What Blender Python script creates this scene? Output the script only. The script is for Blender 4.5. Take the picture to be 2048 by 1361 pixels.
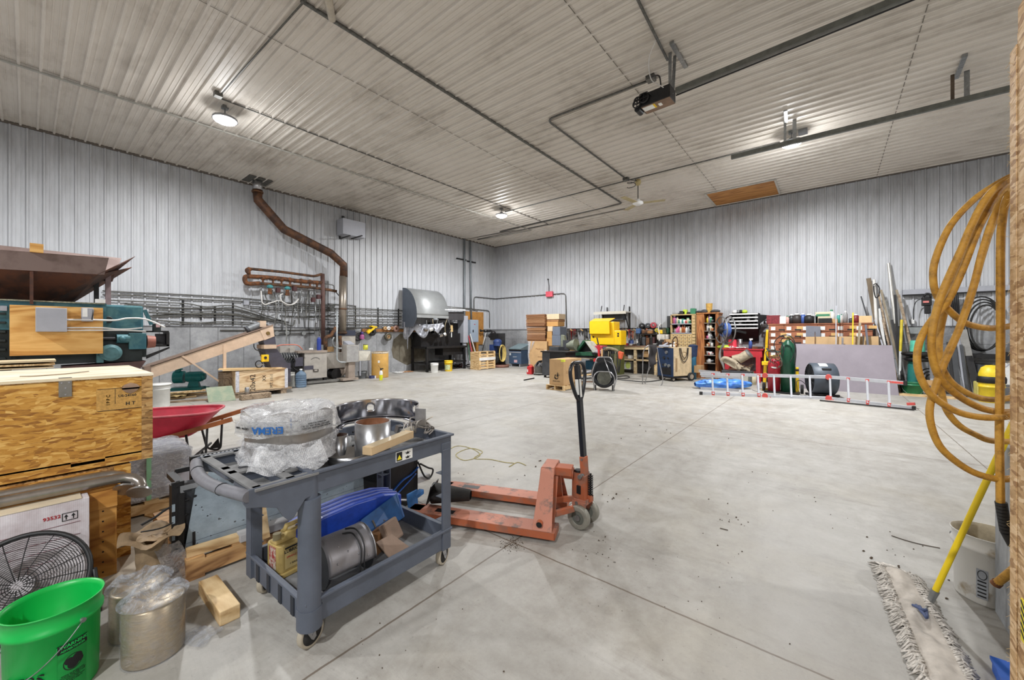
import bpy,math,random
from mathutils import Vector,Matrix,noise
PI=math.pi
R=math.radians
random.seed(7)
for o in list(bpy.data.objects):
 bpy.data.objects.remove(o,do_unlink=True)
SC=bpy.context.scene
COL=SC.collection
# ---------------- camera ----------------
CAMH=1.5;FPX=785.0;CX=1024.0;CY=667.0
FW=Vector((-0.6295,0.7770,0));RT=Vector((0.7770,0.6295,0))
FW.normalize();RT.normalize()
cam_d=bpy.data.cameras.new('camera')
cam=bpy.data.objects.new('camera',cam_d);COL.objects.link(cam)
cam.location=(0,0,CAMH)
cam.rotation_euler=(PI/2,0,math.atan2(0.6295,0.7770))
cam_d.sensor_width=36.0
cam_d.lens=36.0*FPX/2048.0
cam_d.shift_y=-(1361/2-CY)/2048.0
cam_d.clip_start=0.02
SC.camera=cam
# ---------------- exposure, world, daylight ----------------
SC.view_settings.view_transform='Standard'
SC.view_settings.look='None'
SC.view_settings.gamma=1.0
SC.view_settings.use_curve_mapping=False
SC.view_settings.exposure=0.07
wd=bpy.data.worlds.new('world');SC.world=wd;wd.use_nodes=True
wd.node_tree.nodes['Background'].inputs[0].default_value=(0.93,0.96,1.0,1)
wd.node_tree.nodes['Background'].inputs[1].default_value=0.28
XL=-13.16;YB=14.88;ZC=5.87;HB=1.68
XR=11.0;YF=-6.0
def ray(px,py):
 a=(px-CX)/FPX;b=(CY-py)/FPX
 return RT*a+FW+Vector((0,0,b))
CAMP=Vector((0,0,CAMH))
def P(px,py,yc):return CAMP+ray(px,py)*yc
def onX(px,py,X):
 d=ray(px,py);return CAMP+d*(X/d.x)
def onY(px,py,Y):
 d=ray(px,py);return CAMP+d*(Y/d.y)
def onZ(px,py,Z=0.0):
 d=ray(px,py);return CAMP+d*((Z-CAMH)/d.z)
def L(px,py,off=0.0):return onX(px,py,XL+off)
def B(px,py,off=0.0):return onY(px,py,YB-off)
def Ce(px,py,off=0.0):return onZ(px,py,ZC-off)
def F(px,py):return onZ(px,py,0.0)
# ---------------- lights: the ceiling lamps ----------------
def lamp_light(name,p,power,size=0.34,col=(0.97,0.985,1.0),parent=None,spread=PI):
 l=bpy.data.lights.new(name,'AREA');l.shape='DISK';l.size=size
 l.energy=power;l.color=col;l.spread=spread
 o=bpy.data.objects.new(name,l);COL.objects.link(o);o.location=p
 if parent:o.parent=parent
 return o
 # ---------------- mesh builder ----------------
class MB:
 def __init__(s):s.v=[];s.f=[];s.m=[];s.sm=[];s.T=None
 def _a(s,pts):
  n=len(s.v)
  if s.T is not None:pts=[s.T@Vector(p) for p in pts]
  s.v.extend([tuple(p) for p in pts]);return n
 def _f(s,idx,m,sm=False):s.f.append(tuple(idx));s.m.append(m);s.sm.append(sm)
 def box(s,c,d,m=None,rot=None,taper=1.0,shear=(0,0)):
  hx,hy,hz=d[0]/2,d[1]/2,d[2]/2
  pts=[]
  for z,t in((-hz,1),(hz,taper)):
   for x,y in((-hx,-hy),(hx,-hy),(hx,hy),(-hx,hy)):
    pts.append(Vector((x*t+(shear[0] if z>0 else 0),y*t+(shear[1] if z>0 else 0),z)))
  if rot is not None:
   Mr=rot if isinstance(rot,Matrix) else Matrix.Rotation(rot[2],3,'Z')@Matrix.Rotation(rot[1],3,'Y')@Matrix.Rotation(rot[0],3,'X')
   pts=[Mr@p for p in pts]
  c=Vector(c);n=s._a([p+c for p in pts])
  for q in((0,3,2,1),(4,5,6,7),(0,1,5,4),(1,2,6,5),(2,3,7,6),(3,0,4,7)):
   s._f([n+i for i in q],m)
  return s
 def bb(s,a,b,m=None):
  a=Vector(a);b=Vector(b)
  return s.box((a+b)/2,(abs(b.x-a.x),abs(b.y-a.y),abs(b.z-a.z)),m)
 def bar(s,p0,p1,w,h,m=None,up=(0,0,1)):
  p0=Vector(p0);p1=Vector(p1);d=p1-p0;ln=d.length;d.normalize()
  u=Vector(up)
  if abs(d.dot(u))>0.98:u=Vector((1,0,0))
  sx=d.cross(u).normalized();uz=sx.cross(d).normalized()
  pts=[]
  for q in(p0,p1):
   for a,b in((-1,-1),(1,-1),(1,1),(-1,1)):
    pts.append(q+sx*(a*w/2)+uz*(b*h/2))
  n=s._a(pts)
  for q in((0,1,2,3),(7,6,5,4),(0,4,5,1),(1,5,6,2),(2,6,7,3),(3,7,4,0)):
   s._f([n+i for i in q],m)
  return s
 def cyl(s,p0,p1,r0,r1=None,m=None,seg=16,caps=True,mc=None):
  p0=Vector(p0);p1=Vector(p1)
  if r1 is None:r1=r0
  d=(p1-p0).normalized();u=Vector((0,0,1)) if abs(d.z)<0.9 else Vector((1,0,0))
  a=d.cross(u).normalized();b=d.cross(a)
  c0=[];c1=[]
  for i in range(seg):
   t=2*PI*i/seg;e=a*math.cos(t)+b*math.sin(t)
   c0.append(p0+e*r0);c1.append(p1+e*r1)
  n=s._a(c0+c1)
  for i in range(seg):
   j=(i+1)%seg;s._f((n+i,n+seg+i,n+seg+j,n+j),m,True)
  if caps:
   k=s._a(c0);s._f([k+i for i in range(seg)],mc if mc else m)
   k=s._a(c1);s._f([k+seg-1-i for i in range(seg)],mc if mc else m)
  return s
 def tube(s,pts,r,m=None,seg=8,closed=False,caps=True,ry=None):
  pts=[Vector(p) for p in pts];n=len(pts)
  rs=r if isinstance(r,(list,tuple)) else[r]*n
  prev=None;rings=[]
  for i in range(n):
   if closed:d=pts[(i+1)%n]-pts[i-1]
   else:d=pts[min(i+1,n-1)]-pts[max(i-1,0)]
   d.normalize()
   if prev is None:
    u=Vector((0,0,1)) if abs(d.z)<0.9 else Vector((1,0,0))
    a=d.cross(u).normalized()
   else:
    a=prev-d*prev.dot(d)
    a=a.normalized() if a.length>1e-6 else d.orthogonal().normalized()
   b=d.cross(a);prev=a
   ring=[pts[i]+a*(rs[i]*math.cos(2*PI*k/seg))+b*((ry if ry else rs[i])*math.sin(2*PI*k/seg)) for k in range(seg)]
   rings.append(s._a(ring))
  last=n if closed else n-1
  for i in range(last):
   A=rings[i];Bq=rings[(i+1)%n]
   for k in range(seg):
    j=(k+1)%seg;s._f((A+k,A+j,Bq+j,Bq+k),m,True)
  if caps and not closed:
   s._f([rings[0]+seg-1-k for k in range(seg)],m);s._f([rings[-1]+k for k in range(seg)],m)
  return s
 def lathe(s,prof,c=(0,0,0),m=None,seg=24,axis='Z',sx=1,sy=1,wob=None,mats=None):
  c=Vector(c);st=[]
  for(r,z) in prof:
   ring=[]
   for k in range(seg):
    t=2*PI*k/seg;rr=r*(1+(wob(t,z) if wob else 0))
    x,y=rr*math.cos(t)*sx,rr*math.sin(t)*sy
    if axis=='Z':p=Vector((x,y,z))
    elif axis=='Y':p=Vector((x,z,y))
    else:p=Vector((z,x,y))
    ring.append(c+p)
   st.append(s._a(ring))
  flip=axis=='Y'
  for i in range(len(prof)-1):
   a,b=st[i],st[i+1];mm=mats[i] if mats else m
   for k in range(seg):
    j=(k+1)%seg
    q=(a+k,a+j,b+j,b+k)
    s._f(q[::-1] if flip else q,mm,True)
  return s
 def prism(s,poly,z0,z1,m=None,plane='XY',T=None,mt=None):
  def mp(a,b,c):
   if plane=='XY':return Vector((a,b,c))
   if plane=='XZ':return Vector((a,c,b))
   return Vector((c,a,b))
  n=len(poly)
  lo=[mp(a,b,z0) for a,b in poly];hi=[mp(a,b,z1) for a,b in poly]
  if T is not None:lo=[T@p for p in lo];hi=[T@p for p in hi]
  k=s._a(lo+hi)
  s._f([k+n-1-i for i in range(n)],m);s._f([k+n+i for i in range(n)],mt if mt else m)
  for i in range(n):
   j=(i+1)%n;s._f((k+i,k+j,k+n+j,k+n+i),m)
  return s
 def slab(s,a,b,c,d,t,m=None):
  a,b,c,d=map(Vector,(a,b,c,d));nn=(b-a).cross(d-a).normalized()*t
  k=s._a([a,b,c,d,a+nn,b+nn,c+nn,d+nn])
  for q in((0,3,2,1),(4,5,6,7),(0,1,5,4),(1,2,6,5),(2,3,7,6),(3,0,4,7)):
   s._f([k+i for i in q],m)
  return s
 def quad(s,a,b,c,d,m=None):k=s._a([a,b,c,d]);s._f((k,k+1,k+2,k+3),m);return s
 def grid(s,fn,nu,nv,m=None,closeu=False,sm=True):
  k=s._a([fn(i/(nu if closeu else nu-1),j/(nv-1)) for j in range(nv) for i in range(nu)])
  for j in range(nv-1):
   for i in range(nu if closeu else nu-1):
    i2=(i+1)%nu
    s._f((k+j*nu+i,k+j*nu+i2,k+(j+1)*nu+i2,k+(j+1)*nu+i),m,sm)
  return s
 def ball(s,c,r,m=None,seg=14,sc=(1,1,1),rings=8):
  c=Vector(c)
  return s.grid(lambda u,v:c+Vector((sc[0]*r*math.cos(2*PI*u)*math.sin(PI*v),sc[1]*r*math.sin(2*PI*u)*math.sin(PI*v),-sc[2]*r*math.cos(PI*v))),seg,rings,m,True)
 def build(s,name,mat=None,parent=None,loc=(0,0,0),rot=(0,0,0),bev=0,world=False,solid=0):
  me=bpy.data.meshes.new(name)
  vs=s.v
  if world and parent is not None:
   o0=parent.get('_w');o0=Vector(o0) if o0 is not None else Vector((0,0,0))
   vs=[tuple(Vector(p)-o0) for p in vs]
  me.from_pydata(vs,[],s.f)
  slots=[]
  for x in s.m:
   mm=x if x is not None else mat
   if mm not in slots:slots.append(mm)
  for x in slots:me.materials.append(x)
  ix={id(x):i for i,x in enumerate(slots)}
  me.polygons.foreach_set('material_index',[ix[id(x if x is not None else mat)] for x in s.m])
  me.polygons.foreach_set('use_smooth',s.sm)
  me.update()
  o=bpy.data.objects.new(name,me);COL.objects.link(o)
  if parent:o.parent=parent
  o.location=loc;o.rotation_euler=rot
  if solid:
   md=o.modifiers.new('solid','SOLIDIFY');md.thickness=solid;md.offset=0
  if bev:
   md=o.modifiers.new('bevel','BEVEL');md.width=bev;md.segments=2;md.limit_method='ANGLE';md.angle_limit=R(40)
  return o
def tag(o,label,cat,group=None,kind=None):
 if label:o['label']=label
 if cat:o['category']=cat
 if group:o['group']=group
 if kind:o['kind']=kind
 return o
def thing(name,label,cat,loc=(0,0,0),rz=0,group=None,rot=None):
 o=bpy.data.objects.new(name,None);COL.objects.link(o);o.empty_display_size=0.1
 o.location=loc;o.rotation_euler=rot if rot else(0,0,rz)
 o['_w']=tuple(loc)
 return tag(o,label,cat,group)
def solo(name,mb,mat,label,cat,loc=(0,0,0),rz=0,group=None,bev=0,rot=None,solid=0):
 o=mb.build(name,mat,None,loc,rot if rot else(0,0,rz),bev,solid=solid)
 return tag(o,label,cat,group)
def struct(name,mb,mat,bev=0):
 o=mb.build(name,mat,bev=bev);o['kind']='structure';return o
def kids(o):return[c for c in bpy.data.objects if c.parent is o]
def dup(o,loc,rz=None,label=None,group=None,rot=None,scale=None,mats=None):
 def cp(a,par):
  c=a.copy();COL.objects.link(c)
  if par:c.parent=par
  if mats and a.type=='MESH':
   c.data=a.data.copy()
   for i,mm in enumerate(c.data.materials):
    if mm in mats:c.data.materials[i]=mats[mm]
  for ch in kids(a):cp(ch,c)
  return c
 r=cp(o,None);r.location=loc
 if rz is not None:r.rotation_euler=(0,0,rz)
 if rot:r.rotation_euler=rot
 if scale:r.scale=scale
 if label:r['label']=label
 if group:r['group']=group
 return r
def arc(c,r,a0,a1,n,ax=(1,0,0),ay=(0,0,1)):
 c=Vector(c);ax=Vector(ax);ay=Vector(ay)
 return[c+ax*(r*math.cos(a0+(a1-a0)*i/n))+ay*(r*math.sin(a0+(a1-a0)*i/n)) for i in range(n+1)]
def spline(pts,n=8,closed=False):
 pts=[Vector(p) for p in pts];out=[];N=len(pts)
 rng=range(N) if closed else range(N-1)
 for i in rng:
  if closed:p0,p1,p2,p3=pts[i-1],pts[i],pts[(i+1)%N],pts[(i+2)%N]
  else:p0,p1,p2,p3=pts[max(i-1,0)],pts[i],pts[i+1],pts[min(i+2,N-1)]
  for k in range(n):
   t=k/n
   out.append(0.5*((2*p1)+(p2-p0)*t+(2*p0-5*p1+4*p2-p3)*t*t+(3*p1-p0-3*p2+p3)*t**3))
 if not closed:out.append(pts[-1])
 return out
def elbowed(pts,r=0.05,n=5):
 pts=[Vector(p) for p in pts];out=[pts[0]]
 for i in range(1,len(pts)-1):
  a,b,c=pts[i-1],pts[i],pts[i+1]
  d0=(a-b);d1=(c-b);rr=min(r,d0.length*.45,d1.length*.45)
  p0=b+d0.normalized()*rr;p1=b+d1.normalized()*rr
  for k in range(n+1):
   t=k/n;out.append(p0*(1-t)**2+b*(2*t*(1-t))+p1*t*t)
 out.append(pts[-1]);return out
 # ---------------- materials ----------------
_M={}
def sr(c):
 return tuple(((x/255)/12.92 if x/255<=0.04045 else(((x/255)+0.055)/1.055)**2.4) for x in c)
def mat(name,rgb,rough=0.6,metal=0.0,var=0.12,scale=6.0,bump=0.0,rgb2=None,alpha=1.0,trans=0.0,stretch=None,emit=0,coat=0,detail=4,thr=None,bscale=None):
 if name in _M:return _M[name]
 m=bpy.data.materials.new(name);m.use_nodes=True;nt=m.node_tree;b=nt.nodes['Principled BSDF']
 c=sr(rgb)
 b.inputs['Roughness'].default_value=rough;b.inputs['Metallic'].default_value=metal
 if coat:b.inputs['Coat Weight'].default_value=coat
 if alpha<1:b.inputs['Alpha'].default_value=alpha
 if trans:b.inputs['Transmission Weight'].default_value=trans
 if emit:
  b.inputs['Emission Color'].default_value=(*c,1);b.inputs['Emission Strength'].default_value=emit
 tc=nt.nodes.new('ShaderNodeTexCoord');mp=nt.nodes.new('ShaderNodeMapping')
 nt.links.new(tc.outputs['Object'],mp.inputs[0])
 if stretch:mp.inputs['Scale'].default_value=stretch
 nz=nt.nodes.new('ShaderNodeTexNoise');nz.inputs['Scale'].default_value=scale;nz.inputs['Detail'].default_value=detail;nz.inputs['Roughness'].default_value=0.65
 nt.links.new(mp.outputs[0],nz.inputs['Vector'])
 rp=nt.nodes.new('ShaderNodeValToRGB')
 nt.links.new(nz.outputs['Fac'],rp.inputs[0])
 if rgb2 is None:
  rp.color_ramp.elements[0].color=(*[x*(1-var*2.2) if var<.45 else 0 for x in c],1)
  rp.color_ramp.elements[1].color=(*[min(1,x*(1+var*1.4)) for x in c],1)
  rp.color_ramp.elements[0].position=0.28;rp.color_ramp.elements[1].position=0.72
 else:
  rp.color_ramp.elements[0].color=(*c,1);rp.color_ramp.elements[1].color=(*sr(rgb2),1)
  t=thr if thr else(0.42,0.6)
  rp.color_ramp.elements[0].position=t[0];rp.color_ramp.elements[1].position=t[1]
 nt.links.new(rp.outputs[0],b.inputs['Base Color'])
 if bump:
  bp=nt.nodes.new('ShaderNodeBump');bp.inputs['Strength'].default_value=bump;bp.inputs['Distance'].default_value=0.01
  src=nz
  if bscale:
   src=nt.nodes.new('ShaderNodeTexNoise');src.inputs['Scale'].default_value=bscale;src.inputs['Detail'].default_value=3
   nt.links.new(mp.outputs[0],src.inputs['Vector'])
  nt.links.new(src.outputs['Fac'],bp.inputs['Height']);nt.links.new(bp.outputs[0],b.inputs['Normal'])
 _M[name]=m;return m
class NT:
 def __init__(s,name):
  s.m=bpy.data.materials.new(name);s.m.use_nodes=True;s.t=s.m.node_tree
  s.b=s.t.nodes['Principled BSDF'];s.tc=s.t.nodes.new('ShaderNodeTexCoord').outputs['Object']
 def n(s,typ,ins=None,**kw):
  x=s.t.nodes.new(typ)
  for k,v in kw.items():setattr(x,k,v)
  for k,v in(ins or{}).items():
   if hasattr(v,'is_linked') or hasattr(v,'links'):s.t.links.new(v,x.inputs[k])
   else:x.inputs[k].default_value=v
  return x
 def map(s,scale=(1,1,1),rot=(0,0,0),loc=(0,0,0)):
  return s.n('ShaderNodeMapping',{'Vector':s.tc,'Scale':scale,'Rotation':rot,'Location':loc}).outputs[0]
 def noise(s,scale,vec=None,detail=4,rough=.6,dist=0):
  return s.n('ShaderNodeTexNoise',{'Vector':vec or s.tc,'Scale':scale,'Detail':detail,'Roughness':rough,'Distortion':dist}).outputs['Fac']
 def ramp(s,fac,stops,interp='LINEAR'):
  x=s.n('ShaderNodeValToRGB',{'Fac':fac});cr=x.color_ramp;cr.interpolation=interp
  while len(cr.elements)<len(stops):cr.elements.new(0.5)
  for e,(p,c) in zip(cr.elements,stops):
   e.position=p;e.color=(*(sr(c) if len(c)==3 and max(c)>1 else(c if len(c)==3 else(c[0],)*3)),1)
  return x.outputs[0]
 def math(s,op,a,b=0.0,clamp=False):
  x=s.t.nodes.new('ShaderNodeMath');x.operation=op;x.use_clamp=clamp
  for i,v in enumerate((a,b)):
   if isinstance(v,(int,float)):x.inputs[i].default_value=v
   else:s.t.links.new(v,x.inputs[i])
  return x.outputs[0]
 def mix(s,fac,a,b,typ='MIX'):
  x=s.t.nodes.new('ShaderNodeMixRGB');x.blend_type=typ
  for i,v in enumerate((fac,a,b)):
   if isinstance(v,(int,float)):x.inputs[i].default_value=v
   elif isinstance(v,tuple):x.inputs[i].default_value=(*sr(v),1)
   else:s.t.links.new(v,x.inputs[i])
  return x.outputs[0]
 def xyz(s,vec=None):
  return s.n('ShaderNodeSeparateXYZ',{0:vec or s.tc}).outputs
 def out(s,col,rough=.6,metal=0,bump=None,bs=.3,bd=.01):
  s.t.links.new(col,s.b.inputs['Base Color'])
  if isinstance(rough,(int,float)):s.b.inputs['Roughness'].default_value=rough
  else:s.t.links.new(rough,s.b.inputs['Roughness'])
  s.b.inputs['Metallic'].default_value=metal
  if bump is not None:
   bp=s.n('ShaderNodeBump',{'Height':bump,'Strength':bs,'Distance':bd});s.t.links.new(bp.outputs[0],s.b.inputs['Normal'])
  return s.m
  # ================= the room =================
def m_metal_wall():
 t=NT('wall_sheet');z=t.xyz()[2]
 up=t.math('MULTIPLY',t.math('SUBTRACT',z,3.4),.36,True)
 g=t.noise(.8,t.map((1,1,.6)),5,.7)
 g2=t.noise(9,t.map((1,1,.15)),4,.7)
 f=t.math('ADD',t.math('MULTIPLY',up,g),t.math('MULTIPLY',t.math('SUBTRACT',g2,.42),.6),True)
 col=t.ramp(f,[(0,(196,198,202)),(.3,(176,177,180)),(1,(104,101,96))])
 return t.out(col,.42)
def m_metal_ceiling():
 t=NT('ceiling_sheet')
 g=t.noise(.45,t.map((1,1,1)),6,.7);g2=t.noise(5,t.map((.25,1,1)),5,.7);g3=t.noise(1.6,t.map((.5,1,1)),3,.5)
 f=t.math('ADD',t.math('MULTIPLY',g,.62),t.math('MULTIPLY',g2,.38),True)
 col=t.ramp(f,[(.30,(160,151,140)),(.5,(206,199,190)),(.75,(220,214,206))])
 sm=t.math('GREATER_THAN',g3,2)
 sm=t.ramp(g3,[(.66,(1.,1.,1.)),(.8,(.55,.53,.5))])
 return t.out(t.mix(.6,col,sm,'MULTIPLY'),.5)
def m_concrete_wall(vertical=True):
 t=NT('foundation_concrete');x,y,z=t.xyz()
 a=t.noise(1.6,None,6,.7);b=t.noise(14,None,5,.7);st=t.noise(2.2,t.map((1,1,.25)),4,.6)
 f=t.math('ADD',t.math('MULTIPLY',a,.5),t.math('ADD',t.math('MULTIPLY',b,.2),t.math('MULTIPLY',st,.3)),True)
 col=t.ramp(f,[(.34,(112,113,115)),(.52,(152,153,155)),(.68,(182,183,184))])
 if vertical:
  j=t.math('PINGPONG',t.math('ADD',y,40.0),.305)
  ln=t.math('LESS_THAN',j,.007)
 else:
  j1=t.math('LESS_THAN',t.math('PINGPONG',t.math('ADD',z,.005),.205),.006)
  row=t.math('FLOOR',t.math('DIVIDE',z,.41));xo=t.math('ADD',x,t.math('MULTIPLY',row,.4))
  j2=t.math('LESS_THAN',t.math('PINGPONG',t.math('ADD',xo,40.0),.4),.006)
  ln=t.math('MAXIMUM',j1,j2)
 return t.out(t.mix(t.math('MULTIPLY',ln,.75),col,(78,78,80)),.85,bump=b,bs=.15)
def m_floor():
 t=NT('floor_concrete');x,y,z=t.xyz()
 a=t.noise(.35,None,6,.65,.4);b=t.noise(2.2,t.map((1,.45,1),(0,0,R(35))),6,.7,.8);c=t.noise(38,None,4,.7);d=t.noise(5,None,6,.75)
 f=t.math('ADD',t.math('MULTIPLY',a,.30),t.math('ADD',t.math('MULTIPLY',b,.30),t.math('MULTIPLY',d,.40)),True)
 col=t.ramp(f,[(.34,(134,130,123)),(.46,(156,152,145)),(.54,(168,165,159)),(.66,(184,181,175))])
 warm=t.ramp(t.noise(.8,t.map((1,1,1),loc=(5,2,0)),4),[(.5,(1.,1.,1.)),(.72,(.93,.89,.80))])
 col=t.mix(.7,col,warm,'MULTIPLY')
 sp=t.ramp(c,[(.3,(.55,.55,.53)),(.4,(1.,1.,1.))]);col=t.mix(.45,col,sp,'MULTIPLY')
 v=t.n('ShaderNodeTexVoronoi',{'Vector':t.tc,'Scale':3.1,'Randomness':1.0})
 dots=t.math('MULTIPLY',t.math('LESS_THAN',v.outputs['Distance'],t.math('MULTIPLY',t.noise(1.7,None,2),.055)),t.math('GREATER_THAN',t.noise(.9,t.map(loc=(3,3,3)),3),.52))
 col=t.mix(t.math('MULTIPLY',dots,.75),col,(70,62,54))
 sc=t.ramp(t.noise(1.3,t.map((.5,1.6,1),(0,0,R(28))),9,.8,.8),[(.53,(1.,1.,1.)),(.66,(.70,.68,.66))])
 col=t.mix(.6,col,sc,'MULTIPLY')
 wob=t.math('MULTIPLY',t.math('SUBTRACT',t.noise(9),.5),.012)
 jx=t.math('LESS_THAN',t.math('PINGPONG',t.math('ADD',t.math('ADD',x,wob),1.77+31.2),1.56),.006)
 jy=t.math('LESS_THAN',t.math('PINGPONG',t.math('ADD',t.math('ADD',y,wob),-2.19+46.0),2.3),.006)
 ln=t.math('MAXIMUM',jx,jy)
 col=t.mix(t.math('MULTIPLY',ln,.8),col,(98,84,70))
 return t.out(col,t.n('ShaderNodeMapRange',{'Value':d,'To Min':.38,'To Max':.7}).outputs[0],bump=t.math('SUBTRACT',d,t.math('MULTIPLY',ln,2.)),bs=.08)
RP=0.2286
def ribbed(n,top,bot,place):
 """a ribbed steel sheet: place(u, h, v) gives the point for distance u, rib height h and end v"""
 mb=MB()
 prof=[(0,0),(.012,.034),(.036,.034),(.048,0),(.093,0),(.099,.006),(.109,.006),(.115,0),(.160,0),(.166,.006),(.176,.006),(.182,0)]
 us=[(i*RP+u,h) for i in range(n) for u,h in prof]+[(n*RP,0)]
 k=mb._a([place(u,h,v) for v in(0,1) for u,h in us]);N=len(us)
 for i in range(N-1):mb._f((k+i,k+i+1,k+N+i+1,k+N+i),None)
 return mb
nL=int((YB-YF)/RP);nB=int((XR-XL)/RP)
mW=m_metal_wall();mC=m_metal_ceiling()
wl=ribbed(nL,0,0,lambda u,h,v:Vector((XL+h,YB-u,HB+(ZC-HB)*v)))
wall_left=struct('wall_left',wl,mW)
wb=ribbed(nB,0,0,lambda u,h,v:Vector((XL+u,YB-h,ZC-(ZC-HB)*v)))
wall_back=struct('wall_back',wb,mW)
cl=ribbed(nL,0,0,lambda u,h,v:Vector((XL+(XR-XL)*v,YB-u-.09,ZC-h)))
ceiling=struct('ceiling',cl,mC)
mb=MB();mb.bb((XL-.3,YF,0),(XL+.035,YB,HB));fl=struct('baseboard_left',mb,m_concrete_wall(True))
mb=MB();mb.bb((XL-.3,YB-.035,0),(XR,YB+.3,HB));struct('baseboard_back',mb,m_concrete_wall(False))
mb=MB();mb.bb((XL-.3,YF-3,-.2),(XR+3,YB+.3,0));floor=struct('floor',mb,m_floor())
mDk=mat('dark_trim',(70,62,56),.6)
mb=MB();mb.bb((XL,YF,ZC-.05),(XL+.045,YB,ZC));mb.bb((XL,YB-.045,ZC-.05),(XR,YB,ZC));struct('trim_1',mb,mat('grimy_trim',(96,88,80),.6))
mb=MB();mb.bb((XL+.036,YF,HB-.012),(XL+.05,YB,HB+.012));mb.bb((XL,YB-.05,HB-.012),(XR,YB-.036,HB+.012));struct('trim_2',mb,mat('sill_flashing',(92,92,94),.6))
mb=MB();mb.bb((XL+.0,YB-.02,HB),(XL+.04,YB,ZC));mb.bb((XL,YB-.04,HB),(XL+.02,YB,ZC));struct('trim_3',mb,mat('corner_flashing',(150,152,156),.5))
mb=MB();mb.bb((XR,YF,0),(XR+.2,YB,ZC));struct('wall_right',mb,mW)
mb=MB()
for a,b,z0 in((XL,-9.5,0),(-5.0,-3.0,0),(3.5,5.5,0),(XL,XR,4.6)):mb.bb((a,YF-.2,z0),(b,YF,ZC))
mb.bb((-9.5,YF-.2,0),(-5.0,YF,1.2))
struct('wall_front',mb,mW)
# ================= ceiling lamps =================
mLed=mat('led_lens',(255,255,255),.4,emit=38.0,var=0)
mLampBody=mat('lamp_body',(150,152,154),.45,.6,.1)
def high_bay(p,label,power,first=[None]):
 loc=Vector((p.x,p.y,ZC))
 if first[0] is None:
  t=thing('high_bay_lamp',label,'ceiling lamp',loc,0,'round high bay lamps under the ceiling')
  mb=MB();mb.lathe([(0,-.16),(.05,-.16),(.08,-.2),(.2,-.235),(.205,-.275),(.18,-.275)],m=None,seg=28);mb.build('housing',mLampBody,t)
  mb=MB();mb.lathe([(.19,-.272),(.17,-.30),(.1,-.335),(0,-.345)],seg=28);mb.build('lens',mLed,t)
  mb=MB();mb.cyl((0,0,-.17),(0,0,-.03),.012);mb.box((0,0,-.03),(.1,.1,.06));mb.build('hanger',mat('galv',(140,142,142),.45,.7,.12,14),t)
  first[0]=t
 else:
  t=dup(first[0],loc,label=label)
 lamp_light('lamp_light',(0,0,-.36),power,.26,parent=t)
 l=bpy.data.lights.new('lamp_spill','POINT');l.energy=power*.10;l.color=(.97,.985,1);l.shadow_soft_size=.12
 o=bpy.data.objects.new('lamp_spill',l);COL.objects.link(o);o.location=(0,0,-.50);o.parent=t
 return t
high_bay(Ce(450,212),'bright round ceiling lamp nearest the left wall, glaring over the workshop',290)
high_bay(Ce(1003,416),'small far round ceiling lamp near the back corner',165)
high_bay(Ce(1583,262),'round ceiling lamp shining beside the steel door track at the right',190)
for(x,y,pw) in((-7.5,-4.3,95),(.2,-3.2,45),(6.5,6.2,70),(6.0,-3.5,30)):
 high_bay(Vector((x,y,0)),'round ceiling lamp outside the view, '+{-7.5:'over the hopper side',.2:'behind the camera side doors',6.5:'beyond the OSB partition',6.0:'over the front right'}[x],pw)
 # ================= shared materials and small helpers =================
def text_part(s,size,name,m,parent,fn,extr=0.0008,align='CENTER',world=False,bold=0.0):
 """real raised lettering: the text's mesh, each vertex placed by fn(x, y, z)"""
 cu=bpy.data.curves.new('lettering','FONT');cu.body=s;cu.size=size;cu.align_x=align;cu.align_y='CENTER'
 cu.extrude=extr;cu.resolution_u=2;cu.offset=bold
 tmp=bpy.data.objects.new('lettering',cu);COL.objects.link(tmp)
 dg=bpy.context.evaluated_depsgraph_get()
 me=bpy.data.meshes.new_from_object(tmp.evaluated_get(dg))
 bpy.data.objects.remove(tmp,do_unlink=True);bpy.data.curves.remove(cu)
 o0=Vector(parent['_w']) if(world and parent is not None) else Vector((0,0,0))
 for v in me.vertices:v.co=Vector(fn(v.co.x,v.co.y,v.co.z))-o0
 me.materials.clear();me.materials.append(m)
 o=bpy.data.objects.new(name,me);COL.objects.link(o)
 if parent:o.parent=parent
 return o
def plane_fn(o,ax,ay,nrm):
 o,ax,ay,nrm=Vector(o),Vector(ax).normalized(),Vector(ay).normalized(),Vector(nrm).normalized()
 return lambda x,y,z:o+ax*x+ay*y+nrm*(z+.0012)
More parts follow.
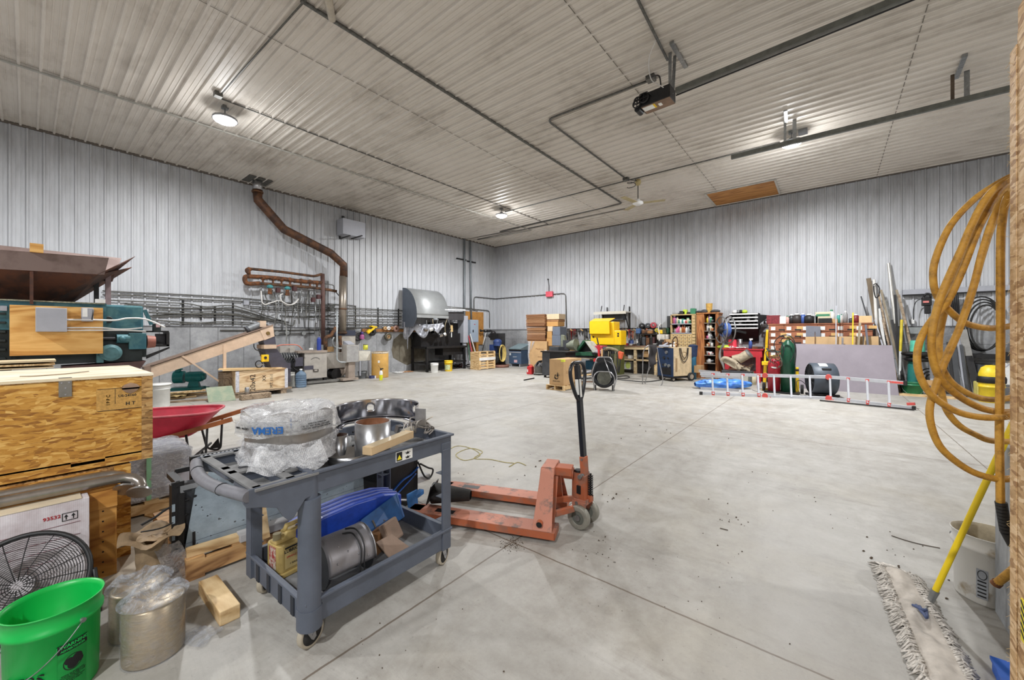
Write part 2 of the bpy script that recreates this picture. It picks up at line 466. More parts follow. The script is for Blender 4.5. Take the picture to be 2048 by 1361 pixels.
def m_osb(name,seed=0,rot=(0,0,0),tone=((142,92,34),(184,130,50),(200,148,66),(222,178,100))):
 t=NT(name)
 w=t.n('ShaderNodeTexNoise',{'Vector':t.tc,'Scale':5.0,'Detail':2}).outputs['Color']
 base=t.n('ShaderNodeMixRGB',{'Fac':.05,'Color1':t.tc,'Color2':w}).outputs[0]
 f=None;hh=None
 for k,(sc,ang) in enumerate((((11,48,48),R(8)),((14,60,60),R(-34)),((12,52,52),R(28)),((18,90,60),R(62)),((16,80,80),R(-8)))):
  mp=t.n('ShaderNodeMapping',{'Vector':base,'Scale':sc,'Rotation':(ang if rot[0] else 0,ang if rot[1] else 0,ang if rot[2] else 0),'Location':(seed+k*3.1,k,k*2)}).outputs[0]
  if rot[0]:mp=t.n('ShaderNodeMapping',{'Vector':base,'Scale':(sc[1],sc[0],sc[2]),'Rotation':(ang,0,0),'Location':(k,seed+k*3.1,k*2)}).outputs[0]
  v=t.n('ShaderNodeTexVoronoi',{'Vector':mp,'Scale':1.0,'Randomness':1.0})
  cc=t.xyz(v.outputs['Color']);c=cc[1]
  if f is None:f=c
  else:
   mk=t.math('GREATER_THAN',cc[0],.58);f=t.math('ADD',t.math('MULTIPLY',f,t.math('SUBTRACT',1.0,mk)),t.math('MULTIPLY',c,mk))
 g=t.noise(60,t.map((.3,1,1) if not rot[0] else(1,.3,1)),3,.6)
 f=t.math('ADD',t.math('MULTIPLY',f,.8),t.math('MULTIPLY',t.math('SUBTRACT',g,.4),.6),True)
 col=t.ramp(f,[(.08,tone[0]),(.3,tone[1]),(.6,tone[2]),(.9,tone[3])])
 return t.out(col,.75,bump=f,bs=.25)
def m_plywood(name,c1=(196,152,92),c2=(222,184,126),c3=(160,112,58),axis='Y',scale=1.0,knots=True):
 t=NT(name)
 sc={'Y':(1,.18,1),'X':(.18,1,1),'Z':(1,1,.18)}[axis]
 n1=t.noise(3.2*scale,t.map(sc),3,.5,1.2)
 w=t.math('PINGPONG',t.math('MULTIPLY',n1,9.0),.5)
 g=t.noise(46*scale,t.map(sc),3,.6)
 f=t.math('ADD',t.math('MULTIPLY',w,1.1),t.math('MULTIPLY',g,.45),True)
 col=t.ramp(f,[(.2,c3),(.42,c1),(.8,c2)])
 return t.out(col,.65,bump=g,bs=.1)
def m_bubble(name,a=.46):
 t=NT(name)
 v=t.n('ShaderNodeTexVoronoi',{'Vector':t.tc,'Scale':150.0,'Randomness':.3}).outputs['Distance']
 n=t.noise(14,None,5,.75,1.0)
 h=t.math('ADD',t.math('MULTIPLY',v,-1.6),t.math('MULTIPLY',n,.7))
 t.out(t.ramp(n,[(.3,(222,224,228)),(.7,(250,250,252))]),.1,bump=h,bs=.8,bd=.006)
 al=t.n('ShaderNodeMapRange',{'Value':n,'From Min':.35,'From Max':.68,'To Min':a*.55,'To Max':min(1,a*1.7)}).outputs[0]
 t.t.links.new(al,t.b.inputs['Alpha']);t.b.inputs['Specular IOR Level'].default_value=.9
 return t.m
def m_film(name,a=.35,rgb=(225,230,240)):
 t=NT(name);n=t.noise(9,t.map((1,1,1.6)),8,.8,3.0)
 t.out(t.ramp(n,[(.3,(180,184,194)),(.7,rgb)]),.1,bump=n,bs=.9,bd=.02)
 al=t.n('ShaderNodeMapRange',{'Value':n,'From Min':.4,'From Max':.66,'To Min':a*.35,'To Max':min(1,a*2)}).outputs[0]
 t.t.links.new(al,t.b.inputs['Alpha']);return t.m
mBlk=mat('black_plastic',(28,28,30),.5,0,.1)
mBlkM=mat('black_metal',(34,33,34),.5,.3,.2,9)
mDG=mat('dark_grey',(62,64,68),.6,0,.15)
mWht=mat('white_paint',(226,226,224),.5,0,.06)
mGalv=mat('galvanised',(150,152,152),.42,.75,.14,16)
mGalvD=mat('weathered_conduit',(104,103,98),.5,.5,.22,20)
mSteel=mat('brushed_steel',(176,176,178),.3,.9,.12,12)
mPol=mat('polished_steel',(205,205,210),.13,1.0,.06,3)
mRust=mat('rust',(122,76,44),.85,.1,.2,11,.4,rgb2=(70,48,36))
mRustP=mat('rusty_pipe',(112,76,50),.8,.2,.2,8,.2,rgb2=(62,50,42))
mCard=mat('cardboard',(188,152,108),.85,0,.06,5)
mCardD=mat('brown_cardboard',(150,108,70),.85,0,.12,8)
mPine=m_plywood('pine',(206,172,122),(226,198,152),(172,132,84),'Y')
mPineX=m_plywood('pine_lengthwise',(200,166,118),(224,196,150),(166,128,82),'X')
mOldW=m_plywood('weathered_wood',(142,122,100),(168,148,124),(104,86,68),'X')
mRub=mat('rubber',(38,37,36),.8,0,.15,14)
mYel=mat('yellow_paint',(238,196,26),.5,0,.08)
mRed=mat('red_paint',(196,40,44),.45,0,.1)
mBlu=mat('blue_plastic',(32,70,176),.4,0,.12,18)
mTeal=mat('teal_paint',(46,112,112),.5,0,.2,8)
mGrn=mat('green_paint',(30,86,56),.45,0,.15)
mInk=mat('black_ink',(22,22,24),.7,0,0)
mInkR=mat('red_ink',(170,40,48),.7,0,0)
mInkB=mat('blue_ink',(26,92,160),.6,0,0)
mPaper=mat('paper_label',(232,232,228),.7,0,.04)
mBub=m_bubble('bubble_wrap');mFilm=m_film('stretch_film')
# ================= grey utility cart =================
mCart=mat('cart_grey',(86,92,104),.55,0,.1,5,.05,detail=6)
mCartT=mat('dusty_cart_top',(122,122,122),.75,0,.12,9)
CA=R(91.43);CC=Vector((-2.21,1.268,0))+Matrix.Rotation(CA,3,'Z')@Vector((-.018,.038,0))
ct=thing('utility_cart','grey two-shelf plastic service cart loaded with steel rings and bubble wrap','cart',CC,CA);ct.scale=(1.04,1.125,1)
def tray(z0,z1,x0,x1,y0,y1,zf,mt):
 mb=MB();w=.012
 mb.bb((x0,y0,z0),(x1,y0+w,z1));mb.bb((x0,y1-w,z0),(x1,y1,z1))
 mb.bb((x0,y0,z0),(x0+w,y1,z1));mb.bb((x1-w,y0,z0),(x1,y1,z1))
 for a,b in(((x0-.012,y0-.014),(x1+.012,y0+.004)),((x0-.012,y1-.004),(x1+.012,y1+.014)),((x0-.014,y0,),(x0+.004,y1)),((x1-.004,y0),(x1+.014,y1))):
  mb.bb((*a,z1-.014),(*b,z1))
 mb.bb((x0+w,y0+w,zf),(x1-w,y1-w,zf+.012),mt)
 return mb
tray(.745,.85,-.40,.455,-.31,.31,.765,mCartT).build('upper_tray',mCart,ct,bev=.003)
mb=tray(.125,.25,-.425,.44,-.31,.31,.145,mCartT)
for k in range(4):mb.bb((-.432,-.2+k*.125,.13),(-.424,-.17+k*.125,.235),mat('cart_slot',(40,44,52),.7))
mb.build('lower_tray',mCart,ct,bev=.003)
mb=MB()
X0,X1=-.66,-.385
def ledge(a,b,z=.846):mb.bb((a[0]-.010,a[1]-.010,z-.012),(b[0]+.010,b[1]+.010,z),mCartT)
def wallx(x,ya,yb,d):mb.bb((x-.004,ya,.846-d),(x+.004,yb,.845))
def wally(y,xa,xb,d):mb.bb((xa,y-.004,.846-d),(xb,y+.004,.845))
for y in(-.305,-.04,.04,.3):ledge((X0,y-.012),(X1,y+.012))
for x in(-.655,-.5,-.392):ledge((x-.012,-.305),(x+.012,.3))
for(xa,xb,ya,yb) in((-.645,-.51,-.293,-.05),(-.645,-.51,.05,.29),(-.49,-.4,.05,.29),(-.49,-.4,-.12,-.05),(-.49,-.4,-.293,-.2)):
 d=.06;wallx(xa,ya,yb,d);wallx(xb,ya,yb,d);wally(ya,xa,xb,d);wally(yb,xa,xb,d);mb.bb((xa,ya,.85-d-.01),(xb,yb,.85-d),mCartT)
ledge((-.49,-.2),(-.4,-.12));ledge((-.64,-.04),(-.51,.04),.844)
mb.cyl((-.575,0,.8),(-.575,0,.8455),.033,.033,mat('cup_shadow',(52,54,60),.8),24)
for sy in(-1,1):
 poly=[(-.69,.848),(-.39,.848),(-.39,.745),(-.44,.735),(-.47,.70),(-.495,.668),(-.52,.664),(-.545,.69),(-.57,.735),(-.64,.76),(-.70,.775),(-.715,.80),(-.71,.835)]
 mb.prism([(a,b) for a,b in poly],sy*.312-.006,sy*.312+.006,None,'XZ')
mb.build('organiser',mCart,ct,(-.052,0,0),bev=.002).scale.x=.87
mb=MB();n=16
hp=[(-.70-.055*math.sin(PI*i/n),-.318+.636*i/n,.822) for i in range(n+1)]
mb.tube(hp,.026,None,12,ry=.024)
for q in(4,12):
 p=Vector(hp[q]);mb.tube([Vector(hp[q])+Vector((0,-.002,0)),Vector(hp[q])+Vector((0,.002,0))],.0275,mat('groove',(48,50,54),.8),12)
mb.build('handle',mat('handle_grey',(112,112,118),.6,0,.08,20),ct,(.046,0,0))
mb=MB();mb.tube(arc((-.31,.3,.8),.001,0,1,1),.001)
for(sx,sy) in((-1,-1),(1,-1),(-1,1),(1,1)):
 mb=MB();x,y=sx*.395-.005+(.02 if sx>0 else 0),sy*.285
 if(sx,sy)==(-1,-1):
  mb.cyl((x,y,.125),(x,y,.725),.05,.047,None,20);mb.cyl((x,y,.115),(x,y,.21),.054,.053,None,20);mb.cyl((x,y,.72),(x,y,.84),.034,.034,None,16)
 else:
  ox=.03*sx;oy=.026*sy
  mb.bb((x-.032,y+oy,.12),(x+.032,y+oy+.008*sy,.76));mb.bb((x+ox,y-.03,.12),(x+ox+.008*sx,y+.03,.76))
  mb.bb((x-.032,y-.03,.12),(x-.024 if sx>0 else x+.02,y-.02,.76))
  for z in(.3,.45,.6):mb.bb((x-.03,y-.026,z),(x+.03,y+.03,z+.005))
  mb.bb((x-.036,y-.03,.74),(x+.036,y+.034,.80))
 mb.build('post',mCart,ct,bev=.003)
for i,(x,y,a) in enumerate(((-.405,-.27,R(14)),(.41,-.27,R(20)),(-.37,.27,R(40)),(.40,.27,R(10)))):
 Tm=Matrix.Translation((x,y,0))@Matrix.Rotation(a,4,'Z')
 c=MB();c.T=Tm
 c.bb((-.03,-.03,.112),(.03,.03,.12));c.cyl((0,0,.1),(0,0,.113),.022)
 for s in(-1,1):c.prism([(-.022,.104),(.024,.104),(.034,.045),(.02,.034),(.008,.045)],s*.02-.0015,s*.02+.0015,None,'XZ')
 ca=c.build('caster',mSteel,ct)
 w=MB();w.T=Tm;w.lathe([(.0,-.014),(.05,-.014),(.05,.014),(0,.014)],(.02,0,.0635),mRub,24,'Y');w.lathe([(.05,-.013),(.0605,-.015),(.0635,-.009),(.0635,.009),(.0605,.015),(.05,.013)],(.02,0,.0635),mat('cream_tyre',(176,166,148),.6,0,.1),28,'Y')
 w.cyl((.02,-.024,.0635),(.02,.024,.0635),.008,m=mSteel);w.build('wheel',mRub,ca)
mb=MB();mb.bb((.045,-.3125,.772),(.155,-.3105,.828));lb=mb.build('warning_label',mPaper,ct);lb['label']='white and yellow warning sticker'
mb=MB();mb.bb((.049,-.3135,.776),(.085,-.312,.824),mInk);mb.prism([(.053,.783),(.081,.783),(.067,.81)],-.3145,-.3134,mat('sticker_yellow',(232,214,40),.6,var=0),'XZ')
for zz,s in((.815,-1),(.79,1)):
 mb.bb((.105,-.3138,zz-.005),(.14,-.312,zz-.002),mInk);mb.prism([(.11,zz-.012),(.135,zz-.012),(.1225,zz+.004)],-.3137,-.312,mInk,'XZ')
mb.build('sticker_symbols',mInk,lb)
CT=Matrix.Translation((-2.215,1.264,0))@Matrix.Rotation(CA,4,'Z')
def onc(x,y,z):return CT@Vector((x,y,z))
def crumple(t,z):return .03*noise.noise(Vector((math.cos(t)*2.2,math.sin(t)*2.2,z*9)))*3
t=thing('bubble_wrapped_roll','large steel drum part wrapped in clear bubble film on the cart end','wrapped parcel',onc(-.38,.03,.851),R(39))
mb=MB();mb.cyl((0,0,0),(0,0,.22),.205,.205,None,36);mb.build('steel_core',mat('core_steel',(150,146,142),.4,.6,.1),t)
mb=MB()
def wrap(r0,r1,z0,z1,amp,sd,nu=64,nv=14,m=None,top=True):
 def fn(u,v):
  a=2*PI*u;z=z0+(z1-z0)*v
  q=noise.noise(Vector((math.cos(a)*2.3+sd,math.sin(a)*2.3,z*12)))+.5*noise.noise(Vector((math.cos(a)*6+sd,math.sin(a)*6,z*26)))
  r=r0+(r1-r0)*v+amp*q
  return Vector((r*math.cos(a),r*math.sin(a),z+.35*amp*math.sin(a*3+sd)))
 mb.grid(fn,nu,nv,m,True)
wrap(.225,.215,.0,.115,.022,1.0);wrap(.215,.235,.09,.10,.01,2.0,nv=3);wrap(.235,.222,.155,.255,.026,4.0)
def topf(u,v):
 a=2*PI*u;r=.222*(1-v)+.10*v
 return Vector((r*math.cos(a),r*math.sin(a),.255+.022*math.sin(v*PI)+.03*noise.noise(Vector((r*16,a*2,3)))-.05*v*v))
mb.grid(topf,56,8,None,True)
def bag(u,v):
 a=2*PI*u;b=PI*v
 r=.07*(1+.35*noise.noise(Vector((math.cos(a)*2,math.sin(a)*2,b*2))))
 return Vector((-.235,.10,.11))+Vector((r*.8*math.cos(a)*math.sin(b),r*math.sin(a)*math.sin(b),-r*1.6*math.cos(b)))
mb.grid(bag,20,12,None,True)
def flap(u,v):
 a=-1.75+1.3*u;r=.232+.05*v*(1+.4*math.sin(9*u))
 return Vector((r*math.cos(a),r*math.sin(a),.10-.10*v+.015*math.sin(u*14)))
mb.grid(flap,22,8)
bw=mb.build('bubble_wrap',mBub,t)
mb=MB()
def bandf(u,v):
 a=-2.3+2.1*u;return Vector((.249*math.cos(a),.249*math.sin(a),.165+.062*v+.006*math.sin(7*u)))
mb.grid(bandf,40,4);tp=mb.build('printed_tape',m_film('tape_film',.8,(232,232,228)),t)
def cylfn(r,a0,z0,flip=1):
 return lambda x,y,z:Vector(((r+z+.003)*math.cos(a0+flip*x/r),(r+z+.003)*math.sin(a0+flip*x/r),z0+flip*y))
text_part('EREMA',.046,'printed_name',mInkB,tp,cylfn(.252,-1.45,.192,-1),bold=.0012)
text_part('EREMA  GmbH',.014,'printed_line',mInk,tp,cylfn(.252,-1.98,.198,-1))
text_part('PLASTIC RECYCLING SYSTEMS\nFEED-OUT PIECE   No. 24 18\nMATERIAL NUMBER',.011,'printed_line',mInk,tp,cylfn(.252,-.58,.196,-1))
text_part('No. 0815',.012,'printed_line',mInkB,tp,lambda x,y,z:Vector((.254*math.cos(-.98+y/.24),.254*math.sin(-1.35+y/.24),.225-x)))
mb=MB();mb.ball((0,0,0),.03,None,14,(1,.6,.5))
mb.grid(lambda u,v:Vector((.025+.03*u,.03*(v-.5),.01*math.sin(6*u))),6,4)
solo('crumpled_film',mb,mBub,'small twist of crumpled plastic film on the cart organiser rim','film',onc(-.52,-.01,.863),R(20))
t=thing('heater_band','polished steel half ring band with round holes at the back of the cart tray','metal ring',onc(.20,.107,.815),R(41))
mb=MB();Rr=.262
holes=[(R(118),.15),(R(38),.15)]
seg=96;nv=12;zb,zt=.075,.21
def inside(a,z):
 for ha,hz in holes:
  if((a-ha)*Rr/.027)**2+((z-hz)/.024)**2<1:return True
 return False
mb._a([Vector((Rr*math.cos(R(-12)+R(200)*i/seg),Rr*math.sin(R(-12)+R(200)*i/seg),zb+(zt-zb)*j/nv)) for i in range(seg+1) for j in range(nv+1)])
for i in range(seg):
 for j in range(nv):
  a0=R(-12)+R(200)*i/seg;a1=R(-12)+R(200)*(i+1)/seg;z0=zb+(zt-zb)*j/nv;z1=zb+(zt-zb)*(j+1)/nv
  if inside((a0+a1)/2,(z0+z1)/2):continue
  k=i*(nv+1)+j;mb._f((k,k+nv+1,k+nv+2,k+1),None,True)
o=mb.build('band',mPol,t,solid=.003)
for ha,hz in holes:
 mb=MB();c=Vector((Rr*math.cos(ha),Rr*math.sin(ha),hz));tn=Vector((-math.sin(ha),math.cos(ha),0));
 mb.tube([c+tn*(.028*math.cos(q*PI/10))+Vector((0,0,.025*math.sin(q*PI/10))) for q in range(20)],.0028,None,6,True);mb.build('hole_rim',mSteel,t)
mb=MB();a=R(-12);d=Vector((math.cos(a),math.sin(a),0));mb.bar(d*.262+Vector((0,0,.14)),d*.335+Vector((0,0,.14)),.004,.11);mb.build('end_flange',mSteel,t)
mb=MB()
def lowring(u,v):a=R(-25)+R(235)*u;r=.262-.045*v;return Vector((r*math.cos(a),r*math.sin(a),.075))
mb.grid(lowring,64,2);mb.build('inner_ledge',mPol,t,solid=.004)
t=thing('heater_band','rusty-lined open steel cylinder with a bolted seam on the cart','metal cylinder',onc(.012,-.125,.778),0)
mb=MB();mb.lathe([(.1,0),(.1,.205),(.094,.205),(.094,.003),(.1,0)],seg=44,mats=[None,None,mat('rusty_lining',(112,68,38),.6,.3,.2,12),None]);mb.build('shell',mSteel,t)
mb=MB();mb.bb((-.105,-.006,.0),(-.099,.006,.2),mBlkM)
for z in(.06,.14):mb.cyl((-.115,-.014,z),(-.115,.014,z),.005,m=mBlkM)
o=mb.build('clamp_seam',mBlkM,t,rot=(0,0,R(35)))
t=thing('steel_collar','small dark-lined steel collar standing beside the bubble wrap on the cart','metal ring',onc(-.10,.05,.778),0)
mb=MB();mb.lathe([(.05,0),(.05,.12),(.046,.12),(.046,.002)],seg=28,mats=[None,None,mat('dark_lining',(70,48,40),.6,.3)]);mb.build('shell',mSteel,t)
mb=MB();mb.lathe([(.0,.0),(.11,0),(.12,.05),(.116,.05),(.106,.006),(0,.006)],seg=36)
solo('steel_dish',mb,mSteel,'shallow steel dish in the cart tray between bubble wrap and long carton','dish',onc(-.12,-.10,.778))
o=MB();o.bb((-.19,-.03,0),(.19,.03,.042));o.bb((-.17,-.031,.0415),(.17,.0305,.0428),mat('tape_clear',(216,196,162),.3))
solo('long_carton',o,mat('pale_carton',(206,178,138),.8,0,.05),'long narrow cardboard carton lying across the cart tray rim','box',onc(.045,-.245,.852),R(17)+CA,bev=.002)
t=thing('clamp_bracket','bright folded steel bracket plates on the right end of the cart tray','bracket',onc(.37,-.04,.85),CA+R(-25))
mb=MB();mb.box((0,0,.03),(.13,.05,.004),None,(.3,.2,0));mb.box((.02,-.05,.02),(.09,.03,.003),None,(-.3,0,.2));mb.build('plate',mPol,t)
mb=MB();mb.bb((-.1,-.09,.0),(.0,-.06,.03));mb.box((-.09,.02,.01),(.04,.03,.05),None,(.3,.1,.5));mb.build('block',mSteel,t)
t=thing('heater_cable','tangle of grey braided heater cables at the right end of the cart tray','cable',onc(.33,-.14,.845),CA)
mb=MB()
for k in range(6):
 r=random.Random(k)
 mb.tube(spline([(-.12+.02*k,r.uniform(-.05,.05),.02),(-.04,r.uniform(-.06,.06),.05+.01*k),(.05,r.uniform(-.05,.06),.03+.012*k),(.10,r.uniform(-.05,.05),.02),(.04,r.uniform(-.07,0),.0)],6),.005,None,6)
mb.build('leads',mat('braid',(158,152,146),.45,.5,.2,60),t)
mb=MB();mb.cyl((-.11,0,.03),(-.03,.02,.035),.022,.02,None,14);mb.build('ceramic_end',mat('ceramic',(196,188,172),.5),t)
mb=MB();mb.bar((0,0,.0),(.01,-.09,.05),.014,.003);mb.bar((.0,0,0),(-.03,.03,.03),.014,.003)
solo('paint_stick',mb,mat('pale_strip',(226,214,192),.7),'thin pale wooden strip on top of the cables on the cart','stick',onc(.40,-.10,.90),CA)
t=thing('wrapped_fitting','white plastic-wrapped fittings lying in the middle of the cart tray','fitting',onc(.0,.16,.80),0)
mb=MB();mb.ball((0,0,.03),.035,None,14,(1.2,.8,.9));mb.ball((.06,-.05,.02),.03,None,14,(1.4,.8,.8));mb.cyl((-.03,.05,.02),(.04,.08,.03),.02);mb.build('bags',mBub,t)
mb=MB();mb.cyl((-.01,0,.03),(.03,.01,.03),.02);mb.build('inner_part',mWht,t)
mb=MB();mb.bar((-.13,0,.0),(.13,.02,.035),.02,.005)
solo('steel_strap',mb,mDG,'flat dark steel strap leaning between ring and bubble wrap on the cart','strap',onc(-.02,.07,.93),R(33))
def oncart(name,label,cat,x,y,z,rz=0,rot=None):return thing(name,label,cat,onc(x,y,z),CA+rz,rot=rot)
t=oncart('oil_jug','dusty yellow spindle-oil jug with red label on the cart lower shelf','jug',-.32,.20,.158,R(6));t.scale=(1.15,1.1,1.15)
mY=mat('dusty_jug',(176,152,92),.55,0,.16,10)
mb=MB();mb.prism([(-.075,-.05),(-.06,-.065),(.06,-.065),(.075,-.05),(.075,.05),(.06,.065),(-.06,.065),(-.075,.05)],.02,.15,None,'XY')
mb.prism([(-.085,-.06),(-.07,-.075),(.07,-.075),(.085,-.06),(.085,.06),(.07,.075),(-.07,.075),(-.085,.06)],0,.022,None,'XY')
mb.prism([(-.075,.15),(-.075,.165),(-.04,.17),(-.02,.195),(.05,.195),(.075,.165),(.075,.15)],-.03,.03,None,'XZ');mb.build('body',mY,t,bev=.005)
mb=MB();mb.tube([(-.02,0,.19),(-.01,0,.215),(.05,0,.215),(.07,0,.18)],.012,None,8);mb.build('grip',mY,t)
mb=MB();mb.cyl((-.055,0,.165),(-.055,0,.195),.018,.018,None,16);mb.build('cap',mat('dusty_cap',(150,138,104),.7),t)
mb=MB();mb.bb((-.0765,-.03,.035),(-.0755,.03,.14));a=mb.build('side_label',mat('label_red',(150,52,48),.6,0,.3,60,rgb2=(190,180,165)),t);a['label']='red and white picture label'
mb=MB();mb.bb((-.05,-.0665,.13),(.05,-.0655,.138),mInk);mb.bb((-.05,-.0668,.035),(.05,-.0658,.125),mat('label_tan',(190,168,112),.6,0,.1));mb.build('front_label',mY,t)
text_part('LUBRICANT',.02,'lettering',mInk,t,lambda x,y,z:Vector((x,-.067-z,.118+y)),bold=.0006)
text_part('SPINDLE & WAY',.012,'lettering',mInkR,t,lambda x,y,z:Vector((x,-.067-z,.09+y)))
text_part('1 GALLON',.012,'lettering',mInk,t,lambda x,y,z:Vector((x,-.067-z,.055+y)))
t=oncart('plastic_bin','bright blue curved plastic bin hood at the back of the cart lower shelf','bin',.04,.19,.158,R(-3));t.scale=(1,1,.84)
mb=MB()
def hood(u,v):
 x=-.34+.68*u;a=PI*v
 h=.30+.05*math.sin(PI*u)
 return Vector((x,-.09+.18*v,.02))+Vector((0,0,(h)*min(1,math.sin(a)*2.2)))
mb.prism([(-.33,.03),(-.33,.26),(-.2,.305),(0,.325),(.2,.315),(.33,.275),(.33,.10)],-.1,.1,None,'XZ');mb.build('shell',mBlu,t,bev=.01)
mb=MB()
for k in range(3):mb.tube([(-.32,-.05+.05*k,.268),(-.2,-.05+.05*k,.312),(0,-.05+.05*k,.332),(.2,-.05+.05*k,.322),(.32,-.05+.05*k,.284)],.004,None,6)
mb.build('ridge',mat('pale_blue_ridge',(126,134,186),.6),t)  # ridges along the top, paler than the blue shell
t=oncart('plastic_tray','blue notched plastic tray leaning on the blue hood on the cart','tray',.17,.03,.16,R(8))
mb=MB();mb.slab((-.19,-.03,.05),(.14,-.05,.10),(.15,.03,.24),(-.12,.05,.17),.01);mb.slab((.14,-.05,.1),(.16,-.04,.1),(.17,.04,.24),(.15,.03,.24),.01);mb.build('panel',mat('blue_tray',(30,88,150),.45,0,.2,8),t,bev=.003)
mb=MB()
for k in range(3):mb.box((-.06+k*.07,-.005,.135+.012*k),(.012,.05,.012),mDk,(0.9,0,0))
mb.build('notch_rib',mat('blue_deep',(16,48,110),.5),t)
t=oncart('heater_cover','grey curved sheet-metal cover with screws and loose wires on the cart shelf','metal cover',-.19,-.13,.158,R(-2));t.scale=(.64,1.0,1.0)
mb=MB()
def cov(u,v):
 a=R(-10)+R(200)*v;r=.125;return Vector((-.19+.40*u,-r*math.cos(a),.125+r*math.sin(a)*1.0))
mb.grid(cov,12,26);mb.build('shell',mat('cover_grey',(140,138,142),.42,.4,.08),t,solid=.004)
for x in(-.188,.20):mb=MB();mb.cyl((x,0,.125),(x+.008,0,.125),.12,.12,None,30);mb.build('end_plate',mDG,t)
mb=MB();mb.tube(arc((.214,0,.12),.128,R(-5),R(185),22,(0,-1,0)),.007,None,8);mb.build('end_hoop',mSteel,t)
mb=MB()
for x,a in((-.12,15),(-.02,32),(.06,18),(.12,60),(.14,5),(-.08,50)):mb.ball((x,-.127*math.cos(R(a)),.125+.127*math.sin(R(a))),.006,None,8)
mb.build('screw',mPol,t)
mb=MB()
mb.tube(spline([(.0,-.02,.25),(.06,-.06,.25),(.08,-.12,.19),(.06,-.14,.10),(.03,-.14,.03)],6),.005,None,6)
mb.tube(spline([(.04,-.0,.262),(.10,-.05,.26),(.11,-.12,.2),(.09,-.145,.1),(.10,-.15,.02)],6),.005,None,6);mb.build('wire',mBlk,t)
t=oncart('brown_carton','crushed brown square carton tilted on the cart lower shelf','box',.17,-.08,.158,R(24))
mb=MB();mb.box((0,0,.10),(.15,.13,.05),None,(R(60),R(5),0));mb.build('shell',mat('brown_box',(136,114,98),.8,0,.1,6),t,bev=.012)
mb=MB();mb.bb((-.1,.03,0),(.05,.09,.12));mb.build('stand',mCardD,t)
t=oncart('brown_cover','small brown sheet-metal cover lying low on the cart shelf','metal cover',.10,-.20,.158,R(12))
mb=MB();mb.slab((-.08,-.08,.03),(.09,-.08,.02),(.06,.07,.10),(-.08,.06,.12),.006);mb.slab((-.08,-.08,0),(.09,-.08,0),(.09,-.08,.03),(-.08,-.08,.03),.004);mb.build('panel',mat('brown_box',(136,114,98)),t)
mb=MB();mb.bb((-.20,-.045,0),(.20,.045,.075))
solo('timber_block',mb,mPineX,'short sawn timber block on the floor left of the cart caster','wood block',F(437,1212),0,bev=.004)
# ================= orange pallet jack =================
mOr=mat('worn_orange',(176,96,62),.55,.1,.2,7,.1,rgb2=(150,100,80),thr=(.5,.62))
mOrT=mat('scuffed_orange',(184,122,100),.6,.1,.2,9,.1,rgb2=(118,96,88),thr=(.52,.64))
J=thing('pallet_jack','worn orange hand pallet jack with black loop handle','pallet jack',(-1.516,2.35,0),R(21.5))
for y0 in(0,.52):
 mb=MB();Lf=1.2
 mb.prism([(0,y0),(0,y0+.16),(-Lf+.1,y0+.16),(-Lf,y0+.12),(-Lf,y0+.04),(-Lf+.1,y0)],.076,.082,mOrT,'XY')
 for yy in(y0,y0+.154):mb.bb((-Lf+.1,yy,.028),(0,yy+.006,.078))
 mb.prism([(-Lf,.082),(-Lf,.05),(-Lf+.1,.028),(-Lf+.1,.082)],y0+.03,y0+.13,None,'XZ')
 mb.bb((-.006,y0,.028),(0,y0+.16,.078))
 mb.bb((-Lf+.22,y0+.05,.0822),(-Lf+.38,y0+.11,.0828),mBlkM)
 fk=mb.build('fork',mOr,J,bev=.003)
 mb=MB();mb.cyl((-Lf+.28,y0+.04,.037),(-Lf+.28,y0+.12,.037),.037,.037,None,18);mb.build('load_roller',mat('nylon_roller',(176,170,156),.6),fk)
mb=MB()
for s in(0,1):
 q=lambda y:y if s==0 else .68-y
 A=[(q(.0),.082),(q(.235),.455),(q(.34),.455),(q(.34),.40),(q(.30),.38),(q(.15),.082)]
 if s==0:A=A
 mb.prism(A if s==0 else A[::-1],-.155,-.15,mOr,'YZ')
 mb.slab((-.165,q(.0),.08),(-.02,q(.0),.08),(-.05,q(.235),.455),(-.15,q(.235),.455),.006 if s==0 else-.006,mOrT)
 mb.prism([(q(.14),.082),(q(.16),.082),(q(.30),.38),(q(.285),.385)][::(1 if s==0 else-1)],-.15,-.03,mOr,'YZ')
mb.bb((-.15,.235,.40),(-.05,.445,.462),mOrT)
mb.bb((-.06,.285,.39),(.075,.395,.452),mOr)
mb.cyl((.0,.34,.40),(.085,.34,.40),.045,.045,mOr,16)
mb.cyl((-.11,-.012,.13),(-.11,.02,.135),.022,.022,mOr,14,mc=mBlkM)
mb.build('mast_frame',mOr,J,bev=.003)
mb=MB()
for y in(.19,.49):mb.bar((-.12,y,.10),(.10,y+(.05 if y<.3 else-.05),.17),.03,.045)
mb.build('lift_link',mOr,J,bev=.004)
hd=MB()
hd.T=Matrix.Translation((.16,.35,0))@Matrix.Rotation(R(-21.5),4,'Z')
hd.cyl((-.045,0,.22),(-.045,0,.41),.052,.05,None,22)
hd.cyl((-.045,0,.405),(-.045,0,.425),.035,.03,mBlkM,18)
hd.bb((-.03,-.045,.2),(.035,.045,.40));hd.bb((-.035,-.03,.255),(-.0,-.052,.32),mBlkM)
hd.bb((-.06,-.05,.175),(.045,.05,.215),mOrT)
hd.prism([(-.07,.10),(.01,.10),(.05,.17),(.05,.2),(-.07,.2)],-.06,-.05,mOrT,'XZ');hd.prism([(-.07,.10),(.01,.10),(.05,.17),(.05,.2),(-.07,.2)],.05,.06,mOrT,'XZ')
hd.cyl((0,-.07,.395),(0,.07,.395),.016,.016,mGalv,12);hd.cyl((-.03,-.062,.185),(-.03,.062,.185),.014,.014,mGalv,12)
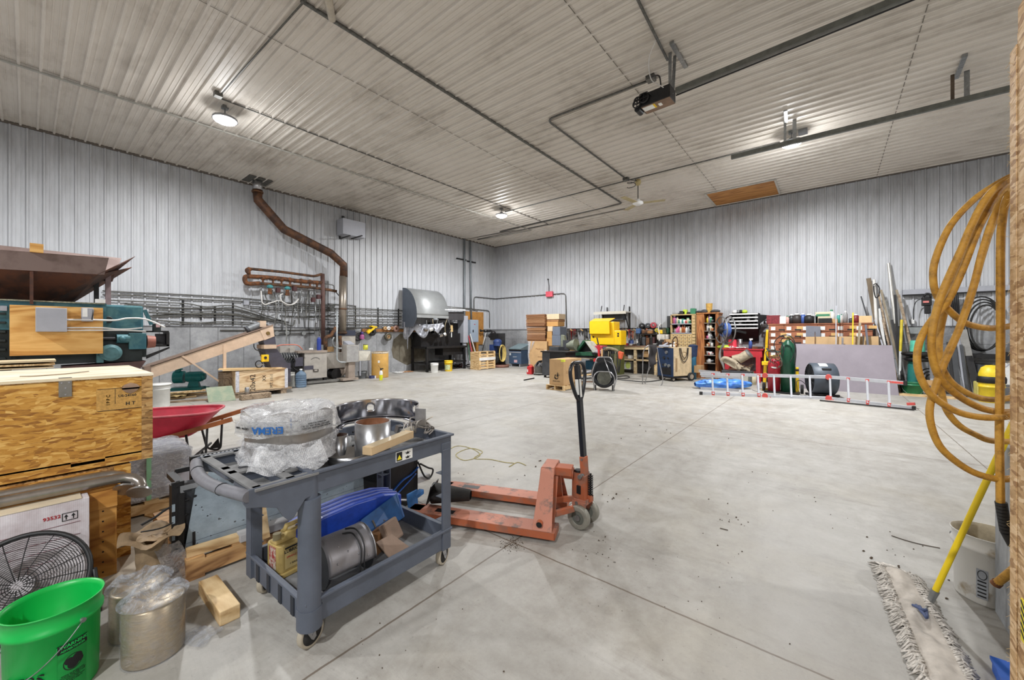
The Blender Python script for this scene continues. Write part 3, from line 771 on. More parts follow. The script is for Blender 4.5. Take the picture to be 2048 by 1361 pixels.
hd.cyl((-.04,-.072,.14),(-.04,.072,.14),.017,.017,mGalv,12)
hd.bb((.03,.0,.19),(.06,.05,.24),mOr)
hyd=hd.build('pump_head',mOr,J,bev=.003)
mb=MB();mb.T=hd.T
mb.tube([(.05+.017*math.cos(t*.6),.02+.017*math.sin(t*.6),.24+.0011*t*1.5) for t in range(96)],.004,None,6)
mb.cyl((.05,.02,.23),(.05,.02,.41),.008);mb.build('spring',mBlkM,hyd)
for y in(-.075,.075):
 mb=MB();mb.T=hd.T
 mb.lathe([(.052,-.022),(.082,-.024),(.089,-.018),(.089,.018),(.082,.024),(.052,.022)],(0,y,.09),mat('wheel_rim',(150,148,138),.5,.3,.14,12),32,'Y')
 mb.lathe([(.0,-.01),(.052,-.01)],(0,y-.004,.09),mat('wheel_web',(104,106,98),.6),32,'Y');mb.lathe([(.078,-.012),(.052,-.012),(.052,.012)],(0,y,.09),None,32,'Y')
 for k in range(7):
  a=2*PI*k/7;mb.bar((math.cos(a)*.02,y,.09+math.sin(a)*.02),(math.cos(a)*.08,y,.09+math.sin(a)*.08),.03,.012,mat('spoke',(166,164,140),.5,.2,.2),up=(0,1,0))
 mb.cyl((0,y-.028,.09),(0,y+.028,.09),.022,.022,mGalv,18)
 mb.build('steer_wheel',mat('wheel_rim',(150,148,138)),J)
mb=MB();Th=hd.T@Matrix.Translation((0.01,0,.40))@Matrix.Rotation(R(-4.5),4,'Y')
mb.T=Th
mb.bb((-.022,-.03,-.02),(.022,.03,.14),mOr);mb.cyl((-.0,-.04,.0),(0,.04,.0),.014,m=mGalv);mb.cyl((.0,-.036,.12),(0,.036,.12),.007,m=mGalv)
mb.build('handle_socket',mOr,J,bev=.004)
mb=MB();mb.T=Th
mb.bb((-.017,-.024,.14),(.017,.024,.85));mb.bb((-.012,-.016,.55),(.012,.016,.865))
lp=[(0,.0,.565),(0,.04,.60),(0,.085,.68),(0,.112,.76),(0,.108,.82),(0,.075,.86),(0,.03,.872),(0,-.03,.872),(0,-.075,.86),(0,-.108,.82),(0,-.112,.76),(0,-.085,.68),(0,-.04,.60),(0,0,.565)]
mb.tube(spline(lp,4),.0145,None,10)
hn=mb.build('handle',mat('gloss_black',(30,32,38),.3,0,.06),J,bev=.002)
mb=MB();mb.T=Th;mb.bb((.0125,-.014,.60),(.0175,.014,.74));mb.bb((-.014,-.0255,.62),(.014,-.0245,.74));s_=mb.build('sticker',mPaper,hn);s_['label']='white paper strip sticker'
# ================= crates, bucket and wrapped goods at the lower left =================
mOsb=m_osb('osb_board',0,(1,0,0))
mOsbE=m_osb('osb_board_end',5,(0,0,0),((106,74,36),(148,108,60),(176,134,80),(196,160,108)))
mPlyPale=m_plywood('pale_plywood',(236,222,194),(246,236,214),(220,202,168),'Y',.6)
mPlyW=m_plywood('warm_plywood',(198,138,62),(218,162,88),(160,100,40),'Y',.8)
def hole(mb,p,w,h):pass
t=thing('osb_crate','large OSB crate with pale plywood lid and steel bracket, stacked on a lower crate','crate',(-3.69,-.3,.63))
xf=0;D=1.05;y0,y1=-.75,.85;zt=.575
mb=MB();mb.bb((-.015,y0,0.05),(0,y1,zt));mb.bb((-.015,y0,0),(0,.10,.06));mb.bb((-.015,.62,0),(0,y1,.06));mb.bb((-.015,.10,.0),(0,.20,.02));mb.bb((-.015,.20,.0),(0,.47,.06));mb.bb((-.015,.47,.0),(0,.62,.028))
mb.build('front_panel',mOsb,t)
mb=MB();mb.bb((-D,y1-.018,0),(-.015,y1,zt));mb.bb((-D,y0,0),(-.015,y0+.018,zt));mb.bb((-D,y0,0),(-D+.015,y1,zt));mb.build('side_panel',mOsbE,t)
mb=MB();mb.bb((-D,y0,.0),(-.015,y1,.012));mb.build('bottom_panel',mOsbE,t)
mb=MB();mb.bb((.0005,y1-.055,.0),(.004,y1+.002,zt));mb.build('corner_edge',m_osb('osb_edge',9,(1,0,0),((110,78,40),(156,116,66),(182,140,84),(204,168,112))),t)
mb=MB();mb.bb((-D-.01,y0-.01,zt),(.008,y1+.006,zt+.016),mPlyPale);mb.bb((-D-.01,y0-.01,zt-.004),(.006,y1+.004,zt),mOsbE)
li=mb.build('lid',mPlyPale,t)
mb=MB();mb.tube(spline([(-.35,.27,zt+.0165),(-.30,.33,zt+.017),(-.33,.43,zt+.0165),(-.40,.50,zt+.017),(-.5,.58,zt+.0165)],4),.004,mat('lid_gouge',(120,98,70),.9),5);mb.build('scratch',None or mat('lid_gouge',(120,98,70)),li)
yb=.42
mb=MB();mb.bb((.004,yb,zt-.10),(.007,yb+.055,zt+.018));mb.bb((-.03,yb,zt+.016),(.007,yb+.055,zt+.019))
for(dy,dz) in((.012,-.012),(.043,-.012),(.028,-.045),(.028,-.085)):mb.cyl((.006,yb+dy,zt+dz),(.010,yb+dy,zt+dz),.004,m=mPol,seg=8)
br=mb.build('steel_bracket',mat('zinc_plate',(150,146,138),.4,.7,.1),t,bev=.001)
ys=.685
mb=MB();mb.bb((.001,ys-.105,.36),(.0022,ys+.12,.505),mat('stamp_patch',(196,150,78),.7,0,.14,60));st=mb.build('ink_stamp',mOsb,t);st['label']='black heat-treatment ink stamp'
pf=lambda a,b:(lambda x,y,z:Vector((.0026+z*.3,a+x,b+y)))
text_part('H T',.03,'stamp_letters',mInk,st,pf(ys+.055,.395),bold=.0008)
text_part('US-24160',.022,'stamp_letters',mInk,st,pf(ys+.04,.45),bold=.0006)
text_part('I P P C',.024,'stamp_letters',mInk,st,lambda x,y,z:Vector((.0026,ys-.05-y,.43+x)),bold=.0006)
mb=MB();mb.bb((.0024,ys-.10,.502),(.003,ys+.11,.505));mb.bb((.0024,ys-.10,.36),(.003,ys+.11,.363));mb.bb((.0024,ys-.02,.40),(.003,ys-.018,.50));mb.build('stamp_border',mInk,st)
mb=MB();mb.grid(lambda u,v:Vector((.004+.012*math.sin(PI*v),ys+.055+(.055*math.sin(PI*v)**.7*(1-.4*v))*math.cos(2*PI*u),.535-.075*v)),14,8,None,True);mb.build('torn_paper',mat('torn_label',(206,176,150),.8,0,.1,20),t)
t=thing('osb_crate','lower OSB crate standing on the floor under the lidded crate','crate',(-3.68,-.3,0))
mb=MB();mb.bb((-.9,-.7,.0),(0,.74,.615));mb.build('body',mOsbE,t)
mb=MB();mb.bb((0,.66,.0),(.004,.74,.62));mb.build('corner_strip',mOsb,t)
mb=MB();mb.bb((.0,-.7,.585),(.02,.60,.612));mb.build('top_rail',mOsb,t)
t=thing('plywood_crate','warm brown plywood crate with nail heads below the steel pipes','crate',(-3.45,-.3,0))
mb=MB();mb.bb((-.2,-.7,.0),(0,.65,.54),mPlyW);mb.build('body',mPlyW,t,bev=.002)
mb=MB();mb.bb((-.14,-.7,.54),(.006,.655,.556));mb.bb((0,.40,.43),(.012,.652,.54));mb.build('batten',mPlyW,t,bev=.002)
for i in range(7):
 for j in range(2):
  mb=MB();mb.cyl((-.002,.45+.14*j,.04+i*.062),(.0016,.45+.14*j,.04+i*.062),.005,m=mInk,seg=6);mb.build('nail_head',mInk,t)
mCt=NT('white_carton');_z=mCt.noise(4,mCt.map((1,1,1)),5,.7);_w=mCt.n('ShaderNodeTexWave',{'Vector':mCt.tc,'Scale':40.0});_w.bands_direction='Y'
mCt=mCt.out(mCt.mix(.10,mCt.ramp(_z,[(.35,(196,182,184)),(.6,(228,222,226))]),_w.outputs['Color'],'MULTIPLY'),.8)
t=thing('white_carton','tall dirty white printed carton leaning beside the plywood crate','box',(-3.31,-.3,0),rot=(0,R(-1.5),0))
mb=MB();mb.bb((-.12,-.7,0),(0,.525,.555));mb.build('shell',mCt,t,bev=.004)
mb=MB();mb.bb((-.125,-.7,.556),(.003,.495,.562));mb.build('top_flap',mat('pale_card',(222,206,178),.8,0,.06),t)
def lns(x,y,z):return Vector((.0015+z*.4,x,y))
mb=MB()
for k,(a,b,z) in enumerate(((-.3,.2,.50),(-.4,.49,.43),(-.5,.49,.36),(-.5,.15,.30),(-.1,.49,.31),(-.5,.49,.25),(-.5,.3,.19),(-.1,.49,.16),(-.5,.49,.10))):
 mb.bb((.0008,a,z),(.0022,b,z+.0022))
for y,z0,z1 in((-.12,.43,.50),(.15,.30,.36),(.15,.43,.50),(-.2,.10,.19),(.3,.19,.25),(.25,.1,.16)):mb.bb((.0008,y,z0),(.0022,y+.0022,z1))
mb.build('printed_lines',mat('faded_print',(132,84,92),.8),t)
mb=MB();mb.bb((.0012,.42,.45),(.0022,.48,.451))
for y,z,yy,zz in((.42,.45,.423,.494),(.477,.45,.48,.494),(.42,.491,.48,.494),(.42,.45,.48,.453)):mb.bb((.0012,y,z),(.0024,yy,zz))
for y in(.436,.463):mb.bb((.0012,y-.002,.457),(.0024,y+.002,.475));mb.prism([(y-.008,.472),(y+.008,.472),(y,.486)],.0012,.0024,None,'YZ')
mb.build('up_arrows',mInk,t)
text_part('93532',.026,'printed_number',mInkR,t,lambda x,y,z:Vector((.0012+z,-.3+.684+x,.482+y)),bold=.0005)
def elbow_pipe(y_end,x,z,label,nm='steel_pipe'):
 t=thing(nm,label,'pipe',(x,y_end-1.0,z),0,'stainless pipes on the carton')
 pts=[(0,-.35,0),(0,.2,.002),(0,.88,0)]+[(.06*(1-math.cos(a)),.88+.1*math.sin(a),-.0-.06*(1-math.cos(a))) for a in(R(20),R(45),R(70),R(95),R(115))]
 mb=MB();mb.tube(pts,.030,None,16);mb.build('tube',mat('dull_stainless',(158,150,142),.28,.85,.18,5),t)
 mb=MB();e=Vector(pts[-1]);d=(e-Vector(pts[-2])).normalized();mb.cyl(e,e+d*.012,.062,.062,None,26);mb.build('flange',mSteel,t)
 return t
elbow_pipe(.47,-3.43,.60,'stained stainless pipe with flanged bend, nearer of two on the carton')
elbow_pipe(.42,-3.52,.61,'stained stainless pipe with flanged bend, rearmost of two by the OSB crate')
t=thing('drum_fan','black wire-guarded floor fan behind the green bucket','fan',(-3.08,-.02,.0),R(75),rot=(0,0,R(75)))
fc=Vector((0,0,.26));tl=Matrix.Rotation(R(-28),3,'X')
def fv(x,y,z):return fc+tl@Vector((x,y,z))
mb=MB();mb.tube([fv(.235*math.cos(a),0,.235*math.sin(a)) for a in[2*PI*i/48 for i in range(48)]],.012,None,8,True);mb.build('rim',mBlk,t)
mb=MB()
for r in[.03+.0095*k for k in range(22)]:
 mb.tube([fv(r*math.cos(a),-.05*(1-(r/.235)**2),r*math.sin(a)) for a in[2*PI*i/40 for i in range(40)]],.0015,None,4,True)
for k in range(16):
 a=2*PI*k/16;mb.tube([fv(r*math.cos(a),-.053*(1-(r/.235)**2),r*math.sin(a)) for r in(.02,.08,.14,.19,.235)],.0022,None,4)
mb.build('wire_guard',mBlkM,t)
mb=MB();mb.T=Matrix.Translation(fc)@tl.to_4x4()
for k in range(3):
 a=2*PI*k/3+.4
 mb.grid(lambda u,v,a=a:Vector(((.04+.17*u)*math.cos(a+(v-.5)*.9),.04+.05*(v-.5),(.04+.17*u)*math.sin(a+(v-.5)*.9))),5,5)
mb.cyl((0,.0,0),(0,.14,0),.045,.05,None,18);mb.build('blades',mat('fan_blade',(176,170,172),.5,.2),t)
mb=MB();mb.tube([(-.26,.05,.0),(-.26,.0,.14),tuple(fv(-.25,0,0))],.011,None,8);mb.tube([(.26,.05,.0),(.26,.0,.14),tuple(fv(.25,0,0))],.011,None,8);mb.tube([(-.26,.05,.011),(-.2,.22,.011),(.2,.22,.011),(.26,.05,.011)],.011,None,8);mb.build('stand',mBlk,t)
mGB=mat('bucket_green',(8,178,74),.38,0,.05,3)
def bucket(name,label,cat,loc,mt,h=.37,rt=.15,rb=.13,rz=0,grip=None,group=None,inside=None,wire=True):
 t=thing(name,label,cat,loc,rz,group);k=h/.37;q=rt/.15
 mb=MB();prof=[(0,0),(rb,0),(rb+.003*q,.01*k),(rt-.012*q,.285*k),(rt-.002*q,.29*k),(rt-.001*q,.305*k),(rt-.008*q,.31*k),(rt-.006*q,.362*k),(rt,.366*k),(rt+.001*q,.37*k),(rt-.004*q,.37*k),(rt-.011*q,.35*k),(rb-.004,.012),(0,.01)]
 mb.lathe(prof,m=None,seg=48,mats=[None]*10+[inside]*3 if inside else None);mb.build('body',mt,t)
 if wire:
  mb=MB();r=rt+.004
  pts=[(r*math.cos(a),-r*math.sin(a)*1.02,.30*k-.175*q*math.sin(a)) for a in[PI*i/24 for i in range(25)]]
  mb.tube(pts,.0022*max(q,.6),None,6);mb.cyl((r-.008,0,.3*k),(r+.004,0,.3*k),.009*q);mb.cyl((-r+.008,0,.3*k),(-r-.004,0,.3*k),.009*q);hb=mb.build('bail',mGalv,t)
  if grip:m2=MB();m2.tube(pts[grip[0]:grip[1]],.011,None,10);m2.build('grip',mWht,hb)
 return t
t=bucket('plastic_bucket','bright green plastic pail with black warning print at the lower left corner','bucket',(-2.56,.07,0),mGB,rz=R(-4),grip=(9,14))
t.rotation_euler=(0,0,R(30))
def bfn(a0,z0,sl=0):
 rr=lambda z:.133+(.138-.133)*z/.285+.0005
 return lambda x,y,z:Vector(((rr(z0+y)+z+.0008)*math.cos(a0+x/.135-R(30)),(rr(z0+y)+z+.0008)*math.sin(a0+x/.135-R(30)),z0+y))
va=math.atan2(-.07,2.56)
lab=MB();lf=bfn(va+.40,.14)
def patch(mb,x0,x1,y0,y1,fn,m,n=8,o=0):
 mb.grid(lambda u,v:fn(x0+(x1-x0)*u,y0+(y1-y0)*v,o),n,2,m)
patch(lab,-.045,.045,.055,.09,lf,mInk);patch(lab,-.044,.044,-.14,.054,lf,mat('bucket_green_print',(6,150,62),.5));lb=lab.build('warning_panel',mInk,t)
text_part('! WARNING',.018,'lettering',mat('print_green',(16,190,84),.5),lb,bfn(va+.40,.219),bold=.0005)
text_part('ADVERTENCIA',.011,'lettering',mat('print_green',(16,190,84)),lb,bfn(va+.40,.203),bold=.0003)
mb=MB()
for(cx,cy,r) in((-.012,.012,.014),(.012,.016,.016),(.0,-.006,.018),(.02,.0,.012)):mb.grid(lambda u,v,cx=cx,cy=cy,r=r:lf(cx+r*v*math.cos(2*PI*u),cy+r*v*math.sin(2*PI*u),.0006),12,2,None,True)
mb.grid(lambda u,v:lf((.030-.003*v)*math.cos(2*PI*u),.004+(.032-.003*v)*math.sin(2*PI*u),.0006),24,2,None,True);mb.build('pictogram',mInk,lb)
text_part('Children can fall into bucket\nand drown. Keep children away\nfrom bucket even with a small\namount of liquid.\nLos ninos pueden caer dentro\nde la cubeta y ahogarse.',.0062,'small_print',mInk,lb,bfn(va+.40,.085))
text_part('HEBS',.055,'printed_name',mInk,t,bfn(va-.62,.125),bold=.0002)
text_part('HEBS',.05,'printed_name_fill',mGB,t,(lambda f:(lambda x,y,z:f(x*1.0,y*1.0,z+.0008)))(bfn(va-.62,.125)),bold=-.0012)
mTan=mat('brushed_tan_steel',(176,160,134),.35,.55,.12,30,stretch=(1,1,8))
mThin=m_film('thin_film',.16)
def canister(loc,h,label,rz):
 t=thing('wrapped_canister',label,'canister',loc,rz,'film-wrapped steel canisters')
 mb=MB();mb.lathe([(0,.004),(.112,.004),(.113,.01),(.113,h-.03),(.10,h-.02),(0,h-.03)],seg=40);mb.build('cylinder',mTan,t)
 mb=MB()
 def f(u,v):
  a=2*PI*u;n_=noise.noise(Vector((math.cos(a)*3+h*30,math.sin(a)*3,v*6)))
  if v<.6:return Vector(((.117+.003*n_)*math.cos(a),(.117+.003*n_)*math.sin(a),(h-.008)*v/.6))
  w=(v-.6)/.4;r=.117*(1-w)+.012
  return Vector((r*math.cos(a),r*math.sin(a),h-.008+.028*math.sin(w*PI)*(1+1.3*n_)-.012*w))
 mb.grid(lambda u,v:f(u,v*.6),56,12,mThin,True);mb.grid(lambda u,v:f(u,.6+v*.4),56,14,mFilm,True);mb.build('film',mFilm,t)
 return t
canister((-2.47,.375,0),.275,'film-wrapped tan steel canister standing beside the green bucket',0)
canister((-2.72,.36,0),.25,'film-wrapped steel canister behind the nearer one, beside the pallet',R(70))
mb=MB();mb.grid(lambda u,v:Vector((.16*(u-.5)+.01*math.sin(9*v),.12*(v-.5),.006+.022*abs(noise.noise(Vector((u*5,v*5,1)))))),16,12)
solo('plastic_scrap',mb,mFilm,'scrap of clear plastic film on the floor by the canister','plastic scrap',(-2.42,.53,0),R(30))
def pallet(name,label,loc,rz,L_,W_,m,group=None,nb=7,h=.13,nsl=3,cat='pallet'):
 t=thing(name,label,cat,loc,rz,group)
 for k in range(nsl):
  y=W_*k/(nsl-1)-W_/2;y=max(-W_/2+.02,min(W_/2-.02,y))
  mb=MB();mb.bb((-L_/2,y-.02,.018),(L_/2,y+.02,h-.018));mb.build('stringer',m,t)
 for k in range(nb):
  x=-L_/2+(L_-.09)*k/(nb-1);mb=MB();mb.bb((x,-W_/2,h-.018),(x+.09,W_/2,h));mb.build('deck_board',m,t)
 for x in(-L_/2,-.045,L_/2-.09):mb=MB();mb.bb((x,-W_/2,0),(x+.09,W_/2,.018));mb.build('bottom_board',m,t)
 return t
mPal=m_plywood('pallet_wood',(180,136,88),(206,164,112),(130,90,54),'X',.8)
pallet('wooden_pallet','orange-brown wooden pallet under the pale blue machine guard behind the cart',(-3.50,1.35,0),R(90),1.5,1.0,mPal)
mBG=NT('pale_blue_guard');_n=mBG.noise(3,None,5,.7);_s=mBG.noise(24,None,2)
mBG=mBG.out(mBG.mix(mBG.math('MULTIPLY',mBG.math('GREATER_THAN',_s,.70),.8),mBG.ramp(_n,[(.35,(132,144,152)),(.65,(168,182,192))]),(58,54,50)),.45,.1)
t=thing('machine_guard','pale blue spattered machine guard panel in a black frame on the pallet','machine',(-3.15,.62,.13));t.scale=(.4,1,.74)
mb=MB();pl=[(.0,.0),(1.6,.0),(1.6,.62),(.13,.62),(.10,.55),(.06,.50)]
mb.T=Matrix.Rotation(R(-6),4,'Y');mb.prism(pl,-.006,.006,None,'YZ')
for y,z,r in((.055,.44,.012),(.06,.36,.005),(.09,.33,.004),(.12,.24,.005),(.05,.12,.004),(.4,.38,.006),(.62,.30,.005)):mb.cyl((.006,y,z),(.008,y,z),r,m=mInk,seg=10)
mb.bb((.006,.04,.01),(.012,.055,.14),mBlkM);mb.build('panel',mBG,t)
mb=MB();mb.bb((-.62,-.03,0),(.0,-.0,.50));mb.bb((-.05,-.06,0),(-.01,-.02,.60));mb.bb((-.66,1.5,0),(-.6,1.56,.62));mb.bb((-.05,1.5,0),(-.01,1.56,.6));mb.bb((-.66,-.04,.56),(0,.0,.60));mb.bb((-.66,0,.58),(-.62,1.56,.62));mb.bb((-.66,0,.0),(0,1.56,.06))
for z in(.12,.26,.36):mb.bb((-.01,-.06,z),(.004,-.045,z+.06),mBG)
mb.build('frame',mBlkM,t)
mb=MB();mb.bb((-.60,.0,.06),(-.1,1.4,.5),mDG);mb.build('machine_body',mDG,t)
mb=MB();mb.tube(spline([(-.05,.02,.42),(.0,-.08,.40),(.02,-.14,.36),(.03,-.2,.33)],5),.009,None,8);mb.tube(spline([(-.05,.02,.30),(.02,-.1,.26),(.0,-.2,.27)],5),.006,None,6);mb.build('cable',mBlk,t)
t=thing('slotted_rack','black slotted grille rack seen behind the cart handle','rack',(-3.5,.72,.0));t.scale=(1,.9,.94)
mb=MB();mb.bb((-.02,0,.64),(.02,.75,.67));mb.bb((-.02,0,.0),(.02,.03,.65));mb.bb((-.02,.72,.0),(.02,.75,.65))
for k in range(24):mb.bb((.021,.06+k*.028,.646),(.024,.074+k*.028,.668),mWht)
mb.build('bar',mBlkM,t)
mb=MB();mb.box((0,0,.03),(1.5,.09,.05))
solo('white_plank',mb,mat('painted_plank',(186,184,184),.7,0,.12,8,stretch=(.3,1,1)),'white painted plank lying along the foot of the pale blue guard','plank',(-2.98,1.62,.13),R(87),bev=.004)
mb=MB();mb.box((0,0,.02),(.34,.07,.04))
solo('pine_offcut',mb,mPineX,'short pine offcut on the pallet corner under the guard','wood offcut',(-3.05,.78,.131),R(84),bev=.002)
mb=MB();mb.slab((-.04,0,0),(.04,0,0),(.05,.07,.2),(-.03,.07,.2),.018)
solo('pine_offcut',mb,mPineX,'pine board end standing tilted behind the cart post','wood offcut',(-2.92,.98,.131),R(100))
t=thing('paper_bundle','brown paper and film bundle standing beside the black frame','parcel',(-3.17,.47,.0),0);t.scale=(.62,.62,.66)
mPap=mat('kraft_paper',(158,134,104),.7,0,.22,6,.6,bscale=9)
mb=MB()
def bun(u,v):
 a=2*PI*u;r=.13+.02*v+.03*noise.noise(Vector((math.cos(a)*2,math.sin(a)*2,v*3)));fl_=max(0,v-.78)*.55
 return Vector(((r+fl_)*math.cos(a),(r*.8+fl_)*math.sin(a),.44*min(v,.86)/.86+(.03*math.sin(5*a) if v>.8 else 0)))
mb.grid(bun,40,16,None,True);mb.grid(lambda u,v:Vector((.14*v*math.cos(2*PI*u),.11*v*math.sin(2*PI*u),.42+.03*noise.noise(Vector((u*6,v*4,0))))),24,5,None,True);mb.build('wrapping',mPap,t)
mb=MB();mb.grid(lambda u,v:Vector((.12+.13*u,-.02+.2*v+.1*u,.36-.34*u**1.4+.02*math.sin(v*6))),10,8);mb.build('loose_film',m_film('brown_film',.7,(196,180,160)),t)
t=thing('wrapped_carton','stretch-wrapped goods with a pale green strap on a wooden skid','wrapped goods',(-4.72,.72,.11))
mb=MB();mb.bb((-.30,-.38,0),(.30,.20,.37));mb.build('load',mat('grey_load',(184,186,198),.5,0,.14,4),t,bev=.02)
mb=MB()
def wr(u,v):
 a=2*PI*u;ca,sa=math.cos(a),math.sin(a);k=1/max(abs(ca),abs(sa))**.85
 n_=noise.noise(Vector((ca*4,sa*4,v*5)))*.02
 if v<.7:return Vector((.315*ca*k+n_,-.09+.305*sa*k+n_,.385*v/.7))
 w=(v-.7)/.3;return Vector((.315*ca*k*(1-w),-.09+.305*sa*k*(1-w),.385+.015*math.sin(w*5)+n_*.5))
mb.grid(wr,64,20,None,True);mb.build('film',m_film('bright_film',.62,(248,250,255)),t)
mb=MB();mb.bb((.318,-.10,-.09),(.322,-.07,.395));mb.bb((-.32,-.10,.395),(.322,-.07,.399));mb.build('strap',mat('pale_green_strap',(140,196,160),.5),t)
t=pallet('wooden_skid','pale wooden skid under the stretch-wrapped goods',(-4.72,.65,0),R(90),.80,.7,mPineX,nb=5,h=.11)
mb=MB();mb.bb((-.06,-.05,0),(.06,.05,.008))
solo('wood_scrap',mb,mPineX,'thin wood scrap on the floor in front of the skid','wood scrap',F(313,1030),R(20))
mb=MB();mb.bb((-.28,-.6,0),(.28,.6,.006))
solo('cardboard_sheet',mb,mat('dusty_card',(176,164,146),.85,0,.08,5),'flat dusty sheet lying on the floor between crate and pallet','sheet',(-3.52,.62,.0),R(8))
t=thing('blue_machine','black boxy machine with blue straps behind the cart far post','machine',(-3.05,2.02,0),R(10))
mb=MB();mb.bb((-.2,-.16,0),(.2,.16,.40),mBlkM);mb.bb((.15,.1,.0),(.2,.16,.41),mDG);mb.build('housing',mBlkM,t,bev=.006)
mb=MB();mb.tube(spline([(.205,-.16,.18),(.21,-.05,.24),(.21,.06,.26),(.21,.15,.30)],5),.014,None,6,ry=.006);mb.tube(spline([(.205,-.16,.12),(.215,0,.2),(.21,.12,.25)],5),.01,None,6,ry=.006);mb.build('blue_strap',mat('blue_strap',(24,84,168),.5),t)
mb=MB();mb.tube(spline([(.2,.16,.34),(.22,.22,.20),(.22,.30,.16),(.22,.34,.22),(.22,.27,.26),(.21,.18,.32)],6),.008,None,8);mb.build('cable_loop',mBlk,t)
mb=MB();mb.slab((-.2,-.42,.46),(.22,-.42,.43),(.24,.50,.42),(-.12,.34,.46),.008)
solo('grey_sheet',mb,mat('grey_sheet',(146,146,140),.55,.2,.14,7),'grey trapezoid sheet-metal plate resting on the black machine','sheet metal',(-3.05,2.05,0),R(10))
t=thing('blue_bracket','blue cast bracket with a shaft lying against the pallet jack forks','bracket',(-2.72,2.03,0),R(40))
mb=MB();mb.slab((-.02,-.07,.05),(.03,.05,.05),(.02,.06,.17),(-.04,-.05,.17),.012);mb.bar((0,.03,.11),(.05,.14,.12),.05,.04);mb.bar((.02,.0,.05),(.08,.03,.0),.03,.03);mb.bar((-.02,-.04,.06),(.03,-.08,.0),.03,.03);mb.build('casting',mat('sky_blue_paint',(58,116,180),.45,.1,.18,12),t,bev=.006)
mb=MB();mb.cyl((-.2,-.05,.13),(.0,.0,.10),.014,.014,mSteel);mb.cyl((-.22,-.055,.13),(-.13,-.03,.115),.035,.03,mat('tan_knob',(150,138,110),.6));mb.build('shaft',mSteel,t)
t=thing('black_chute','black open plastic spout lying across the pallet jack forks','spout',(-2.42,2.20,.09),R(30))
mb=MB();mb.lathe([(.035,.16),(.045,.15),(.085,-.16),(.08,-.16),(.038,.145)],(0,0,.085),None,24,'X',1,1);mb.build('body',mRub,t)
mb=MB();mb.slab((-.19,-.09,.02),(-.19,.09,.02),(-.15,.09,.17),(-.15,-.09,.17),.006);mb.build('rim_plate',mBlkM,t)
mb=MB()
def fl(pts,z=.004):return[Vector((*F(x,y).xy,z)) for x,y in pts]
mb.tube(spline(fl([(890,905),(915,893),(945,899),(960,912),(930,922),(912,910),(940,898),(965,905),(948,918),(980,920),(1010,926),(1028,928),(1018,935),(1035,926),(1052,932)]),6),.004,None,6)
solo('floor_rope',mb,mat('yellow_rope',(176,164,106),.8,0,.2,40),'thin yellowish rope lying loosely on the floor between cart and jack','rope')
# ================= along the left wall =================
def xb(mb,px0,py0,px1,py1,X,d,m=None):
 a,b=onX(px0,py0,X).y,onX(px1,py0,X).y;c=(px0+px1)/2
 mb.bb((X-d,a,onX(c,py1,X).z),(X,b,onX(c,py0,X).z),m);return mb
def yb(mb,px0,py0,px1,py1,Y,d,m=None):
 a,b=onY(px0,py0,Y).x,onY(px1,py0,Y).x;c=(px0+px1)/2
 mb.bb((a,Y,onY(c,py1,Y).z),(b,Y+d,onY(c,py0,Y).z),m);return mb
def xt(name,label,cat,px,py,X,group=None,z=None):
 p=onX(px,py,X);return thing(name,label,cat,(p.x,p.y,p.z if z is None else z),0,group)
def yt(name,label,cat,px,py,Y,group=None,z=None):
 p=onY(px,py,Y);return thing(name,label,cat,(p.x,p.y,p.z if z is None else z),0,group)
mHop=mat('primer_brown',(122,104,98),.6,.15,.1,3,rgb2=(104,86,80))
mHopR=mat('rusty_brown',(92,54,36),.75,.1,.25,4,.2,rgb2=(66,44,36))
mTealM=mat('worn_teal',(44,92,104),.5,.15,.28,6,.15,rgb2=(70,112,116))
mDkT=mat('dark_teal_steel',(38,46,46),.6,.2,.2,5)
mPlyG=m_plywood('golden_plywood',(206,152,78),(226,180,108),(178,122,54),'Y',.55)
mGreyP=mat('grey_enclosure',(166,168,176),.5,.1,.04)
X1=-9.2
t=thing('hopper_machine','large brown hopper on a teal shredder frame behind the OSB crate','machine',(X1-.6,.3,0))
q=lambda px,py,X=X1:onX(px,py,X)
ya=-.75
mb=MB()
mb.slab((-10.25,ya,2.90),(-10.25,1.10,2.90),(-9.9,.95,2.42),(-9.9,ya,2.42),.01)
mb.build('rear_panel',mHop,t,world=True)
mb=MB();mb.slab((-9.20,ya,2.40),(-9.20,.73,2.455),(-9.78,.22,1.98),(-9.6,ya,1.93),.01);mb.slab((-9.3,.72,2.45),(-10.3,1.25,2.75),(-10.2,.45,1.98),(-9.75,.2,1.98),.01);mb.build('chute',mHopR,t,world=True)
mb=MB();mb.slab((-9.18,ya,2.67),(-9.18,.84,2.735),(-9.20,.79,2.455),(-9.20,ya,2.40),.008);mb.build('front_apron',mHop,t,world=True)
mb=MB();mb.slab((-9.2,.70,2.44),(-9.18,.95,2.63),(-10.2,1.28,2.95),(-10.2,1.0,2.6),.006);mb.build('side_flap',mHopR,t,world=True)
mb=MB();mb.bb((-9.24,.02,1.93),(-9.2,.055,2.42));mb.bb((-9.9,.72,1.98),(-9.84,.78,2.6),mBlkM);mb.build('rib',mHopR,t,world=True)
mb=MB();mb.bb((-9.95,.86,.0),(-9.88,.93,2.55));mb.bb((-9.95,1.23,0),(-9.88,1.30,1.3));mb.build('leg',mat('mauve_steel',(138,116,116),.6),t,world=True)
mb=MB();mb.bb((-10.3,ya,1.55),(-9.28,.82,1.99));mb.bb((-9.30,ya,1.975),(-9.26,.80,1.995),mat('chipped_edge',(150,150,130),.7,0,.3,30));mb.bb((-10.2,ya,1.02),(-9.32,1.26,1.56),mDkT);mb.build('upper_housing',mTealM,t,world=True)
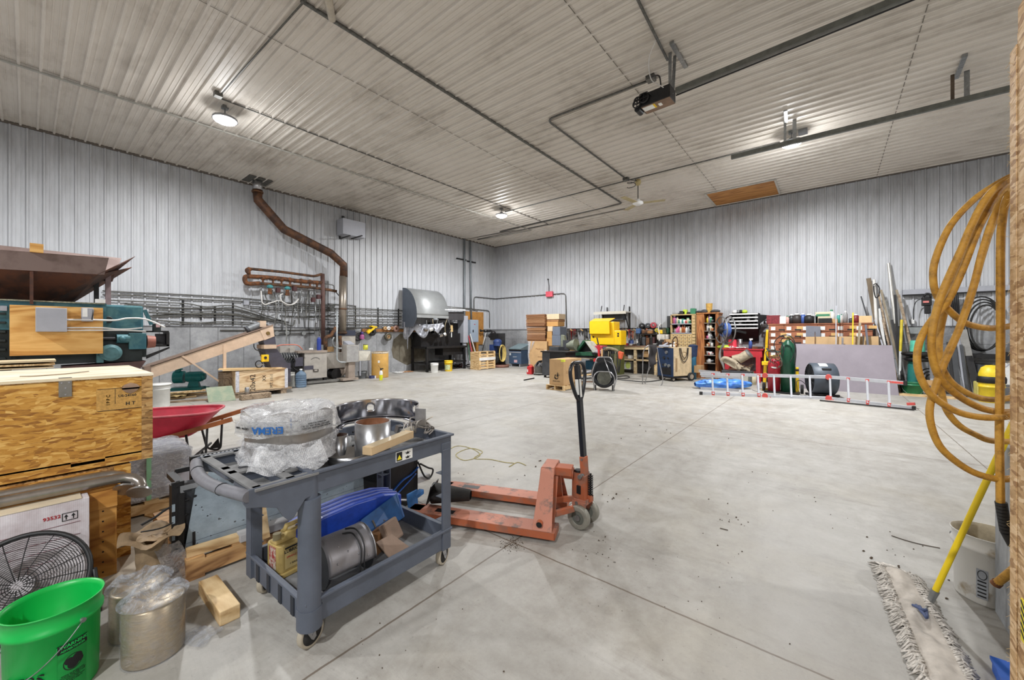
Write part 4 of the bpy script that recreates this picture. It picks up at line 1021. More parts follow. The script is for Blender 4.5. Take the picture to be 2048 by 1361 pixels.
mb=MB();xb(mb,208,611,287,664,-9.32,.8);hs=mb.build('gear_guard',mTealM,t,world=True,bev=.03)
mb=MB();a=q(216,640,-9.32);mb.cyl(a,a+Vector((.015,0,0)),.06,.05,mDkT,18);mb.build('inspection_cover',mDkT,hs,loc=tuple(-Vector((X1-.6,.3,0))))
mb=MB();xb(mb,0,690,20,700,-9.3,.4);
for k in range(6):mb.bb((-9.32,ya,1.12+k*.13),(-9.25,-.2,1.15+k*.13))
mb.bb((-9.6,ya,.9),(-9.3,-.15,1.9));mb.build('black_cover',mDkT,t,world=True)
mb=MB();mb.slab((-9.25,.34,.62),(-9.25,1.12,.70),(-9.25,1.30,1.02),(-9.25,.34,.98),-.5);mb.build('discharge_chute',mat('maroon_steel',(88,62,60),.55,.1,.15),t,world=True)
mb=MB();xb(mb,258,667,293,699,-9.22,.25);mb.build('motor_guard',mTealM,t,world=True,bev=.008)
mb=MB();a=q(293,684,-9.36);b=q(310,684,-9.36);mb.cyl(a,b,.115,.10,None,22);mb.build('motor_end',mat('rust_red_cap',(138,84,70),.6,.1,.15),t,world=True)
mb=MB();a=q(243,678,-9.28);mb.cyl(a-Vector((0,.06,0)),a+Vector((0,.1,0)),.075,.075,None,18);mb.ball(a+Vector((.05,0,0)),.05);mb.cyl(a+Vector((0,-.3,0)),a+Vector((0,.3,0)),.03,m=mBlkM);xb(mb,208,672,236,694,-9.4,.2,mBlkM);mb.build('gearbox',mTealM,t,world=True)
mb=MB();a=q(222,706,-9.18);mb.cyl(a-Vector((.30,0,0)),a,.135,.135,None,26);mb.cyl(a,a+Vector((.03,0,0)),.135,.09,None,26);mb.bb((a.x-.25,a.y-.16,a.z-.16),(a.x-.05,a.y-.08,a.z+.1));mb.build('drive_motor',mat('grey_teal_motor',(74,112,116),.5,.2,.2,8),t,world=True)
mb=MB();xb(mb,283,662,338,665,-9.5,.3);xb(mb,333,665,339,693,-9.5,.3);xb(mb,283,690,338,694,-9.5,.3);xb(mb,312,668,330,689,-9.62,.1,mDG);mb.slab(q(338,694,-9.5),q(292,711,-9.5),q(292,718,-9.5),q(338,697,-9.5),.05);mb.build('output_frame',mBlkM,t,world=True)
mb=MB();xb(mb,208,697,293,716,-9.4,.5);mb.build('base_beam',mDkT,t,world=True)
mb=MB();a=q(289,620,-9.4);b=q(303,650,-9.4);mb.bar(a,b,.05,.05);mb.build('lever',mTealM,t,world=True)
mb=MB();xb(mb,307,648,322,665,-9.45,.12,mDkT);xb(mb,312,646,320,655,-9.42,.02,mat('pink_cap',(196,160,160),.6));mb.build('limit_switch',mDkT,t,world=True)
mb=MB();xb(mb,0,612,14,622,-9.26,.1);mb.build('bearing',mGreyP,t,world=True)
t=xt('control_board','golden plywood control board mounted on the hopper machine','board',110,712,-9.13)
mb=MB();xb(mb,19,613,206,710,-9.13,.03);mb.build('board',mPlyG,t,world=True)
t=xt('electrical_box','large pale grey electrical enclosure on the golden plywood board','electrical box',103,663,-9.0)
mb=MB();xb(mb,71,616,134,664,-9.0,.13);mb.build('enclosure',mGreyP,t,bev=.006,world=True)
mb=MB();xb(mb,72,617,133,663,-8.997,.003);mb.build('cover',mGreyP,t,bev=.003,world=True)
t=xt('electrical_box','small grey disconnect switch with white labels on the golden plywood board','electrical box',175,643,-9.05)
mb=MB();xb(mb,163,616,187,643,-9.05,.08);mb.build('enclosure',mGreyP,t,bev=.008,world=True)
mb=MB();xb(mb,165,617,175,634,-9.046,.004);mb.build('paper_label',mPaper,t,world=True)
mb=MB();a=q(187,620,-9.05);b=q(184,640,-9.03);mb.tube([a,b],.008,None,6);mb.build('switch_handle',mBlk,t,world=True)
def pixtube(name,label,cat,pts,X,r,m,group=None,seg=8,plane='X',n=6,elbow=None):
 f=onX if plane=='X' else(onY if plane=='Y' else onZ)
 p3=[f(a[0],a[1],a[2] if len(a)>2 else X) for a in pts]
 mb=MB();mb.tube(elbowed(p3,elbow) if elbow else(spline(p3,n) if n else p3),r,None,seg)
 return solo(name,mb,m,label,cat,group=group)
mWC=mat('white_conduit',(214,212,208),.5,0,.05)
pixtube('white_conduit','white conduit from the grey enclosure running across the teal guard, topmost of three','conduit',[(134,640),(180,640),(230,641),(255,637),(292,639),(330,655)],-9.06,.013,mWC,'white conduits on the hopper machine')
pixtube('white_conduit','white conduit below the small switch box, middle of three','conduit',[(134,656),(200,656),(245,659),(285,656)],-9.06,.011,mWC,'white conduits on the hopper machine')
pixtube('white_conduit','white conduit below the small switch box, lowest of three','conduit',[(134,661),(200,661),(250,661),(292,663)],-9.06,.011,mWC,'white conduits on the hopper machine')
mb=MB();xb(mb,0,0,1,1,-9,.01) if 0 else None
mb.box((0,0,.065),(.12,.13,.13));solo('wood_block',mb,mPlyG,'small wooden block sitting on the rim of the brown hopper','wood block',(-9.19,.085,2.70))
mb=MB();mb.box((0,0,.03),(.10,.11,.06));solo('white_block',mb,mWht,'small white chipped block at the corner of plywood board and teal guard','block',(-9.18,.74,1.99))
for k,(a,b) in enumerate(((722,728),(729,735),(736,741))):
 mb=MB();p0=onX(0,b,-8.6);p1=onX(112-2*k,b,-8.6);mb.bb((-9.1,-.9,p0.z),(-8.6,p1.y,onX(60,a,-8.6).z))
 solo('pale_plank',mb,mPineX if k%2 else mat('pale_grain',(206,186,152),.75,0,.12,6,stretch=(1,.15,1)),('topmost','middle','lowest')[k]+' pale plank in the stack behind the OSB crate lid','plank',group='pale planks behind the OSB crate')
t=thing('incline_conveyor','beige inclined conveyor rising to the right in front of the left wall','conveyor',(-11.3,2.8,0))
mBe=mat('beige_enamel',(202,176,152),.5,0,.08,5);Xc=-11.2
def side(X,th=.006):
 mb=MB();pts=[(292,739),(296,760),(420,715),(546,672),(549,662),(546,651),(420,690),(300,733)]
 return mb,[onX(a,b,Xc) for a,b in pts]
mb=MB();c=[onX(*p,Xc) for p in((302,732),(546,651),(549,673),(303,757))]
mb.slab(c[0],c[1],c[2],c[3],.01);c2=[p-Vector((.55,0,0)) for p in c];mb.slab(c2[0],c2[1],c2[2],c2[3],.01);mb.build('side_plate',mBe,t,world=True)
mb=MB();mb.slab(c[0],c2[0],c2[1],c[1],.02);mb.bar(c[0]+Vector((.01,0,.01)),c[1]+Vector((.01,0,.01)),.03,.025);mb.build('belt_cover',mat('brown_edge',(134,112,98),.6,0,.1),t,world=True)
mb=MB();e=[onX(*p,Xc+.012) for p in((520,661),(546,651),(549,673),(529,681))];mb.slab(e[0],e[1],e[2],e[3],.006);a=onX(536,667,Xc+.01);mb.cyl(a,a+Vector((.03,0,0)),.05,.04,mat('brass_bearing',(120,96,50),.5,.3),12);mb.build('head_plate',mBe,t,world=True)
mb=MB();a,b=onX(497,659,Xc-.15),onX(519,650,Xc-.15);mb.cyl(a,b,.085,.085,None,20);mb.cyl(onX(493,661,Xc-.15),a,.095,.09,mDG,20);mb.bb(b+Vector((-.1,-.02,-.06)),b+Vector((.1,.12,.1)),mBe);mb.build('motor',mat('grey_motor',(120,122,124),.5,.2,.1),t,world=True)
mb=MB()
for s in(0,.5):a,b=onX(449,690,Xc-s),onX(453,737,Xc-s);mb.bar(a,Vector((a.x,a.y,0)),.06,.05)
mb.build('support_leg',mBe,t,world=True)
mb=MB();mb.bar(onX(364,712,Xc),onX(455,775,Xc+.02),.035,.035);mb.build('brace',mBe,t,world=True)
mb=MB();mb.slab(*[onX(*p,Xc+.005) for p in((288,735),(302,731),(303,757),(294,762))],.3);mb.build('tail_cover',mat('brown_edge',(134,112,98)),t,world=True)
mPur=mat('purple_grey_steel',(74,72,84),.5,.1,.12)
t=thing('granulator_chute','dark slate angled chute under the conveyor head','chute',(-11.6,4.2,0))
mb=MB();a=[onX(*p,-11.15) for p in((528,699),(553,697),(583,738),(545,741))];mb.slab(a[0],a[1],a[2],a[3],.45);b=[onX(*p,-11.2) for p in((527,682),(550,673),(552,690),(530,692))];mb.slab(b[0],b[1],b[2],b[3],.4);mb.bb((-11.55,a[2].y-.3,.2),(-11.2,a[2].y,.7));mb.build('body',mPur,t,world=True)
mb=MB();xb(mb,528,690,553,698,-11.1,.5);mb.build('collar',mBe,t,world=True)
t=xt('control_pendant','yellow push-button box hanging in front of the slate chute','control box',530,722,-11.0)
mb=MB();xb(mb,524,710,538,724,-11.0,.08);mb.build('box',mYel,t,bev=.01,world=True)
mb=MB();a=onX(531,716,-11.0);mb.cyl(a,a+Vector((.02,0,0)),.035,.03,None,12);mb.build('button',mInk,t,world=True)
mb=MB();mb.tube(spline([onX(*p,-11.05) for p in((527,711),(523,703),(512,700),(508,694),(508,688))],5),.012,None,6);mb.build('cable',mBlk,t,world=True)
t=xt('hand_winch','black crank and clamp on the timber crate lid','winch',520,736,-11.1)
mb=MB();mb.tube([onX(518+7*math.cos(a),729+7*math.sin(a),-11.1) for a in[2*PI*i/16 for i in range(16)]],.012,None,6,True);mb.bar(onX(528,726,-11.1),onX(545,738,-11.05),.08,.03);mb.bar(onX(515,732,-11.1),onX(530,728,-11.1),.03,.03,mSteel);mb.build('frame',mBlkM,t,world=True)
t=thing('timber_crate','long pale timber crate with handwritten marks and a loose lid','crate',(-10.6,3.3,.12))
mTc=m_plywood('crate_timber',(214,184,142),(232,208,172),(176,138,100),'Y',.9)
XT=-10.6;y0_,y1_=onX(470,760,XT).y,onX(575,760,XT).y
mb=MB();mb.bb((XT-.52,y0_,.14),(XT,y1_,.62));mb.build('box',mTc,t,bev=.004,world=True)
mb=MB();xb(mb,447,745,471,776,XT-.2,.4);mb.build('end_block',mOldW,t,world=True)
mb=MB()
for px in(474,572):a=onX(px,760,XT);mb.bb((XT,a.y-.03,.14),(XT+.012,a.y+.04,.62))
mb.build('corner_batten',mat('whitewashed',(206,206,214),.7,0,.15,20),t,world=True)
mb=MB();mb.slab(onX(436,741,XT),onX(545,737,XT),onX(575,736,XT-.9),onX(440,738,XT-.9),.02);mb.slab(onX(445,743,XT+.02),onX(572,738,XT+.02),onX(572,739,XT-.7),onX(450,740,XT-.7),.02);mb.build('lid',mPine,t,world=True)
text_part('20x42',.16,'handwriting',mInk,t,lambda x,y,z:Vector((XT+.002+z,y0_+.36-y,.33+x)),world=True)
text_part('XX',.13,'handwriting',mInk,t,lambda x,y,z:Vector((XT+.002+z,y0_+.60-y*.8,.42+x*.8)),world=True)
text_part('MT 11-1',.12,'handwriting',mInk,t,lambda x,y,z:Vector((XT+.002+z,y0_+.76-y*.8,.34+x*.8)),world=True)
mb=MB();mb.bb((XT-.75,y0_-.05,.0),(XT+.0,y0_+.1,.13));mb.bb((XT-.75,y1_-.15,0),(XT,y1_-.02,.13));mb.bb((XT-.8,y0_,.1),(XT+.01,y1_+.1,.14));mb.build('skid',mOldW,t,world=True)
mb=MB();mb.bb((-.09,-.30,0),(.09,.30,.12));p=F(511,798)
solo('timber_beam',mb,mOldW,'weathered squared timber beam on the floor before the timber crate','beam',(p.x,p.y,0),R(-2),bev=.012)
mb=MB();mb.cyl((-.25,0,.075),(.25,0,.075),.075,.07,None,16)
p=F(476,790);solo('log_end',mb,mat('log_wood',(150,104,66),.8,0,.15),'short round orange-brown log beside the timber beam','log',(p.x-.1,p.y-.05,0))
mb=MB();mb.lathe([(0,0),(.035,0),(.035,.09),(.025,.10),(.0,.10)],seg=14)
p=F(511,798);solo('small_canister',mb,mSteel,'small steel canister standing on the squared timber beam','canister',(p.x-.02,p.y-.16,.121)).scale=(1.3,1.3,1.6)
mJug=NT('blue_jug');mJug.b.inputs['Transmission Weight'].default_value=.55;mJug.b.inputs['IOR'].default_value=1.2;mJug=mJug.out(mJug.ramp(mJug.noise(6),[(.3,(120,148,178)),(.7,(164,188,210))]),.12)
def jug(loc):
 t=thing('water_jug','translucent blue water cooler jug on the floor by the machines','water jug',loc)
 mb=MB();prof=[(0,0),(.125,0),(.138,.02)]
 for k in range(5):prof+=[(.138,.05+k*.06),(.131,.06+k*.06),(.131,.07+k*.06),(.138,.08+k*.06)]
 prof+=[(.13,.36),(.10,.41),(.05,.44),(.032,.46),(.032,.50),(0,.50)]
 mb.lathe(prof,seg=28);mb.build('body',mJug,t)
 mb=MB();mb.lathe([(.036,.48),(.036,.51),(0,.512)],seg=16);mb.build('cap',mWht,t)
jug((*F(602,775).xy,0))
p=F(581,774);bucket('paint_pail','small white lidded pail between timber crate and water jug','bucket',(p.x,p.y,0),mat('dirty_white_plastic',(204,202,194),.5,0,.1,8),h=.40,rt=.11,rb=.10,wire=False)
mLG=mat('machine_grey',(172,166,158),.5,.1,.1,4)
mLGd=mat('machine_grey_dirty',(156,142,130),.6,.1,.14,5)
XM=-11.75
t=thing('extruder_machine','grey beige extruder machine with panelled covers on a steel floor channel','machine',(XM,5.7,0))
mb=MB();xb(mb,609,705,654,757,XM,.5);mb.build('front_cover',mLG,t,world=True,bev=.008)
mb=MB();xb(mb,596,702,655,706,XM+.03,.6);mb.build('top_lip',mLGd,t,world=True)
mb=MB();xb(mb,627,739,637,744,XM+.02,.02,mDk);xb(mb,629,740,635,742.5,XM+.03,.01,mLG);mb.build('pull_handle',mLGd,t,world=True)
mb=MB();xb(mb,608,732,627,740,XM+.006,.01);mb.build('slot',mPur,t,world=True)
mb=MB();xb(mb,625,709,642,739,XM+.004,.01) if 0 else None
a=onX(631,719,XM+.006);mb.tube([a+Vector((0,.16*math.cos(R(40+100*i/10)),-.10+.15*math.sin(R(40+100*i/10)))) for i in range(11)],.006,None,5);mb.build('lettered_arc',mDG,t,world=True)
mb=MB();xb(mb,654,706,693,737,XM-.3,.6);mb.build('barrel_cover',mLG,t,world=True,bev=.01)
mb=MB();a=onX(677,745,XM-.45);b=onX(690,742,XM-.45);mb.cyl(a,b,.16,.12,mLGd,20);a=onX(670,748,XM-.4);mb.cyl(a-Vector((.2,0,0)),a+Vector((.1,0,0)),.17,.17,mBlkM,24);mb.build('screw_housing',mLGd,t,world=True)
mb=MB();xb(mb,615,761,685,765,XM+.02,.12);xb(mb,613,757,685,759,XM-.5,.1);mb.build('floor_channel',mat('channel_grey',(116,114,110),.6,.2,.12),t,world=True)
mb=MB()
for px in(612,648):xb(mb,px,756,px+6,763,XM-.05,.1)
mb.build('foot',mBlkM,t,world=True)
mb=MB();mb.tube(spline([onX(*p_,XM) for p_ in((582,712),(590,722),(586,735),(596,742),(604,738))],5),.02,None,6);xb(mb,560,706,598,728,XM-.1,.5,mDG);xb(mb,590,715,606,733,XM+.0,.45,mPur);xb(mb,585,733,602,762,XM-.1,.4,mBlkM)
for k in range(7):
 a=onX(562+5*k,706,XM-.05);mb.tube([a,a+Vector((.05,.02,-.12)),a+Vector((.02,-.02,-.24))],.012,mGalv,6)
mb.build('hydraulic_block',mBlkM,t,world=True)
mb=MB();xb(mb,560,693,590,707,XM-.3,.3);xb(mb,580,697,590,710,XM-.2,.2);mb.build('junction_cover',mLG,t,world=True)
t=thing('control_cabinet','grey steel control cabinet on a pedestal with a slanted keypad','control cabinet',(XM+.1,6.4,0))
mb=MB();xb(mb,693,691,718,725,XM+.15,.3);mb.build('cabinet',mLG,t,bev=.006,world=True)
mb=MB();xb(mb,694,692,717,724,XM+.158,.008);dr_=mb.build('door',mat('cabinet_grey',(160,158,156),.5),t,world=True)
mb=MB();xb(mb,697,725,710,757,XM+.1,.2);mb.build('pedestal',mLGd,t,world=True)
mb=MB();a=onX(696,690,XM+.15);mb.prism([(0,0),(.3,0),(.3,.02),(.03,.11),(0,.11)],a.y,a.y+.22,None,'XZ',T=Matrix.Translation((XM-.15,0,a.z)));mb.build('keypad_console',mGreyP,t,world=True)
mb=MB();xb(mb,686,757,717,761,XM+.2,.4);mb.build('base_plate',mLGd,t,world=True)
pixtube('pale_conduit','pale vertical conduit bending into the control cabinet','conduit',[(674,622),(674,700),(674,720),(680,725),(694,725)],XM+.12,.022,mat('pale_pipe',(170,176,178),.45,.2),n=0,elbow=.12)
t=thing('white_machine_table','white-painted machine table between control cabinet and yellow drum','table',(-12.3,7.3,0))
mb=MB();xb(mb,718,703,741,722,-12.0,.6);mb.build('apron',mat('aged_white',(208,204,192),.6,0,.12,6),t,world=True,bev=.005)
for px in(719,737):
 for d_ in(0,.5):mb=MB();xb(mb,px,722,px+3,752,-12.0-d_,.05);mb.build('leg',mGreyP,t,world=True)
t=xt('tin','yellow tin standing on the white machine table','tin',731,700,-12.1)
mb=MB();mb.lathe([(0,0),(.075,0),(.075,.17),(0,.17)],seg=18);mb.build('body',mat('lime_label',(214,214,70),.5),t)
mb=MB();mb.lathe([(.078,.165),(.078,.18),(0,.18)],seg=18);mb.build('lid',mDG,t)
t=xt('fibre_drum','tall yellow-brown open barrel beside the tape rack','barrel',760,750,-11.9,z=0)
mb=MB();mb.lathe([(0,0),(.27,0),(.275,.02),(.275,.84),(.262,.86),(.255,.84),(.255,.02)],seg=36);mb.build('shell',mat('drum_ochre',(196,152,78),.65,0,.1,4),t)
mb=MB();mb.lathe([(.278,.82),(.283,.85),(.278,.875),(.262,.875)],seg=36);mb.lathe([(0,.80),(.255,.80)],seg=30);mb.build('rim_bag',mat('dusty_rim',(196,184,166),.8,0,.2,20),t)
mb=MB();a=R(-40);mb.box((.278*math.cos(a),.278*math.sin(a),.55),(.004,.06,.08),None,(0,0,a));mb.build('label',mPaper,t)
p=F(762,761)
t=thing('spray_bottle','yellow and white spray bottle on the floor before the yellow barrel','spray bottle',(p.x,p.y,0));t.scale=(1.25,1.25,1.25)
mb=MB();mb.lathe([(0,0),(.04,0),(.042,.01),(.042,.14)],seg=16,m=mat('lime_yellow',(222,226,40),.5));mb.lathe([(.042,.14),(.042,.21),(.018,.25)],seg=16,m=mWht);mb.build('bottle',mWht,t)
mb=MB();mb.cyl((0,0,.25),(0,0,.28),.018);mb.box((0,.02,.29),(.03,.08,.03));mb.tube([(0,-.01,.30),(0,-.08,.38)],.004,None,5);mb.build('trigger_head',mBlk,t)
mb=MB();mb.box((0,0,.045),(.12,.25,.09));mb.box((.061,.05,.045),(.003,.08,.085),mWht);p=F(747,757)
solo('dark_carton',mb,mat('navy_box',(52,58,96),.6),'small navy and white box on the floor by the yellow barrel','box',(p.x,p.y,0))
p=F(725,757);bucket('grey_pail','dull grey pail on the floor below the white machine table','bucket',(p.x,p.y,0),mat('pail_grey',(122,126,130),.6),h=.24,rt=.15,rb=.12)
t=thing('heater_housing','beige heater housing with dark blue top plate under the flue pipe','housing',(-12.6,6.6,0))
mb=MB();xb(mb,681,666,711,737,-12.7,.4);mb.build('housing',mLG,t,world=True,bev=.01)
mb=MB();xb(mb,670,661,711,672,-12.68,.4);mb.build('top_plate',mat('navy_steel',(50,54,72),.5,.1),t,world=True)
mb=MB();a=onX(680,672,-12.3);b=onX(683,722,-12.3);mb.cyl(a,b,.05,.05,None,12);mb.build('standpipe',mRustP,t,world=True)
mb=MB();mb.tube(spline([onX(*p_,-12.2) for p_ in((668,675),(665,683),(667,692),(675,697),(690,697))],5),.03,None,8);mb.build('hose',mGalv,t,world=True)
t=xt('bronze_valve','rusty elbow pipe and brass valve above the extruder','valve',660,705,-12.3)
mb=MB();mb.tube(elbowed([onX(*p_,-12.3) for p_ in((651,704),(651,675),(662,672),(672,655))],.1),.06,None,10);xb(mb,655,694,668,704,-12.2,.2,mat('brassy',(142,112,72),.6,.2,.2));mb.build('pipe',mRustP,t,world=True)
t=xt('hose_fitting','blue cylindrical filter standing on the extruder top','filter',638,703,-12.0)
mb=MB();xx=onX(638,703,-12.0);mb.cyl(xx,onX(638,678,-12.0),.06,.06,None,16);mb.cyl(onX(638,678,-12.0),onX(638,675,-12.0),.045,.03,None,16);mb.build('cartridge',mat('royal_blue',(44,66,150),.4),t,world=True)
for px in(621,624):pass
for i,px in enumerate((620,624)):
 mb=MB();mb.lathe([(0,0),(.028,0),(.028,.06),(0,.065)],seg=12);p_=onX(px,701,-11.95)
 solo('small_cup',mb,mWht,('left' if i==0 else 'right')+' one of two small white cups on the extruder top','cup',(p_.x,p_.y,p_.z),group='white cups on the extruder')
XF=XL+.5
t=xt('flue_pipe','rusty stove flue pipe zigzagging from ceiling down the left wall','flue pipe',685,668,XF)
r_=.125
def seg_(pts,m,nm,r=r_,rot=False):mb=MB();mb.tube([onX(a,b,XF) for a,b in pts],r,None,20);return mb.build(nm,m,t,world=True)
seg_([(515,362),(515,382)],mSteel,'ceiling_collar',r_*.98)
seg_([(515,380),(516,400),(568,459),(662,507),(687,530),(687,554)],mat('flue_rust',(98,66,44),.6,.3,.22,5,rgb2=(64,46,38)),'stove_pipe')
seg_([(515,383),(515,386)],mRustP,'joint_band',r_*1.15)
seg_([(686,553),(685,667)],mat('flue_steel',(158,148,136),.35,.7,.12,3),'lower_pipe',r_*.98)
seg_([(685.5,617),(685.5,620)],mRustP,'joint_band',r_*1.04);seg_([(685,664),(685,668)],mRustP,'base_collar',r_*1.15)
mb=MB();a=onX(515,362,XF);mb.bb((a.x-.3,a.y-.3,ZC-.03),(a.x+.3,a.y+.3,ZC-.02));mb.build('ceiling_plate',mGalvD,t,world=True)
t=xt('wall_cabinet','pale grey box on black brackets high on the left wall','wall box',708,470,XL+.04)
mb=MB();xb(mb,686,441,731,472,XL+.45,.42);mb.build('cabinet',mGreyP,t,world=True,bev=.006)
mb=MB()
for px in(692,716):a=onX(px,474,XL+.45);mb.bar(Vector((XL+.02,a.y,a.z)),Vector((XL+.72,a.y,a.z+.0)),.04,.03);mb.bar(Vector((XL+.03,a.y,a.z)),Vector((XL+.03,a.y,a.z+.3)),.04,.03)
mb.build('bracket',mBlkM,t,world=True)
mb=MB();a=onX(686,436,XL+.05);mb.box(a,(.06,.08,.12));mb.build('sensor',mBlk,t,world=True)
XP_=XL+.35
t=xt('pipe_manifold','rusty looped water pipe manifold with hanging valves on the left wall','pipe manifold',560,570,XP_)
def mt(pts,r,m,nm,X=XP_,par=None,e=.12,sg=10):
 mb=MB();mb.tube(elbowed([onX(a,b,X) for a,b in pts],e),r,None,sg);return mb.build(nm,m,par or t,world=True)
mt([(645,690),(645,548),(636,551),(628,553),(562,544),(500,538)],.04,mRustP,'header_pipe')
mt([(500,546),(498,546),(494,541),(500,538)],.065,mRust,'header_elbow',e=.03)
mt([(645,566),(600,563),(560,557),(520,554),(498,553),(491,553),(489,559),(492,567),(500,568),(520,567)],.06,mRust,'return_pipe',e=.2)
mt([(515,567),(560,570),(620,575),(652,579),(673,583)],.045,mRustP,'supply_pipe')
mt([(645,548),(646,600),(646,690)],.065,mat('maroon_pipe',(98,72,66),.6,.2,.2,5),'riser_pipe')
mt([(650,568),(668,571),(668,580),(678,592)],.015,mGalvD,'side_pipe')
for(px,y0,y1) in((526,556,568),(546,557,570),(563,559,571),(580,560,573),(602,562,575),(620,564,576),(634,566,578)):
 mb=MB();mb.cyl(onX(px,y0,XP_),onX(px,y1,XP_),.03,.03,None,8);mb.ball(onX(px,y0,XP_),.075,None,10,rings=6);mb.build('branch_tee',mRust,t,world=True)
for px,py in((540,574),(575,577)):
 mb=MB();a=onX(px,py,XP_+.05);mb.ball(a,.09,None,12,(.8,1,.7));mb.cyl(a,a-Vector((0,0,.22)),.05,.06,mRust,10);mb.build('valve',mat('verdigris',(70,140,144),.6,.1,.2,14),t,world=True)
for px,py in((556,581),(626,600),(637,594),(589,578)):
 mb=MB();a=onX(px,py,XP_+.03);mb.box(a,(.12,.1,.14));mb.build('valve_body',mat('dark_red_valve',(74,40,40),.6),t,world=True)
rr=random.Random(3)
for k,(px,y0,y1) in enumerate(((523,575,612),(533,585,618),(544,580,606),(556,588,640),(570,585,648),(589,580,600),(602,580,628),(614,578,634),(622,584,606),(631,600,648),(638,600,672),(571,640,700),(590,612,636))):
 mb=MB();mb.tube(spline([onX(px+rr.uniform(-2,2),y0+(y1-y0)*i/4,XP_-.05*(i%2)) for i in range(5)],4),.016,None,6);mb.build('hanging_hose',(mGalv,mGalvD,mat('grey_hose',(140,140,136),.6))[k%3],t,world=True)
mt([(522,582),(524,606),(530,610),(560,600),(573,612),(584,610),(596,600)],.018,mWC,'looped_hose',X=XP_+.05,e=.3)
mt([(566,588),(560,590),(562,603),(578,611),(590,608),(597,598)],.018,mWC,'looped_hose',X=XP_+.1,e=.3)
cond=[[(205,582),(280,586),(345,588.5),(486,597),(589,607.5),(671,611)],[(205,590),(280,592),(362,598),(486,603.5),(589,612),(668,615)],[(205,600),(280,603.5),(372,607.6),(412,614),(457,611),(486,617),(527,630),(568,643)],[(250,607),(300,613),(372,617),(440,617),(486,622),(540,638),(578,645)],[(298,620),(395,624),(465,622),(515,634),(560,646)],[(298,626),(395,629),(460,630),(530,640),(568,648),(585,652),(590,640)],[(300,634),(395,633),(486,638),(548,643)],[(300,640),(390,646),(440,644),(486,645),(535,650)],[(330,650),(400,647),(460,649),(537,652)],[(305,631),(395,627),(470,629),(500,634),(545,640)],[(500,613),(560,617),(600,617),(672,620)],[(500,617),(560,621),(660,622)]]
cond_r=[[(655,608),(700,611),(711,612),(711,655)],[(655,617),(711,617),(806,622)],[(600,622),(660,623),(715,624),(803,628)],[(640,633),(715,631),(803,634)],[(640,640),(700,637),(720,640),(803,639)],[(655,645),(700,645),(803,645)],[(655,650),(730,650),(803,651)],[(655,656),(720,655),(790,655)],[(600,634),(640,636),(668,628)],[(560,632),(600,634),(645,632)],[(440,661),(560,661),(712,658)],[(548,667),(566,667),(628,667)]]
pos=['topmost','second from the top','third from the top','fourth from the top','fifth from the top','sixth from the top','seventh from the top','eighth from the top','lowest','thin middle','upper short','lower short']
for i,pts in enumerate(cond):
 pixtube('wall_conduit',pos[i]+' of the grey wall conduits left of the pipe manifold','conduit',pts,XL+.05+.015*(i%3),.016+.003*(i%2),mGalvD,'grey conduits along the left wall',6)
for i,pts in enumerate(cond_r):
 pixtube('wall_conduit',pos[i]+' of the grey wall conduits right of the flue pipe' if i<8 else('short grey conduit behind the riser of the manifold','short grey conduit below the manifold valves','long thin conduit along the concrete sill','thin conduit with round junction boxes on the concrete')[i-8],'conduit',pts,XL+.05+.02*(i%3),.016+.003*(i%2),mGalvD,'grey conduits along the left wall',6,n=0,elbow=.08)
for i,(px,a,b) in enumerate(((366,600,650),(466,606,651),(711,612,657),(756,616,655),(797,618,653),(402,612,640),(430,614,646))):
 mb=MB();p0=L(px,a,.04);p1=L(px,b,.04);mb.bb((XL+.02,p0.y-.02,p1.z),(XL+.05,p0.y+.02,p0.z))
 solo('strut_channel',mb,mBlkM,['strut channel holding conduits left of the conveyor head, farther left','strut channel holding conduits above the conveyor head','strut channel just right of the flue pipe','strut channel midway between flue and curved hood','strut channel against the curved hood edge','short strut channel between the two left ones, left','short strut channel between the two left ones, right'][i],'strut',group='strut channels on the left wall')
for i,px in enumerate((552,573,606)):
 mb=MB();a=L(px,667+(0,-1,0)[i],.06);mb.cyl(a,a+Vector((.07,0,0)),.065,.065,None,16);solo('junction_box',mb,mGalv,('left','middle','right')[i]+' round junction box on the thin conduit on the concrete wall','junction box',group='round junction boxes')
mb=MB();xb(mb,488,601,498,610,XL+.12,.08);solo('junction_box',mb,mGreyP,'square grey junction box on the wall conduits below the manifold loop','junction box')
pixtube('orange_cord','loose orange and red cord lying across the extruder top','cord',[(520,712),(545,700),(556,692),(575,690),(595,691),(605,700)],-11.6,.014,mat('orange_cord',(206,122,100),.6))
# ================= wheelbarrow, pump and small things between crate and conveyor =================
t=thing('wheelbarrow','red wheelbarrow with brown wooden handles behind the OSB crate','wheelbarrow',(-5.98,1.12,0),R(-28))
mRW=mat('barrow_red',(178,34,58),.5,.1,.12,6)
mb=MB()
def tray_fn(u,v):
 a=2*PI*u;c,s=math.cos(a),math.sin(a)
 k=1/(abs(c)**4+abs(s)**4)**.25
 bx,by,z=.20,.30,.30;tx,ty=.33,.52
 if v<.5:w=v/.5;w2=1-(1-w);return Vector((bx*c*k*w,(-.05+by*s*k*w),.30+.02*0))
 w=(v-.5)/.5
 return Vector(((bx+(tx-bx)*w)*c*k,-.05*(1-w)-.02*w+(by+(ty-by)*w)*s*k,.30+.28*w**.9-.05*w*(1 if s>0 else 0)*0))
mb.grid(tray_fn,48,14,None,True);mb.build('tray',mRW,t,solid=.006,loc=(0,-.08,0))
mb=MB();mb.tube([tray_fn(i/48,1) for i in range(48)],.012,None,6,True);mb.build('rolled_rim',mat('faded_red',(196,96,104),.5),t,loc=(0,-.08,0))
